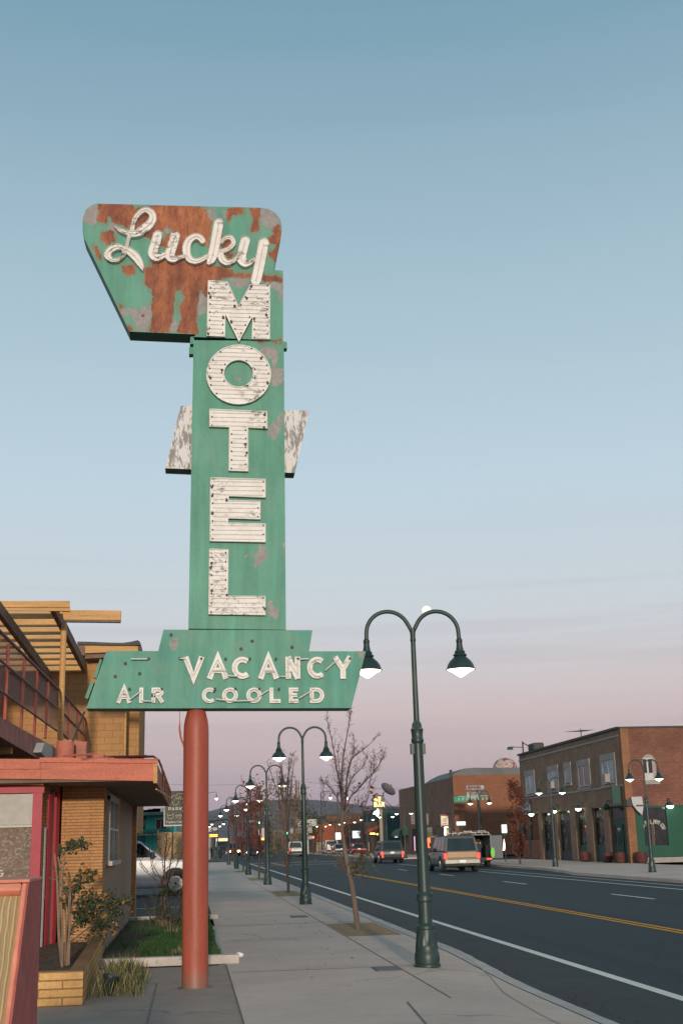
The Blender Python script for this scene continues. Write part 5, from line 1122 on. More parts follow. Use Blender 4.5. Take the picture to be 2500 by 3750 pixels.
# person
def skin_person(loc, rz, skin_pts, edges, radii): pass
pr = empty('person', (16.95, 74.1, -.12), 'person in dark navy work clothes standing at the open back of the van', 'person')
J = {'pel': (0,0,.92), 'chest': (0,.02,1.22), 'neck': (0,.03,1.42), 'lh': (-.09,0,.88), 'rh': (.09,0,.88), 'lk': (-.10,.03,.48), 'rk': (.11,-.02,.48), 'la': (-.11,-.02,.08), 'ra': (.13,.03,.08), 'lt': (-.12,.10,.04), 'rt': (.15,.15,.04), 'ls': (-.17,.02,1.36), 'rs': (.17,.02,1.36), 'le': (-.22,.10,1.10), 're': (.23,.12,1.12), 'lw': (-.13,.30,1.05), 'rw': (.16,.32,1.10), 'head': (0,.05,1.50), 'top': (0,.06,1.64)}
RD = {'pel': .14, 'chest': .15, 'neck': .055, 'lh': .09, 'rh': .09, 'lk': .062, 'rk': .062, 'la': .045, 'ra': .045, 'lt': .04, 'rt': .04, 'ls': .07, 'rs': .07, 'le': .05, 're': .05, 'lw': .035, 'rw': .035, 'head': .09, 'top': .075}
ED = [('pel','chest'),('chest','neck'),('neck','head'),('head','top'),('pel','lh'),('pel','rh'),('lh','lk'),('rh','rk'),('lk','la'),('rk','ra'),('la','lt'),('ra','rt'),('chest','ls'),('chest','rs'),('ls','le'),('rs','re'),('le','lw'),('re','rw')]
kk = list(J); me = bpy.data.meshes.new('body'); me.from_pydata([J[k] for k in kk], [(kk.index(a), kk.index(b_)) for a, b_ in ED], [])
bo = bpy.data.objects.new('body', me); C.objects.link(bo); bo.parent = pr
md = bo.modifiers.new('skin', 'SKIN'); 
for k, v in zip(kk, me.skin_vertices[0].data): v.radius = (RD[k], RD[k]*.85); v.use_root = (k == 'pel')
ss = bo.modifiers.new('sub', 'SUBSURF'); ss.levels = 1; ss.render_levels = 1
me.materials.append(mat('navy_cloth', (.025,.045,.075), .85, .2, 5, 0))
b = MB(); b.lathe([(.02,1.66),(.075,1.645),(.102,1.60),(.112,1.53),(.10,1.49),(.05,1.48)], (0,.045,0), 14); b.build('hair', mat('hair', (.03,.022,.018), .8), pr, False, True)
for s, e in ((-1, 'lw'), (1, 'rw')):
    b = MB(); x, y, z = J[e]
    b.box(x-.035, x+.035, y, y+.08, z-.015, z+.015)
    for k in range(4): b.tube([(x-.03+.02*k, y+.08, z), (x-.03+.02*k, y+.12, z-.008), (x-.028+.019*k, y+.145-(.02 if k in (0, 3) else 0), z-.025)], .009, 5)
    b.tube([(x-s*.03, y+.02, z), (x-s*.06, y+.06, z-.01), (x-s*.06, y+.09, z-.015)], .010, 5); b.build('hand', mat('skin', (.40,.24,.17), .6), pr, False)
# ---------------------------------------------------------------- bar building on the right
FX = 24.6; Y0, Y1 = 69.5, 92.4
def SF(x, y): return (1880+x*.26786, 2640+y*.26786)
def SE(x, y): return (2200+x*.2551, 2640+y*.2551)
def RF(x, y): return PX(*SF(x, y), FX)
def RE(x, y): return PY(*SE(x, y), Y0)
M['brown_brick'] = brick('brown_brick', (.34,.215,.14), (.29,.185,.12), (.23,.165,.12), .30, .10, .012, dirt=.35)
M['red_brick'] = brick('red_brick', (.27,.112,.078), (.21,.087,.06), (.17,.09,.07), .30, .13, .020, dirt=.35)
M['corner_brick'] = brick('corner_brick', (.33,.155,.08), (.28,.13,.07), (.2,.11,.07), .30, .10, .012, dirt=.3)
M['green_wall'] = mat('green_wall', (.013,.082,.050), .7, .12, .8, .15, .004)
M['dark_green'] = mat('dark_green', (.018,.075,.06), .6, .15, 1.2, .1)
M['stone_trim'] = mat('stone_trim', (.36,.32,.29), .8, .15, 2, .2)
M['dark_window'] = glassy('dark_window', (.02,.022,.024), .12)
M['blind'] = mat('blind', (.46,.47,.50), .7, .25, 1.2, 0, col2=(.08,.08,.10), mask=.6)
M['blue_base'] = mat('blue_base', (.022,.040,.055), .6, .15, 2, 0)
M['coping'] = mat('coping', (.06,.065,.06), .7, .2, 2, .2)
bar = empty('bar_building', (30, 80, 0), 'two-storey brown and red brick corner building with green shopfront and lit wall lamps', 'building')
zT = 7.5; zL = (RF(900, 1205).z+RF(400, 1262).z)/2
b = MB(); b.box(FX, 45, Y0+.3, Y1, zL, zT-.02); b.build('upper_wall', M['brown_brick'], bar)
b = MB(); b.box(FX+.4, 45, Y0+.3, RF(345, 1500).y, 0, zL-.002); b.build('rear_volume', M['dark_int'], bar)
b = MB(); xg = RE(500, 1500).x; zg = RE(800, 1213).z; b.box(FX+.002, 70, Y0, Y0+.3, zg, zT); b.box(FX+.002, xg, Y0, Y0+.3, 0, zg-.001); b.build('end_wall', M['red_brick'], bar)
b = MB(); b.box(FX-.03, RE(400, 400).x, Y0-.02, Y0+.35, 0, zT+.01); b.build('corner_pier', M['corner_brick'], bar)
b = MB(); b.box(FX-.12, 45, Y0+.36, Y1+.06, zT, zT+.14); b.box(FX-.1, 70, Y0-.06, Y0+.33, zT+.012, zT+.10); b.build('coping', M['coping'], bar)
for (xa_, ya_, xb_, yb_) in ((110, 530, 1475, 195), (75, 1070, 1490, 885)):
    za_, zb2 = RF(xa_, ya_).z, RF(xb_, yb_).z; zz = (za_+zb2)/2; b = MB(); b.box(FX-.05, FX-.001, Y0+.36, Y1, zz-.06, zz+.05); b.build('string_course', M['stone_trim'], bar)
for i, q in enumerate((((150,690),(280,665),(298,1020),(170,1040)), ((455,620),(607,597),(618,960),(480,995)), ((680,580),(778,557),(797,880),(700,895)), ((860,545),(1038,512),(1055,930),(890,950)), ((1180,470),(1385,430),(1405,890),(1210,920)))):
    pp = [RF(*v) for v in q]; ya_ = (pp[1].y+pp[2].y)/2; yb_ = (pp[0].y+pp[3].y)/2; zt_ = (pp[0].z+pp[1].z)/2; zb_ = (pp[2].z+pp[3].z)/2; fw_ = min(.32, (yb_-ya_)*.2)
    b = MB(); b.box(FX-.01, FX+.03, ya_+fw_, yb_-fw_, zb_+.2, zt_-.35); wo = b.build('window', M['blind'] if i != 3 else M['dark_window'], bar)
    b = MB(); b.box(FX-.05, FX-.0, ya_, ya_+fw_, zb_+.121, zt_-.351); b.box(FX-.05, FX-.0, yb_-fw_, yb_, zb_+.121, zt_-.351); b.box(FX-.055, FX-.0, ya_, yb_, zt_-.35, zt_); b.box(FX-.10, FX-.0, ya_-.05, yb_+.05, zb_, zb_+.12); b.build('surround', M['stone_trim'], wo)
    b = MB(); ym_ = (ya_+yb_)/2; b.box(FX-.04, FX-.012, ym_-.04, ym_+.04, zb_+.2, zt_-.4); b.box(FX-.04, FX-.013, ya_+fw_, yb_-fw_, zb_+.2, zb_+.28); b.build('sash', M['white_trim'], wo)
    if i in (1, 4): b = MB(); b.box(FX-.35, FX-.03, ym_-.3, ym_+.3, zb_+.28, zb_+.75); b.build('air_conditioner', M['stone_trim'], wo)
# ground floor bays
piers = [(345,385), (562,602), (775,850), (985,1080), (1235,1310)]
for (a, c) in piers:
    b = MB(); b.box(FX, FX+.4, RF(c, 1500).y, RF(a, 1500).y, 0, zL-.003); b.build('pier', M['brown_brick'], bar)
bays = [(385,562,'blue'), (602,775,'blue'), (850,985,'green'), (1080,1235,'green')]
M['sign_lt'] = mat('sign_lettering', (.50,.46,.40), .6, .2, 4, 0)
rr = random.Random(6)
for (a, c, k) in bays:
    y0, y1 = RF(c, 1500).y+.004, RF(a, 1500).y-.004; zs_ = .95 if k == 'green' else .55
    b = MB(); b.box(FX+.18, FX+.399, y0, y1, 0, zs_); b.build('stall_riser', M['dark_green'] if k == 'green' else M['blue_base'], bar)
    b = MB(); b.box(FX+.25, FX+.30, y0, y1, zs_, zL-.004); wo = b.build('shop_window', M['dark_window'], bar)
    b = MB(); zz = 2.35; b.box(FX+.20, FX+.249, y0, y1, zz, zz+.07); b.box(FX+.20, FX+.249, y0, y1, zs_, zs_+.06); b.box(FX+.20, FX+.249, y0, y0+.06, zs_+.06, zz); b.box(FX+.20, FX+.249, y1-.06, y1, zs_+.06, zz); b.build('glazing_frame', M['dark_green'] if k == 'green' else M['blue_base'], wo)
    # painted transom lettering, too blurred to read: pale brush strokes
    b = MB(); n_ = 6
    for j in range(n_):
        ya_ = y0+.2+(y1-y0-.4)*(j+.1)/n_; yb_ = y0+.2+(y1-y0-.4)*(j+.75)/n_
        b.tube([(FX+.243, ya_, 2.55+rr.random()*.08), (FX+.243, (ya_+yb_)/2, 2.95+rr.random()*.12), (FX+.243, yb_, 2.6+rr.random()*.1)], .03, 4)
    b.build('window_lettering', M['sign_lt'], wo)
    b = MB()
    for j in range(3): y_ = y0+.4+(y1-y0-.9)*rr.random(); z_ = .9+rr.random()*.9; b.box(FX+.236, FX+.246, y_, y_+.35, z_, z_+.28)
    b.build('poster', mat('poster', (.14,.14,.13), .7, .4, 5, 0) if 'poster' not in bpy.data.materials else bpy.data.materials['poster'], wo)
b = MB(); q0, q1 = RF(1000, 1440), RF(930, 1445); b.tube([(FX+.22, q0.y, q0.z), (FX+.22, (q0.y+q1.y)/2, q0.z-.05), (FX+.22, q1.y, q0.z)], .03, 5); b.build('neon_sign', emit('neon_red', (1,.06,.04), 5), bar)
# green entrance bay
y0, y1 = Y0+.36, RF(1310, 1500).y-.004
b = MB(); b.box(FX+.18, FX+.399, y0, y1, 0, zL-.005); b.build('entrance_panel', M['dark_green'], bar)
dw = (y1-y0); b = MB(); b.box(FX+.12, FX+.178, y0+dw*.35, y0+dw*.72, 0, 2.15); dr = b.build('door', M['green_wall'], bar, bevel=.01)
b = MB(); b.box(FX+.10, FX+.118, y0+dw*.45, y0+dw*.62, 1.1, 1.95); b.build('door_glass', M['dark_window'], dr); b = MB(); b.box(FX+.06, FX+.118, y0+dw*.66, y0+dw*.69, .95, 1.15); b.build('handle', M['chrome'], dr)
b = MB(); b.box(FX+.15, FX+.178, y0+dw*.12, y0+dw*.9, 2.45, 3.05); b.build('transom', M['dark_window'], bar)
for u0, u1 in ((.1, .24), (.82, .94)): b = MB(); b.box(FX+.15, FX+.178, y0+dw*u0, y0+dw*u1, 1.0, 2.1); b.build('side_light', mat('dark_red_panel', (.05,.02,.018), .6) if u0 < .5 else bpy.data.materials['dark_red_panel'], bar)
# porch at the far corner: posts and timber fence
yP = RF(345, 1500).y
for x in (118, 208): b = MB(); p = RF(x, 1500); b.box(FX, FX+.22, p.y-.2, p.y+.25, 0, zL-.002); b.build('porch_post', M['coping'], bar)
b = MB()
for k in range(9): b.box(FX+.03, FX+.08, yP+.02, RF(125, 1700).y, .1+.14*k, .1+.14*k+.11)
for y in (yP+.1, (yP+RF(125,1700).y)/2, RF(125,1700).y-.1): b.box(FX+.081, FX+.15, y-.05, y+.05, 0, 1.34)
b.build('porch_fence', mat('fence_timber', (.26,.10,.055), .8, .25, 3, .3), bar)
def facing_sign(q, dep=.08): m_ = MB(); m_.prism(q, (0, dep, 0)); return m_
fs = empty('wall_sign', (FX-.5, RF(170,1150).y, 2.9), 'pale square signboard on the far corner of the bar building above the porch', 'sign')
b = MB(); pA = [RF(115,1085), RF(232,1085), RF(228,1240), RF(112,1250)]; ya_, yb_ = RF(232,1100).y, RF(115,1100).y; za_, zb2 = RF(170,1245).z, RF(170,1085).z; b.box(FX-.16, FX-.06, ya_, yb_, za_, zb2); b.build('board', mat('sign_grey', (.20,.20,.22), .6, .2, 2, 0), fs)
b = MB()
for k in range(3): b.box(FX-.175, FX-.161, ya_+.3, yb_-.5-.3*k, zb2-.35-.36*k, zb2-.20-.36*k)
b.build('faded_lettering', mat('faded_white', (.42,.42,.43), .7, .3, 6, 0), fs)
# end wall window, green shop wall, arch lettering
q0, q1 = RE(578, 480), RE(800, 885)
b = MB(); b.box(q0.x+.03, q1.x-.22, Y0-.03, Y0-.0205, q1.z+.55, q0.z-.26); wo = b.build('window', M['dark_window'], bar)
b = MB(); pts = [(q0.x, Y0-.02, q1.z), (q1.x, Y0-.02, q1.z), (q1.x, Y0-.02, q0.z-.45)]+[((q0.x+q1.x)/2+(q1.x-q0.x)/2*math.cos(R(a)), Y0-.02, q0.z-.45+.45*math.sin(R(a))) for a in range(15, 180, 15)]+[(q0.x, Y0-.02, q0.z-.45)]
b.prism([Vector(p)+Vector((0,.014,0)) for p in pts], (0,.005,0)); b.build('recess', M['stone_trim'], wo)
xm = (q0.x+q1.x)/2-.12; b = MB(); b.box(xm-.05, xm+.05, Y0-.06, Y0-.022, q1.z+.541, q0.z-.281); b.box(q0.x, q1.x-.2, Y0-.061, Y0-.021, q0.z-.28, q0.z-.21); b.box(q0.x+.02, q1.x-.2, Y0-.062, Y0-.023, q1.z+.13, q1.z+.54); b.build('frame', M['white_trim'], wo)
b = MB(); b.box(q0.x-.05, q1.x+.12, Y0-.14, Y0-.0, q1.z-.1, q1.z+.12); b.build('sill', M['stone_trim'], wo)
for (x0_, x1_) in ((RE(610,1500).x, RE(960,1500).x),):
    pass
xw0_, xw1_ = RE(605, 1500).x, RE(945, 1500).x; zw0, zw1 = RE(780, 1790).z, RE(780, 1245).z
b = MB(); b.box(xg, xw0_, Y0-.02, Y0+.3, .30, zg-.002); b.box(xw1_, 70, Y0-.02, Y0+.3, .30, zg-.002); b.box(xw0_, xw1_, Y0-.02, Y0+.3, .30, zw0); b.box(xw0_, xw1_, Y0-.02, Y0+.3, zw1, zg-.002); b.build('green_front', M['green_wall'], bar)
b = MB(); b.box(xw0_, xw1_, Y0+.06, Y0+.1, zw0, zw1); wo = b.build('shop_window', M['dark_window'], bar)
b = MB(); xm = RE(750, 1600).x; b.box(xm-.12, xm+.05, Y0+.02, Y0+.058, zw0, zw1-.9); b.build('mullion', mat('brown_post', (.10,.06,.04), .7), wo)
b = MB(); b.box(xg, 70, Y0-.5, Y0-.021, 0, .28); b.build('plinth', M['stone_trim'], bar)
b = MB(); cxA = RE(745, 1560); rx = (RE(905,1500).x-RE(590,1500).x)/2; rz_ = RE(745,1440).z-RE(745,1560).z
for k in range(15):
    a = R(172-164*k/14)
    if k in (3, 7, 11): continue
    c = Vector((cxA.x+rx*math.cos(a), Y0+.05, cxA.z+rz_*math.sin(a))); T_ = Matrix.Translation(c) @ Matrix.Rotation(-(a-PI/2), 4, 'Y')
    for j in range(3): b.box(-.07+.05*j, -.045+.05*j, -.01, 0, -.11, .11, T_)
    b.box(-.07, .06, -.012, -.001, (-.11, .085, -.02)[k % 3], (-.085, .11, .01)[k % 3], T_)
for k in range(4): b.box(cxA.x-.08, cxA.x+.08, Y0+.04, Y0+.05, cxA.z+rz_*.75-.16*k-.1, cxA.z+rz_*.75-.16*k)
b.build('window_lettering', M['sign_lt'], wo)
pn_ = empty('pennant_sign', (FX+.6, Y0-.4, 3.5), 'white pointed banner sign projecting from the corner of the bar building', 'sign')
def SEP(x, y): return PY(*SE(x, y), Y0-.4)
b = facing_sign([SEP(*p) for p in ((428,1092),(582,1084),(600,1190),(602,1260),(588,1352),(520,1290),(450,1200))], .12); b.build('panel', mat('sign_white', (.50,.48,.48), .6, .1, 3, 0), pn_)
b = MB(); p = SEP(500, 1215); q = SEP(598, 1218); b.box(p.x, q.x, Y0-.415, Y0-.402, p.z-.05, p.z+.04)
b.build('stripe', M['coping'], pn_); b = MB(); p = SEP(415, 1205); b.box(p.x-.2, SEP(440,1205).x, Y0-.38, Y0-.30, p.z-.06, p.z+.3); b.build('bracket', M['coping'], pn_)
hs = empty('hanging_sign', (FX-.4, 70.8, 4), 'dark green vertical signboard on the facade beside the brick corner', 'sign')
b = MB(); p0, p1 = RF(1448, 900), RF(1510, 1125); b.box(FX-.6, FX-.1, p1.y+.25, p1.y+.45, p1.z, p0.z); b.build('board', M['dark_green'], hs); b = MB(); b.box(FX-.62, FX-.08, p1.y+.24, p1.y+.46, p0.z, p0.z+.06); b.build('frame', M['coping'], hs)
# wall lamps
def wall_lamp(p, n_, label, lit=True):
    r = empty('wall_lamp', p, label, 'wall lamp', 'wall lamps on the bar building'); nx_, ny_ = n_
    b = MB(); b.tube([(0,0,.35),(nx_*.25,ny_*.25,.45),(nx_*.32,ny_*.32,.25)], .03, 6); b.build('bracket', M['coping'], r, False)
    b = MB(); b.lathe([(.04,.28),(.10,.24),(.20,.10),(.24,.05),(.23,.04)], (nx_*.32,ny_*.32,0), 14); b.build('shade', M['dark_green'], r, False, True)
    b = MB(); b.lathe([(.20,.06),(.19,-.03),(.10,-.10),(.02,-.12)], (nx_*.32,ny_*.32,0), 12); b.build('bulb', M['wl_on'] if lit else M['dark_int'], r, False, True)
M['wl_on'] = emit('wall_lamp_glow', (.85, 1, .78), 7)
for (x, y, lb, lit) in ((300,1275,'lit wall lamp furthest left on the bar building, beside the porch',1), (612,1232,'lit wall lamp between the two dark blue bays of the bar building',1), (950,1200,'lit wall lamp above the shop window with the red neon',1), (1340,1190,'unlit dark wall lamp over the green entrance door',0)):
    p = RF(x, y); wall_lamp((FX-.01, p.y, p.z-.02), (-1, 0), lb, lit)
p = RE(955, 1225); wall_lamp((p.x, Y0-.03, p.z-.02), (0, -1), 'lit wall lamp at the top of the green wall on the street corner side', 1)
M['wl_on'].node_tree.nodes['Principled BSDF'].inputs['Emission Strength'].default_value = 7
# roof things and barrels
p = RF(725, 290); an = MB(); hz = RF(725,135).z; an.tube([(FX+1, p.y, zT), (FX+1, p.y, hz+.15)], .03, 5); an.tube([(FX+1, p.y-1.6, hz-.1), (FX+1, p.y+1.8, hz+.1)], .02, 5)
for k in range(6): an.tube([(FX+.6-.05*k, p.y-1.5+.6*k, hz-.08+.03*k), (FX+1.4+.05*k, p.y-1.5+.6*k, hz-.08+.03*k)], .015, 4)
ar = empty('roof_antenna', (FX+1, p.y, zT), 'thin television antenna on the roof of the bar building', 'antenna'); an.build('antenna_rods', M['coping'], ar)
fl = empty('roof_floodlight', (FX+.1, Y1-.8, zT), 'floodlight on a stayed bracket at the far roof corner of the bar building', 'light')
b = MB(); yq = Y1-1.3; b.tube([(FX, yq, zT), (FX, yq, zT+1.0)], .05, 6); b.tube([(FX, yq, zT+.9), (FX, yq-3.0, zT+.2)], .04, 5); b.tube([(FX, yq, zT+.55), (FX-.9, yq+.3, zT+.62)], .03, 5); b.build('bracket', M['coping'], fl)
b = MB(); b.lathe([(.05,.1),(.22,.04),(.24,-.12),(.05,-.14)], (FX-.9, yq+.3, zT+.55), 12); b.build('lamp_head', M['dark_green'], fl)
b = MB(); b.box(FX+.1, FX+.9, yq-2.6, yq-1.0, zT+.14, zT+.7); b.build('roof_unit', M['coping'], bar, bevel=.1)
for k, (x, y) in enumerate(((815,1930),(1062,1945),(1312,1950))):
    p = G(*SF(x, y)); r = empty('barrel_planter', (FX-.35, p.y, 0), ('dark red barrel planter by the pier between the blue and green bays', 'dark red barrel planter between the two green shop windows', 'dark red barrel planter left of the green entrance door')[k], 'planter', 'barrel planters along the bar front')
    b = MB(); b.lathe([(.24,0),(.30,.2),(.31,.35),(.27,.62),(.24,.62),(.22,.55)], (0,0,0), 16); b.build('barrel', mat('barrel_red', (.10,.022,.020), .7) if k == 0 else bpy.data.materials['barrel_red'], r, False, True)
    b = MB(); b.lathe([(.285,.14),(.295,.18)], (0,0,0), 16); b.lathe([(.30,.44),(.292,.48)], (0,0,0), 16); b.build('hoop', M['coping'], r, False)
p = SE(440, 2010); r = empty('barrel_planter', (FX+.4, Y0-.6, 0), 'dark red barrel planter in front of the brick street corner', 'planter', 'barrel planters along the bar front')
b = MB(); b.lathe([(.28,0),(.34,.2),(.35,.35),(.30,.62),(.26,.62),(.24,.55)], (0,0,0), 16); b.build('barrel', bpy.data.materials['barrel_red'], r, False, True); b = MB(); b.lathe([(.335,.14),(.345,.18)], (0,0,0), 16); b.build('hoop', M['coping'], r, False)
# ---------------------------------------------------------------- brick block across the side street
Y2, Y3 = 117.0, 148.5
def SG(x, y): return (1440+x*.29337, 2840+y*.2933)
b2 = empty('brick_block', (40, 130, 0), 'long brown and orange brick building across the side street with shop signs', 'building')
zt2_ = PX(*SG(750, 15), FX).z; zt3_ = PX(*SG(65, 180), FX).z
M['brown_brick2'] = brick('brown_brick_far', (.26,.155,.115), (.235,.14,.10), (.20,.125,.095), .4, .13, .015, dirt=.3)
M['orange_brick'] = brick('orange_brick', (.30,.125,.07), (.27,.11,.062), (.22,.10,.065), .4, .13, .015, dirt=.2)
b = MB(); b.prism([(FX,Y2+.2,0),(FX,Y3,0),(FX,Y3,zt3_),(FX,Y2+.2,zt2_)], (40,0,0)); b.build('side_wall', M['brown_brick2'], b2)
b = MB(); b.box(FX-.02, 90, Y2-.1, Y2+.3, 0, zt2_+.15); b.build('end_wall', M['orange_brick'], b2)
b = MB()
b.prism([PY(x, y, 126) for x, y in ((1640,2850),(1668,2830),(1700,2814),(1740,2811),(1800,2812),(1960,2809),(2300,2809),(2300,2870),(1640,2870))], (0, 14, 0)); b.build('rear_roof', mat('grey_roof', (.16,.16,.165), .8, .2, .4, .2), b2)
b = MB(); p = PY(1651, 2835, 120); b.box(p.x-.12, p.x+.12, 120, 120.3, zt2_, PY(1651, 2819, 120).z); b.build('vent_pipe', M['coping'], b2)
b = MB(); b.box(PY(1668,2840,119).x, PY(1682,2840,119).x, 119, 119.6, zt2_, PY(1675,2837,119).z); b.build('chimney', M['orange_brick'], b2)
dm = empty('patterned_dome', (PY(1850,2800,160).x, 161, 8), 'mottled white and red rounded roof shape rising behind the brick buildings', 'roof feature')
bm = bmesh.new(); pc = PY(1848, 2812, 160); rx_ = (PY(1895,2800,160).x-PY(1808,2800,160).x)/2; bmesh.ops.create_icosphere(bm, subdivisions=4, radius=1)
vv = [(pc.x+v.co.x*rx_, 160+v.co.y*rx_, pc.z-.1+max(v.co.z, -.2)*(PY(1848,2772,160).z-pc.z)) for v in bm.verts]; ff = [[v.index for v in f.verts] for f in bm.faces]; bm.free()
b = MB(); b.add(vv, ff); b.build('dome_shell', mat('dome_mottle', (.52,.42,.36), .8, .2, .9, .2, col2=(.30,.07,.06), mask=.52, fine=3), dm, smooth=True)
b = MB(); b.box(pc.x-rx_, pc.x+rx_, 158.5, 163, 0, pc.z-.3); b.build('support_wall', M['brown_brick2'], dm)
# shop details on the side-street block
def FG(x, y): return PX(*SG(x, y), FX)
def fbox(x0, y0, x1, y1, off, th, m, name, par):
    p, q = FG(x0, y0), FG(x1, y1); mb = MB(); mb.box(FX-off-th, FX-off, min(p.y, q.y), max(p.y, q.y), min(p.z, q.z), max(p.z, q.z)); return mb.build(name, m, par)
lit = emit('shop_interior', (1,.80,.62), .55, (.3,.25,.2))
d = fbox(235, 670, 312, 945, .0, .05, M['dark_int'], 'shop_window', b2); fbox(262, 760, 282, 940, .055, .03, emit('pink_glow', (1,.5,.75), .8, (.3,.2,.2)), 'poster', d); fbox(290, 690, 308, 930, .056, .03, lit, 'display', d)
d = fbox(98, 700, 130, 900, .0, .05, M['dark_int'], 'door', b2)
aw = empty('green_awning', tuple(FG(140, 700)), 'small dark green dome awning on the brown brick facade', 'awning')
b = MB(); a_, c_ = FG(180, 700), FG(100, 700); zA, zB = FG(140, 748).z, FG(140, 655).z; n_ = 8
for k in range(n_):
    t0, t1 = R(90*k/n_), R(90*(k+1)/n_); b.add([(FX-1.2*math.sin(t1), a_.y, zA+(zB-zA)*math.cos(t1)), (FX-1.2*math.sin(t0), a_.y, zA+(zB-zA)*math.cos(t0)), (FX-1.2*math.sin(t0), c_.y, zA+(zB-zA)*math.cos(t0)), (FX-1.2*math.sin(t1), c_.y, zA+(zB-zA)*math.cos(t1))], [(0,1,2,3)])
pr_ = [(FX-1.2*math.sin(R(90*k/n_)), a_.y, zA+(zB-zA)*math.cos(R(90*k/n_))) for k in range(n_+1)]+[(FX, a_.y, zA)]; b.prism(pr_, (0,.03,0)); b.build('canopy_cloth', M['green_wall'], aw); b = MB(); b.box(FX-1.2, FX-1.15, a_.y+.04, c_.y, zA-.12, zA-.01); b.build('valance', M['dark_green'], aw)
def hsign(x0, y0, x1, y1, Y, label, face, name='shop_sign', parts=()):
    p, q = PY(*SG(x0, y0), Y), PY(*SG(x1, y1), Y); r = empty(name, (p.x, Y, q.z), label, 'sign')
    mb = MB(); mb.box(p.x, q.x, Y, Y+.25, q.z, p.z); mb.build('board', face, r)
    for (u0, v0, u1, v1, m_, nm) in parts:
        mb = MB(); mb.box(p.x+(q.x-p.x)*u0, p.x+(q.x-p.x)*u1, Y-.02, Y-.002, p.z+(q.z-p.z)*v1, p.z+(q.z-p.z)*v0); mb.build(nm, m_, r)
    mb = MB(); mb.tube([(q.x, Y+.12, p.z+.1), (FX+.1 if FX > q.x else q.x+.1, Y+.12, p.z+.1)], .04, 5); mb.tube([(q.x-.1, Y+.12, p.z+.1), (q.x-.1, Y+.12, p.z)], .03, 5); mb.build('bracket', M['coping'], r); return r
cream = emit('cream_sign', (1,.82,.58), .30, (.6,.5,.35)); redp = mat('sign_red', (.36,.07,.035), .6); 
hsign(592, 487, 685, 640, 118.6, 'cream lit shop sign with red top and bottom bands on the brown brick facade', cream, parts=((0,0,1,.12,redp,'band'),(0,.88,1,1,redp,'band'),(.18,.28,.24,.62,redp,'stroke'),(.36,.28,.42,.62,redp,'stroke'),(.52,.28,.58,.62,redp,'stroke'),(.68,.28,.74,.62,redp,'stroke'),(.2,.72,.8,.77,redp,'stroke')))
hsign(218, 470, 264, 605, 134, 'narrow pale vertical sign under the first lamp on the brown facade', mat('sign_pale', (.24,.19,.21), .6, .2, 3, 0), parts=((.3,.1,.7,.24,M['coping'],'mark'),(.3,.4,.7,.55,M['coping'],'mark'),(.3,.7,.7,.85,M['coping'],'mark')))
hsign(415, 650, 550, 776, 124, 'square grey-green board sign jutting over the pavement from the brown facade', mat('sign_olive', (.20,.19,.14), .7, .2, 1.5, 0), parts=((.15,.2,.85,.24,M['coping'],'line'),(.15,.45,.85,.49,M['coping'],'line'),(.15,.7,.7,.74,M['coping'],'line')))
hsign(398, 475, 440, 615, 128, 'plain pinkish panel sign on the brown facade just right of the nearest lamp post', mat('sign_pinkish', (.28,.18,.16), .7, .15, 2, 0), parts=((.1,.05,.9,.08,M['coping'],'edge'),))
r = hsign(640, 652, 755, 775, 120.5, 'small sign framed by glowing white bulbs near the brick corner', mat('sign_dkgreen', (.05,.09,.05), .6), parts=((.28,.22,.5,.4,emit('sig_green', (.3,1,.3), 1.5),'light'),(.28,.40,.52,.55,emit('sig_orange', (1,.35,.05), 3),'light'),(.62,.3,.9,.8,mat('pale_disc', (.45,.4,.4), .6),'disc')))
p, q = PY(*SG(640, 652), 120.4), PY(*SG(755, 775), 120.4); bulb = emit('marquee_bulb', (1,.95,.85), 4)
for k in range(7):
    b = MB(); c = Vector((p.x, 120.3, p.z+(q.z-p.z)*k/6)); b.lathe([(.02,-.08),(.09,-.04),(.09,.04),(.02,.08)], c, 8); b.build('bulb', bulb, r)
b = MB(); b.box(p.x, q.x, 120.25, 120.35, p.z, p.z+.12); b.build('top_tube', bulb, r)
ng = MB(); p, q = PY(*SG(430, 780), 121), PY(*SG(452, 880), 121); ng.tube([(p.x, 121, p.z), (p.x, 121, q.z)], .09, 6); ng.tube([(q.x, 121, p.z), (q.x, 121, q.z+.3)], .09, 6); ng.tube([(p.x, 121, q.z), (q.x, 121, q.z-.25)], .09, 6); tag(ng.build('neon_sign', emit('neon_red2', (1,.10,.03), 3)), 'red neon tube sign standing by the shop just right of the nearest lamp post', 'sign')
# arrow boards on a post
ab = empty('direction_board', (PY(1748, 3000, 108).x, 108, 0), 'pair of white arrow-shaped boards on a post in front of the orange brick wall', 'sign')
wht = mat('board_white', (.50,.46,.45), .6, .08, 3, 0)
for q in (((910,126),(1112,122),(1132,135),(1130,160),(1112,178),(912,180)), ((915,205),(1112,200),(1142,228),(1112,255),(1070,258),(1068,285),(918,285))):
    b = MB(); b.prism([PY(*SG(x, y), 108) for x, y in q], (0, .1, 0)); b.build('board', wht, ab)
b = MB()
for (x0, x1, y) in ((925,1090,140),(925,1090,158),(935,1050,215),(950,1040,245)):
    p, q = PY(*SG(x0, y), 107.98), PY(*SG(x1, y), 107.98); n_ = 9
    for k in range(n_): xx = p.x+(q.x-p.x)*k/n_; b.box(xx, xx+(q.x-p.x)/n_*.55, 107.97, 107.99, p.z-.12, p.z+.10+.05*(k % 2))
b.build('faded_lettering', mat('faded_red', (.30,.17,.15), .7), ab)
b = MB(); p = PY(*SG(1052, 290), 108.15); b.tube([(p.x, 108.15, 0), (p.x, 108.15, PY(*SG(1052,130),108.15).z)], .09, 8); b.build('post', M['coping'], ab)
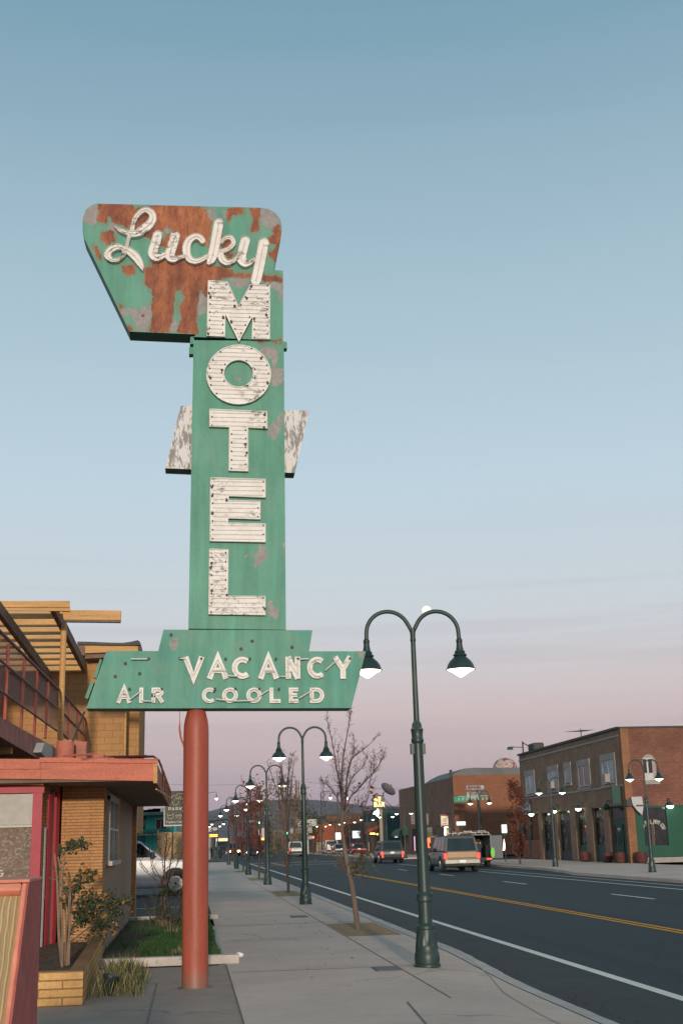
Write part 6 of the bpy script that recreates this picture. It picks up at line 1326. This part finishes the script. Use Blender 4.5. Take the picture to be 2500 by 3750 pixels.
sn = empty('street_name_sign', (PY(1680,3000,104).x, 104, 0), 'green street name sign plate up against the brown brick facade', 'sign')
p, q = PY(*SG(752, 264), 104), PY(*SG(908, 330), 104); b = MB(); b.box(p.x, q.x, 104, 104.04, q.z, p.z); b.build('plate', mat('sign_green_plate', (.02,.26,.15), .5), sn)
b = MB(); x = p.x+.35
for k in range(8): b.box(x, x+.16, 103.98, 103.999, q.z+.32+(.08 if k % 3 == 1 else 0), p.z-.32); x += .34
b.box(p.x+.34, x-.1, 103.985, 103.998, q.z+.44, q.z+.50); b.build('lettering', mat('soft_green_white', (.20,.50,.38), .6), sn)
b = MB(); xx = q.x+.05; b.tube([(p.x-.1, 104.1, -.1), (p.x-.1, 104.1, p.z+.1)], .05, 6); b.tube([(p.x-.1, 104.1, p.z+.05), (q.x, 104.1, p.z+.05)], .03, 6); b.build('post', M['coping'], sn)
def post_sign(x0, y0, x1, y1, Y, fn, label, st_=1.0, trim=True, zb_=-.02, round_=False):
    p, q = PY(*fn(x0, y0), Y), PY(*fn(x1, y1), Y); r = empty('post_sign', ((p.x+q.x)/2, Y, 0), label, 'sign')
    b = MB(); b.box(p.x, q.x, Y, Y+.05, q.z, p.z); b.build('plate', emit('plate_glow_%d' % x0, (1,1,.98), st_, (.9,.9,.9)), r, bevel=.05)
    if trim: b = MB(); b.box(p.x-.03, q.x+.03, Y+.052, Y+.07, q.z-.12, p.z+.05); b.build('trim', M['green_wall'], r)
    b = MB(); b.tube([((p.x+q.x)/2, Y+.08, zb_), ((p.x+q.x)/2, Y+.08, q.z+.1)], .035, 6); b.build('post', M['coping'], r); return r
post_sign(785, 577, 900, 620, 100, SG, 'shining white horizontal sign with green edge before the orange brick wall', .9)
post_sign(1347, 614, 1418, 716, 83, SG, 'white reflective upright sign on a dark post at the far kerb, right of the van', .9)  # unlit retroreflective plate, reflected flash put in as emission
def SH(x, y): return (1180+x*.19133, 2960+y*.19133)
post_sign(1378, 452, 1442, 558, 150, SH, 'shining white arched sign with green base above the grey crossover', 1.0)
post_sign(575, 435, 722, 568, 172, SH, 'large shining white signboard behind the nearest tree, right of its trunk', 1.0, False)
post_sign(238, 468, 355, 595, 176, SH, 'shining white signboard behind the nearest tree, left of its trunk', 1.0, False)
# ---------------------------------------------------------------- far end of the street
def fbuilding(name, px0, px1, y_top, Y, m, label, cat='building', depth=20, features=()):
    p, q = PY(px0, y_top, Y), PY(px1, y_top, Y); r = empty(name, ((p.x+q.x)/2, Y, 0), label, cat)
    b = MB(); b.box(p.x, q.x, Y, Y+depth, -.1, (p.z+q.z)/2); b.build('wall', m, r)
    for (a0, b0, a1, b1, m_, nm, off) in features:
        u, v = PY(a0, b0, Y), PY(a1, b1, Y); mb = MB(); mb.box(u.x, v.x, Y-off, Y-.01, v.z, u.z); mb.build(nm, m_, r)
    return r
teal = mat('teal_wall', (.022,.075,.075), .8, .15, 1, 0); dkb = mat('dark_brown', (.075,.055,.04), .8, .25, .5, 0)
rb = mat('far_red_brick', (.26,.075,.04), .85, .2, .4, 0); bb_ = mat('far_brown_brick', (.19,.09,.05), .85, .2, .4, 0); beige = mat('beige_wall', (.36,.28,.20), .8, .1, 1, 0)
fbuilding('teal_building', 1400, 1470, 2958, 165, teal, 'dark teal building beyond the brown brick facade, below the satellite dish', features=((1446, 3080, 1452, 3120, M['stone_trim'], 'door', .05), (1400, 2957, 1470, 2962, M['coping'], 'cornice', .3)))
br_ = fbuilding('bar_building', 1325, 1412, 3010, 170, dkb, 'low dark bar front under the 4th St Bar sign with small amber lights', features=((1330, 3055, 1360, 3125, M['dark_window'], 'window', .1), (1370, 3060, 1400, 3125, M['dark_window'], 'window', .1), (1345, 3085, 1352, 3120, beige, 'door', .12)))
b = MB(); b.prism([PY(1335,3042,169), PY(1414,3008,169), PY(1414,3022,169), PY(1335,3056,169)], (0,.3,0)); b.build('red_awning', mat('awning_red', (.22,.05,.035), .8), br_)
b = MB()
for (x, y) in ((1358,3053),(1364,3053),(1370,3053),(1381,3055),(1405,3052),(1408,3050)): c = PY(x, y, 168.5); b.lathe([(.03,-.12),(.14,-.05),(.14,.05),(.03,.12)], c, 8)
b.build('string_light', emit('amber_lamp', (1,.6,.15), 4), br_)
fbuilding('brown_block', 1195, 1336, 2982, 215, bb_, 'flat-roofed brown brick building far behind the red brick front', features=((1195, 2980, 1336, 2985, M['coping'], 'parapet', .2), (1240, 2998, 1262, 3006, M['dark_int'], 'window', .1)))
fbuilding('red_brick_front', 1155, 1336, 3004, 195, rb, 'red brick one-storey front far up the street with beige lower wall', features=((1158, 3085, 1190, 3118, beige, 'lower_wall', .1), (1262, 3028, 1285, 3125, teal, 'door', .1), (1200, 3085, 1330, 3122, M['dark_window'], 'shop_window', .1), (1155, 3002, 1336, 3008, M['coping'], 'parapet', .3)))
hb = fbuilding('grey_house', 1000, 1082, 3040, 230, mat('grey_wall', (.16,.13,.12), .8, .15, .6, 0), 'dull low building behind the trees left of the utility pole', features=((1010, 3070, 1030, 3110, M['dark_window'], 'window', .1), (1045, 3070, 1060, 3118, M['dark_int'], 'door', .1)))
fbuilding('low_shops', 800, 1000, 3072, 300, mat('maroon_wall', (.16,.055,.05), .8, .3, .3, 0), 'low dark red shops far at the end of the near side of the street', features=((860, 3085, 900, 3110, M['dark_window'], 'window', .1), (930, 3082, 980, 3110, M['dark_window'], 'window', .1)))
# canopy of a filling station + LED board, right of the column
gs = empty('station_canopy', (PY(780,3040,150).x, 150, 0), 'white angled filling station canopy just right of the red column', 'canopy')
b = MB(); b.prism([PY(x, y, 150) for x, y in ((700,3034),(800,3030),(800,3038),(762,3048),(700,3049))], (0, 8, 0)); b.build('roof', mat('canopy_white', (.55,.48,.44), .7), gs)
b = MB(); p = PY(768, 3100, 151); b.box(p.x-.12, p.x+.12, 151, 151.25, -.1, PY(768,3045,151).z); b.build('post', M['stone_trim'], gs)
led = empty('led_board', (PY(782,3060,140).x, 140, 0), 'red and amber scrolling display board beside the red column', 'sign')
p, q = PY(766, 3053, 140), PY(798, 3067, 140); b = MB(); b.box(p.x, q.x, 140, 140.3, q.z, p.z); b.build('case', M['dark_int'], led)
led_m = emit('led_amber', (1,.32,.04), 5); b = MB()
for row in range(2):
    n_ = 11; zz = p.z+(q.z-p.z)*(.32+.38*row)
    for k in range(n_): xx = p.x+(q.x-p.x)*(.04+.085*k); b.box(xx, xx+(q.x-p.x)*.06, 139.97, 139.99, zz-.05, zz+.06)
b.build('lit_text', led_m, led); b = MB(); b.tube([((p.x+q.x)/2, 140.15, -.1), ((p.x+q.x)/2, 140.15, q.z)], .08, 6); b.build('post', M['coping'], led)
# 4th St Bar sign
M['neon_yellow'] = emit('neon_yellow', (1,.78,.30), 2.2)
YBR = 150; bsn = empty('bar_sign', (PY(1383,3000,YBR).x, YBR, 0), 'dark sign with glowing yellow letters 4TH ST BAR on a lit mast', 'sign')
p, q = PY(1366, 2915, YBR), PY(1400, 2958, YBR); b = MB(); b.box(p.x, q.x, YBR, YBR+.5, q.z, p.z); b.build('board', mat('bar_board', (.05,.045,.015), .6), bsn)
W_, H_ = q.x-p.x, p.z-q.z
def bt(txt, u, v, h, sw_, cw=.62, gap=.16):
    mb = MB(); word(mb, txt, (p.x+W_*u, YBR-.05, q.z+H_*v), (1,0,0), (0,0,1), h, sw_, (0,.03,0), cw, gap); mb.build('letters', M['neon_yellow'], bsn)
bt('4', .07, .55, H_*.38, .09, .8); bt('TH', .52, .76, H_*.17, .05); bt('ST', .52, .54, H_*.17, .05); bt('BAR', .07, .08, H_*.38, .09, .66, .18)
b = MB(); b.box(p.x, q.x, YBR-.04, YBR-.01, q.z+H_*.49, q.z+H_*.51); b.build('divider', M['neon_yellow'], bsn)
b = MB(); b.box(p.x-.05, q.x+.05, YBR-.02, YBR+.52, p.z+.002, p.z+.08); b.box(p.x-.05, q.x+.05, YBR-.02, YBR+.52, q.z-.08, q.z-.002); b.build('frame', M['coping'], bsn)
pa_ = [PY(x, y, YBR) for x, y in ((1366,2981),(1371,2971),(1378,2968),(1383,2961),(1388,2970),(1391,2978),(1389,2988),(1380,2990),(1376,2983))]; b = MB(); b.prism(pa_, (0, .3, 0)); b.build('lit_arrow', emit('white_arrow', (1,.97,.9), 3), bsn)
b = MB(); x_ = PY(1395, 3000, YBR).x; b.box(x_-.18, x_+.18, YBR+.1, YBR+.4, -.1, q.z); b.build('mast', beige, bsn)
sdh = empty('satellite_dish', (PY(1406,2960,158).x, 158, 6), 'large mesh satellite dish on a pole beside the 4TH ST BAR sign', 'satellite dish')
cen = PY(1417, 2895, 158); bm = bmesh.new(); T_ = Matrix.Translation(cen) @ Matrix.Rotation(R(42), 4, 'Y') @ Matrix.Rotation(R(-24), 4, 'X'); b = MB(); n_ = 24
RD_ = 1.05
for j in range(7):
    for k in range(n_): r_ = RD_*j/6; b.v.append(tuple(T_ @ Vector((r_*math.cos(2*PI*k/n_), r_*math.sin(2*PI*k/n_), .28*(r_/RD_)**2))))
for j in range(6):
    for k in range(n_): b.f.append((j*n_+k, j*n_+(k+1) % n_, (j+1)*n_+(k+1) % n_, (j+1)*n_+k))
b.build('dish', mat('dish_grey', (.20,.18,.20), .6, .15, 2, 0), sdh, smooth=True)
b = MB()
for k in range(3): a = 2*PI*k/3; b.tube([T_ @ Vector((RD_*.9*math.cos(a), RD_*.9*math.sin(a), .25)), T_ @ Vector((0, 0, .95))], .025, 4)
b.tube([T_ @ Vector((0,0,.85)), T_ @ Vector((0,0,1.05))], .08, 8); b.build('feed_horn', M['coping'], sdh)
xp = PY(1406, 2950, 158).x; zr_ = PY(1406, 2958, 165).z-.3; b = MB(); b.tube([(xp, 158.4, .0), (xp, 158.4, cen.z-.25), tuple(T_ @ Vector((0,0,-.02)))], .07, 6); b.tube([(xp+1.4, 158.4, zr_-.2), (xp, 158.4, cen.z-.9)], .04, 5); b.tube([(xp+.9, 158.4, zr_-.2), (xp, 158.4, cen.z-1.4)], .04, 5); b.build('pole', M['coping'], sdh)
# far MOTEL sign
ms = empty('far_motel_sign', (PY(1125,3050,185).x, 185, 0), 'pale MOTEL sign on a post far up the street, crossed by the second lamp post', 'sign')
p, q = PY(1083, 3001, 185), PY(1160, 3025, 185); b = MB(); b.box(p.x, q.x, 185, 185.4, q.z, p.z); b.build('board', mat('motel_board', (.48,.47,.42), .6), ms)
b = MB(); word(b, 'MOTEL', (p.x+(q.x-p.x)*.20, 184.95, q.z+.10), (1,0,0), (0,0,1), (p.z-q.z)*.36, .10, (0,.03,0), .62, .42); b.build('letters', M['coping'], ms)
b = MB()
for (x0, y0, x1, y1) in ((1100,3029,1143,3050),(1062,3034,1097,3051),(1110,3061,1142,3073)): u, v = PY(x0,y0,185), PY(x1,y1,185); b = MB(); b.box(u.x, v.x, 185.05, 185.3, v.z, u.z); b.build('lower_board', mat('lower_board', (.36,.34,.32), .6) if 'lower_board' not in bpy.data.materials else bpy.data.materials['lower_board'], ms)
b = MB(); x_ = PY(1127, 3050, 185).x; b.box(x_-.12, x_+.12, 185.45, 185.6, -.1, p.z-.2); b.build('post', M['white_trim'], ms)
# utility pole + wires
up_ = empty('utility_pole', (PY(1084,3000,180).x, 180, 0), 'tall wooden utility pole behind the second street lamp', 'utility pole')
p = PY(1084, 2857, 180); b = MB(); b.tube([(p.x-.05, 180, -.1), (p.x, 180, p.z)], [.22, .15], 8); b.build('pole', mat('pole_wood', (.30,.15,.075), .8, .2, .5, 0), up_)
b = MB(); b.tube([(p.x+.35, 180, p.z-.2), (p.x+.35, 180, p.z-2.6)], .07, 5); b.tube([(p.x, 180, p.z-2.6), (p.x+.35, 180, p.z-2.6)], .05, 5); b.build('riser', M['coping'], up_)
wrs = empty('power_lines', (0, 180, 10), 'thin sagging power lines crossing the sky above the far street', 'cable')
for (x0, y0, x1, y1) in ((500, 2866, 1084, 2858), (1084, 2858, 1560, 2886)):
    a, c = PY(x0, y0, 180), PY(x1, y1, 180); b = MB(); b.tube([a.lerp(c, k/12)-Vector((0, 0, .5*math.sin(PI*k/12))) for k in range(13)], .022, 4); b.build('wire', M['coping'], wrs)
# single-arm high lamps
for i, (x, y, Yq, s) in enumerate(((1209,2922,175,-1),(1268,2924,190,-1),(793,2925,120,-1),(901,2946,175,-1))):
    c = PY(x, y, Yq); r = empty('high_street_lamp', (c.x+s*.9, Yq, 0), ('high single-arm street lamp against the hills left of the nearest tree trunk', 'high single-arm street lamp seen through the nearest tree', 'high single-arm street lamp just right of the red column', 'high single-arm street lamp above the far red-leaved trees')[i], 'street lamp', 'high single-arm street lamps')
    k_ = Yq/120; hx = s*.55*k_
    b = MB(); b.tube([(c.x+hx*1.6, Yq, -.1), (c.x+hx*1.6, Yq, c.z+.55*k_)], .05*k_, 6); b.build('post', M['lamp_green'], r)
    b = MB(); b.tube([(c.x+hx*1.6, Yq, c.z+.5*k_), (c.x+hx*.6, Yq, c.z+.62*k_), (c.x, Yq, c.z+.6*k_), (c.x, Yq, c.z+.2)], .022*k_, 5); b.build('arm', M['lamp_green'], r)
    b = MB(); b.lathe([(.03*k_,.45*k_),(.06*k_,.2*k_),(.13*k_,.05*k_)], c, 10); b.build('shade', M['lamp_green'], r)
    b = MB(); b.lathe([(.12*k_,.05*k_),(.11*k_,-.06*k_),(.02,-.12*k_)], c, 10); b.build('bulb', M['bulb'], r)
# traffic signals
def signal_head(x, y, Y, r, s=1.0, col=None, pos=1):
    c = PY(x, y, Y); b = MB(); b.box(c.x-.18*s, c.x+.18*s, Y, Y+.25, c.z-.55*s, c.z+.55*s); h = b.build('signal_head', M['plastic_black'], r)
    if col: b = MB(); b.disc((c.x, Y-.02, c.z+(.36, 0, -.36)[pos]*s), (0,1,0), .15*s, .04, 12); b.build('lens', col, h)
gcol = emit('signal_green', (.12,1,.5), 6); rcol = emit('signal_red', (1,.08,.03), 6); acol = emit('signal_orange', (1,.25,.04), 5)
ts = empty('traffic_signal', (PY(748,3000,122).x, 122, 0), 'traffic signal mast arm with dark backs of signal heads behind the lamp row', 'traffic signal')
b = MB(); a, c = PY(745, 3010, 122), PY(925, 2990, 122); b.tube([(a.x, 122, -.1), (a.x, 122, a.z+.1)], .12, 8); b.tube([a, c], [.10, .05], 8); b.build('mast', M['lamp_green'], ts)
for x, y in ((843,3000),(889,2996),(911,2988)): signal_head(x, y, 121.8, ts, .62)
t2 = empty('traffic_signal', (PY(975,3000,150).x, 150, 0), 'green-lit traffic signal hanging from a mast arm behind the third street lamp', 'traffic signal')
b = MB(); a, c = PY(985, 3008, 150), PY(925, 3006, 150); b.tube([(a.x, 150, -.1), (a.x, 150, a.z)], .12, 8); b.tube([a, c], .06, 6); b.build('mast', M['lamp_green'], t2); signal_head(951, 3022, 149.8, t2, .8, gcol, 0)
p, q = PY(912, 3003, 149.7), PY(942, 3011, 149.7); b = MB(); b.box(p.x, q.x, 149.7, 149.75, q.z, p.z); b.build('name_plate', mat('pale_plate', (.25,.38,.36), .5), t2)
t3 = empty('traffic_signal', (PY(1050,3050,170).x, 170, 0), 'green-lit traffic signal on a post left of the second street lamp', 'traffic signal'); b = MB(); c = PY(1050, 3060, 170); b.tube([(c.x, 170.3, -.1), (c.x, 170.3, c.z+.5)], .08, 6); b.build('post', M['lamp_green'], t3); signal_head(1050, 3060, 170, t3, .9, gcol, 0)
t4 = empty('traffic_signal', (PY(1147,3071,170).x, 170, 0), 'red-lit traffic signal on a post right of the second street lamp', 'traffic signal'); b = MB(); c = PY(1147, 3075, 170); b.tube([(c.x, 170.3, -.1), (c.x, 170.3, c.z+.5)], .08, 6); b.build('post', M['lamp_green'], t4); signal_head(1147, 3075, 170, t4, .9, rcol, 0)
t5 = empty('crossing_sign', (PY(957,3050,114).x, 114, 0), 'twin tall white regulatory sign plates on a post with an orange hand signal below', 'sign')
for x0 in (946, 958): u, v = PY(x0, 3033, 114), PY(x0+10, 3067, 114); b = MB(); b.box(u.x, v.x, 114, 114.04, v.z, u.z); b.build('plate', mat('reg_white', (.50,.45,.42), .6) if 'reg_white' not in bpy.data.materials else bpy.data.materials['reg_white'], t5)
c = PY(957, 3050, 114); b = MB(); b.tube([(c.x, 114.1, 0), (c.x, 114.1, PY(957,3030,114).z)], .04, 6); b.build('post', M['coping'], t5)
u, v = PY(957, 3069, 113.9), PY(967, 3076, 113.9); b = MB(); b.box(u.x, v.x, 113.8, 114, v.z, u.z); b.build('hand_signal', acol, t5)
# bins by the kerb near the intersection
for i, (x, Y) in enumerate(((803, 3142), (770, 3140))):
    p = G(x, Y); r = empty('litter_bin', (p.x, p.y, 0), ('dark litter bin on the sidewalk right of the farthest lamp posts', 'dark news box on the sidewalk close to the red column')[i], ('litter bin', 'news box')[i])
    b = MB(); b.lathe([(.30,0),(.33,.1),(.33,.9),(.28,1.0)], (p.x, p.y, 0), 12); b.build('drum', M['plastic_black'], r); b = MB(); b.lathe([(.34,.98),(.30,1.08),(.1,1.12)], (p.x, p.y, 0), 12); b.build('lid', M['coping'], r)
cw = MB(); strip(cw, 5.3, 17, 112.5, 116.3, -.112); struct(cw, 'crosswalk', mat('brick_crosswalk', (.30,.15,.10), .8, .2, 1, 0))
# ---------------------------------------------------------------- left background: turquoise lodging, plywood, club sign
YT = 72.0; tq = empty('turquoise_building', (-3.5, YT, 0), 'turquoise two-storey building with white sliding window, behind the white pickup', 'building')
turq = mat('turquoise', (.03,.40,.36), .8, .12, 1.5, .1); dkt = mat('dark_turquoise', (.025,.14,.13), .8, .2, 1.5, .1)
def T8(x, y, Y=YT): return PY(*SZ8(x, y), Y)
def tbox(x0, y0, x1, y1, m, name, off=0., th=.1, par=tq, Y=YT):
    p, q = T8(x0, y0, Y), T8(x1, y1, Y); mb = MB(); mb.box(p.x, q.x, Y-off-th, Y-off, q.z, p.z); return mb.build(name, m, par)
b = MB(); p = T8(375, 840); q = T8(880, 1400); b.box(p.x, q.x, YT, YT+12, 0, p.z); b.build('wall', turq, tq); b = MB(); b.box(-14, p.x-.002, YT+.9, YT+12, 0, p.z); b.build('recessed_wall', dkt, tq)
b = MB(); e0 = T8(240, 790); b.box(-14, T8(760, 790).x, YT-.9, YT+12.4, p.z+.002, e0.z); b.build('roof', mat('shingle', (.07,.13,.13), .9, .3, 2, .2), tq)
wo = tbox(535, 888, 722, 1058, M['white_trim'], 'window_frame', 0, .08); 
for x0, x1 in ((548, 622), (632, 712)):
    p, q = T8(x0, 900), T8(x1, 1050); b = MB(); b.box(p.x, q.x, YT-.10, YT-.081, q.z, p.z); b.build('pane', M['dark_window'], wo)
tbox(295, 905, 362, 1012, beige, 'air_conditioner', -.7, .2); tbox(200, 1068, 800, 1112, dkt, 'walkway_slab', .2, 1.0); tbox(200, 1145, 560, 1156, M['white_trim'], 'handrail', .9, .05)
for k in range(12): tbox(215+k*28, 1156, 219+k*28, 1290, dkt, 'baluster', .9, .04)
b = MB(); rr = random.Random(12)
for k in range(9): x = T8(300+rr.random()*380, 780).x; b.box(x, x+rr.uniform(.15,.6), YT+1, YT+1.4, e0.z, e0.z+rr.uniform(.08,.32))
b.build('roof_clutter', M['stone_trim'], tq)
pb_ = empty('plywood_hoarding', (-.9, 62, 0), 'bare tan plywood sheet boarding below the turquoise building', 'hoarding')
p, q = T8(578, 1112, 62), T8(1000, 1440, 62); b = MB(); b.box(p.x, min(q.x, .15), 62, 62.1, -.03, p.z); b.build('sheet', mat('plywood', (.50,.31,.15), .8, .15, 3, .2, vs=(1,1,4)), pb_)
b = MB(); b.box(p.x-.04, p.x+.04, 61.95, 62.12, -.03, p.z+.1); b.box(p.x+.05, .15, 61.96, 61.995, -.03, .5); b.build('batten', M['tan_wood'], pb_)
cs_ = empty('club_sign', (-.7, 50, 0), 'black pole sign with gold script, PARK and Topless Cab lettering, beside the red column', 'sign')
M['sign_black'] = mat('sign_black', (.018,.025,.022), .5, .2, 2, 0); M['gold'] = mat('gold_lettering', (.55,.50,.30), .5, .1, 4, 0)
YK = 50.0
p, q = T8(752, 436, YK), T8(1330, 792, YK); b = MB(); b.box(p.x-.12, q.x, YK, YK+.35, q.z, p.z); b.build('upper_board', M['sign_black'], cs_)
p2, q2 = T8(688, 750, YK), T8(972, 985, YK); b = MB(); b.box(p2.x, q2.x, YK-.10, YK+.2, q2.z, p2.z); b.build('lower_board', M['sign_black'], cs_)
b = MB(); b.box(p2.x-.03, p2.x+.01, YK-.12, YK-.09, q2.z-.03, p2.z); b.box(p2.x-.03, q2.x, YK-.121, YK-.09, q2.z-.05, q2.z+.0); b.build('border', M['white_trim'], cs_)
b = MB(); x_ = T8(820, 1000, YK).x; b.tube([(x_, YK+.1, 0), (x_, YK+.1, q2.z)], .03, 8); x3 = T8(990, 1000, YK).x; b.box(x3-.05, x3+.06, YK-.05, YK+.1, 0, q.z); b.build('post', M['coping'], cs_)
def bfont(txt, P0, size, m, par, name, th=.01):
    cu = bpy.data.curves.new(name, 'FONT'); cu.body = txt; cu.size = size; cu.extrude = th/2; cu.offset = size*.012
    o = bpy.data.objects.new(name, cu); C.objects.link(o); bpy.context.view_layer.update()
    me = bpy.data.meshes.new_from_object(o.evaluated_get(bpy.context.evaluated_depsgraph_get())); bpy.data.objects.remove(o)
    me.transform(Matrix.Translation(P0) @ Matrix.Rotation(PI/2, 4, 'X')); me.materials.clear(); me.materials.append(m); ob = bpy.data.objects.new(name, me); C.objects.link(ob); ob.parent = par; ob.location = -wl(par); return ob
pt_ = T8(742, 772, YK); bfont('PARK', (pt_.x, YK-.02, pt_.z), .24, M['gold'], cs_, 'lettering'); pt_ = T8(706, 962, YK); bfont('Topless Cab', (pt_.x, YK-.115, pt_.z), .125, M['white_trim'], cs_, 'lettering')
b = MB()
for pts in ([(905,520),(880,490),(920,470),(975,475),(1010,470)], [(940,480),(925,540),(890,590),(840,590),(800,560),(810,520),(850,510),(880,540),(860,570)], [(960,520),(940,560),(975,570),(1000,530)], [(815,600),(825,650),(870,665),(910,640),(925,595)], [(1005,580),(980,610),(985,640),(1010,640)], [(880,560),(930,545),(975,550)]):
    b.tube(spline([T8(x, y, YK-.01) for x, y in pts], 4), .011, 5)
for pts in ([(735,800),(730,825),(770,835),(820,820),(840,795)], [(740,835),(745,880),(785,892),(825,870),(830,830)], [(885,855),(870,840),(885,825),(910,840),(900,865),(870,870)], [(960,815),(915,830),(950,840),(965,830),(945,870),(925,895)]):
    b.tube(spline([T8(x, y, YK-.11) for x, y in pts], 4), .010, 5)
b.build('script_scroll', M['gold'], cs_)
# small things near the camera
p = G(2231, 3752); cpr = empty('red_cup', (p.x, p.y, dip(p.x, p.y)), 'red paper cup standing at the kerb edge, cut off by the bottom of the photo', 'cup')
b = MB(); b.lathe([(.028,0),(.040,.055),(.042,.058)], (p.x, p.y, dip(min(p.x,3.9), p.y)), 16); b.build('cup_wall', mat('cup_red', (.55,.02,.02), .4), cpr, smooth=True); b = MB(); b.lathe([(.043,.055),(.043,.062),(.02,.064)], (p.x, p.y, dip(min(p.x,3.9), p.y)), 16); b.build('cup_lid', bpy.data.materials['cup_red'], cpr)
# moon
mp_ = PY(1561, 2235, 8000); bm = bmesh.new(); bmesh.ops.create_uvsphere(bm, u_segments=32, v_segments=16, radius=31); me = bpy.data.meshes.new('moon'); bm.to_mesh(me); bm.free()
for f in me.polygons: f.use_smooth = True
mm, t, n, l, b0 = nt('moon_glow'); co = coord(n); c = ramp(n, l, noi(n, l, co, .03, 4, .6), [(.4, (1,.95,.86)), (.65, (.86,.82,.76))]); l.new(c, b0.inputs['Emission Color']); b0.inputs['Emission Strength'].default_value = 1.25; b0.inputs['Base Color'].default_value = (0,0,0,1); me.materials.append(mm)
o = bpy.data.objects.new('moon', me); C.objects.link(o); o.location = mp_; tag(o, 'full white moon low in the dusk sky, touching the right arm of the nearest lamp', 'moon')
# hills
def ridge(pts, Y, name, m, depth, seed):
    pts = [PY(x, y, Y) for x, y in pts]; n_ = 220; x0, x1 = pts[0].x, pts[-1].x; mb = MB(); rows = 26
    def hz(x):
        for i in range(len(pts)-1):
            if pts[i].x <= x <= pts[i+1].x: t_ = (x-pts[i].x)/(pts[i+1].x-pts[i].x); t_ = t_*t_*(3-2*t_)*.5+t_*.5; return pts[i].z+(pts[i+1].z-pts[i].z)*t_
        return pts[-1].z
    for j in range(rows+1):
        v = j/rows
        for i in range(n_+1):
            x = x0+(x1-x0)*i/n_; h = hz(x); e = v**1.1
            g = noise.fractal(Vector((x*.004, v*2.2, seed)), 1.0, 2.0, 6)
            z = h*(e*(1-.0)) + g*h*.22*math.sin(PI*min(1, v*1.0))*1.0 + (g*h*.012 if j == rows else 0)
            mb.v.append((x, Y-depth*(1-v), max(-5, z-2*(1-v))))
    for j in range(rows):
        for i in range(n_): k = j*(n_+1)+i; mb.f.append((k, k+1, k+n_+2, k+n_+1))
    k = len(mb.v)
    o = mb.build(name, m, smooth=True); o['kind'] = 'structure'; return o
hm = mat('hazed_hill_scrub', (.125,.10,.105), .95, .25, .01, 0, col2=(.088,.073,.078), mask=.5, fine=.05)  # part of the mauve evening haze is tinted into this colour
ridge([(-3000,2985),(-600,2990),(200,2992),(600,2990),(765,2972),(800,2962),(850,2948),(885,2938),(950,2934),(1000,2930),(1080,2927),(1160,2930),(1230,2936),(1300,2946),(1370,2958),(1420,2972),(1500,2982),(2600,2990),(5200,2975)], 3200, 'hills', hm, 1100, 3)
ridge([(-3000,3000),(900,3010),(1180,2985),(1290,2958),(1360,2949),(1420,2950),(1480,2955),(1700,2965),(2600,2965),(5200,2950)], 4200, 'distant_hills', mat('far_hill', (.12,.10,.085), .95, .2, .01, 0, fine=.05), 900, 9)

# evening haze: one closed box of thin even air round the whole scene
hz_ = MB(); hz_.box(-7500, 7500, -190, 5200, -9, 260); ho = hz_.build('haze', None); ho['kind'] = 'stuff'; ho['label'] = 'thin mauve evening haze in the air down the street'
hm_ = bpy.data.materials.new('haze'); hm_.use_nodes = True; nn = hm_.node_tree.nodes; nn.clear(); out = nn.new('ShaderNodeOutputMaterial'); vol = nn.new('ShaderNodeVolumePrincipled'); vol.inputs['Color'].default_value = (1,.93,.98,1); vol.inputs['Density'].default_value = .00006; vol.inputs['Anisotropy'].default_value = .2
hm_.node_tree.links.new(vol.outputs[0], out.inputs['Volume']); ho.data.materials.append(hm_)
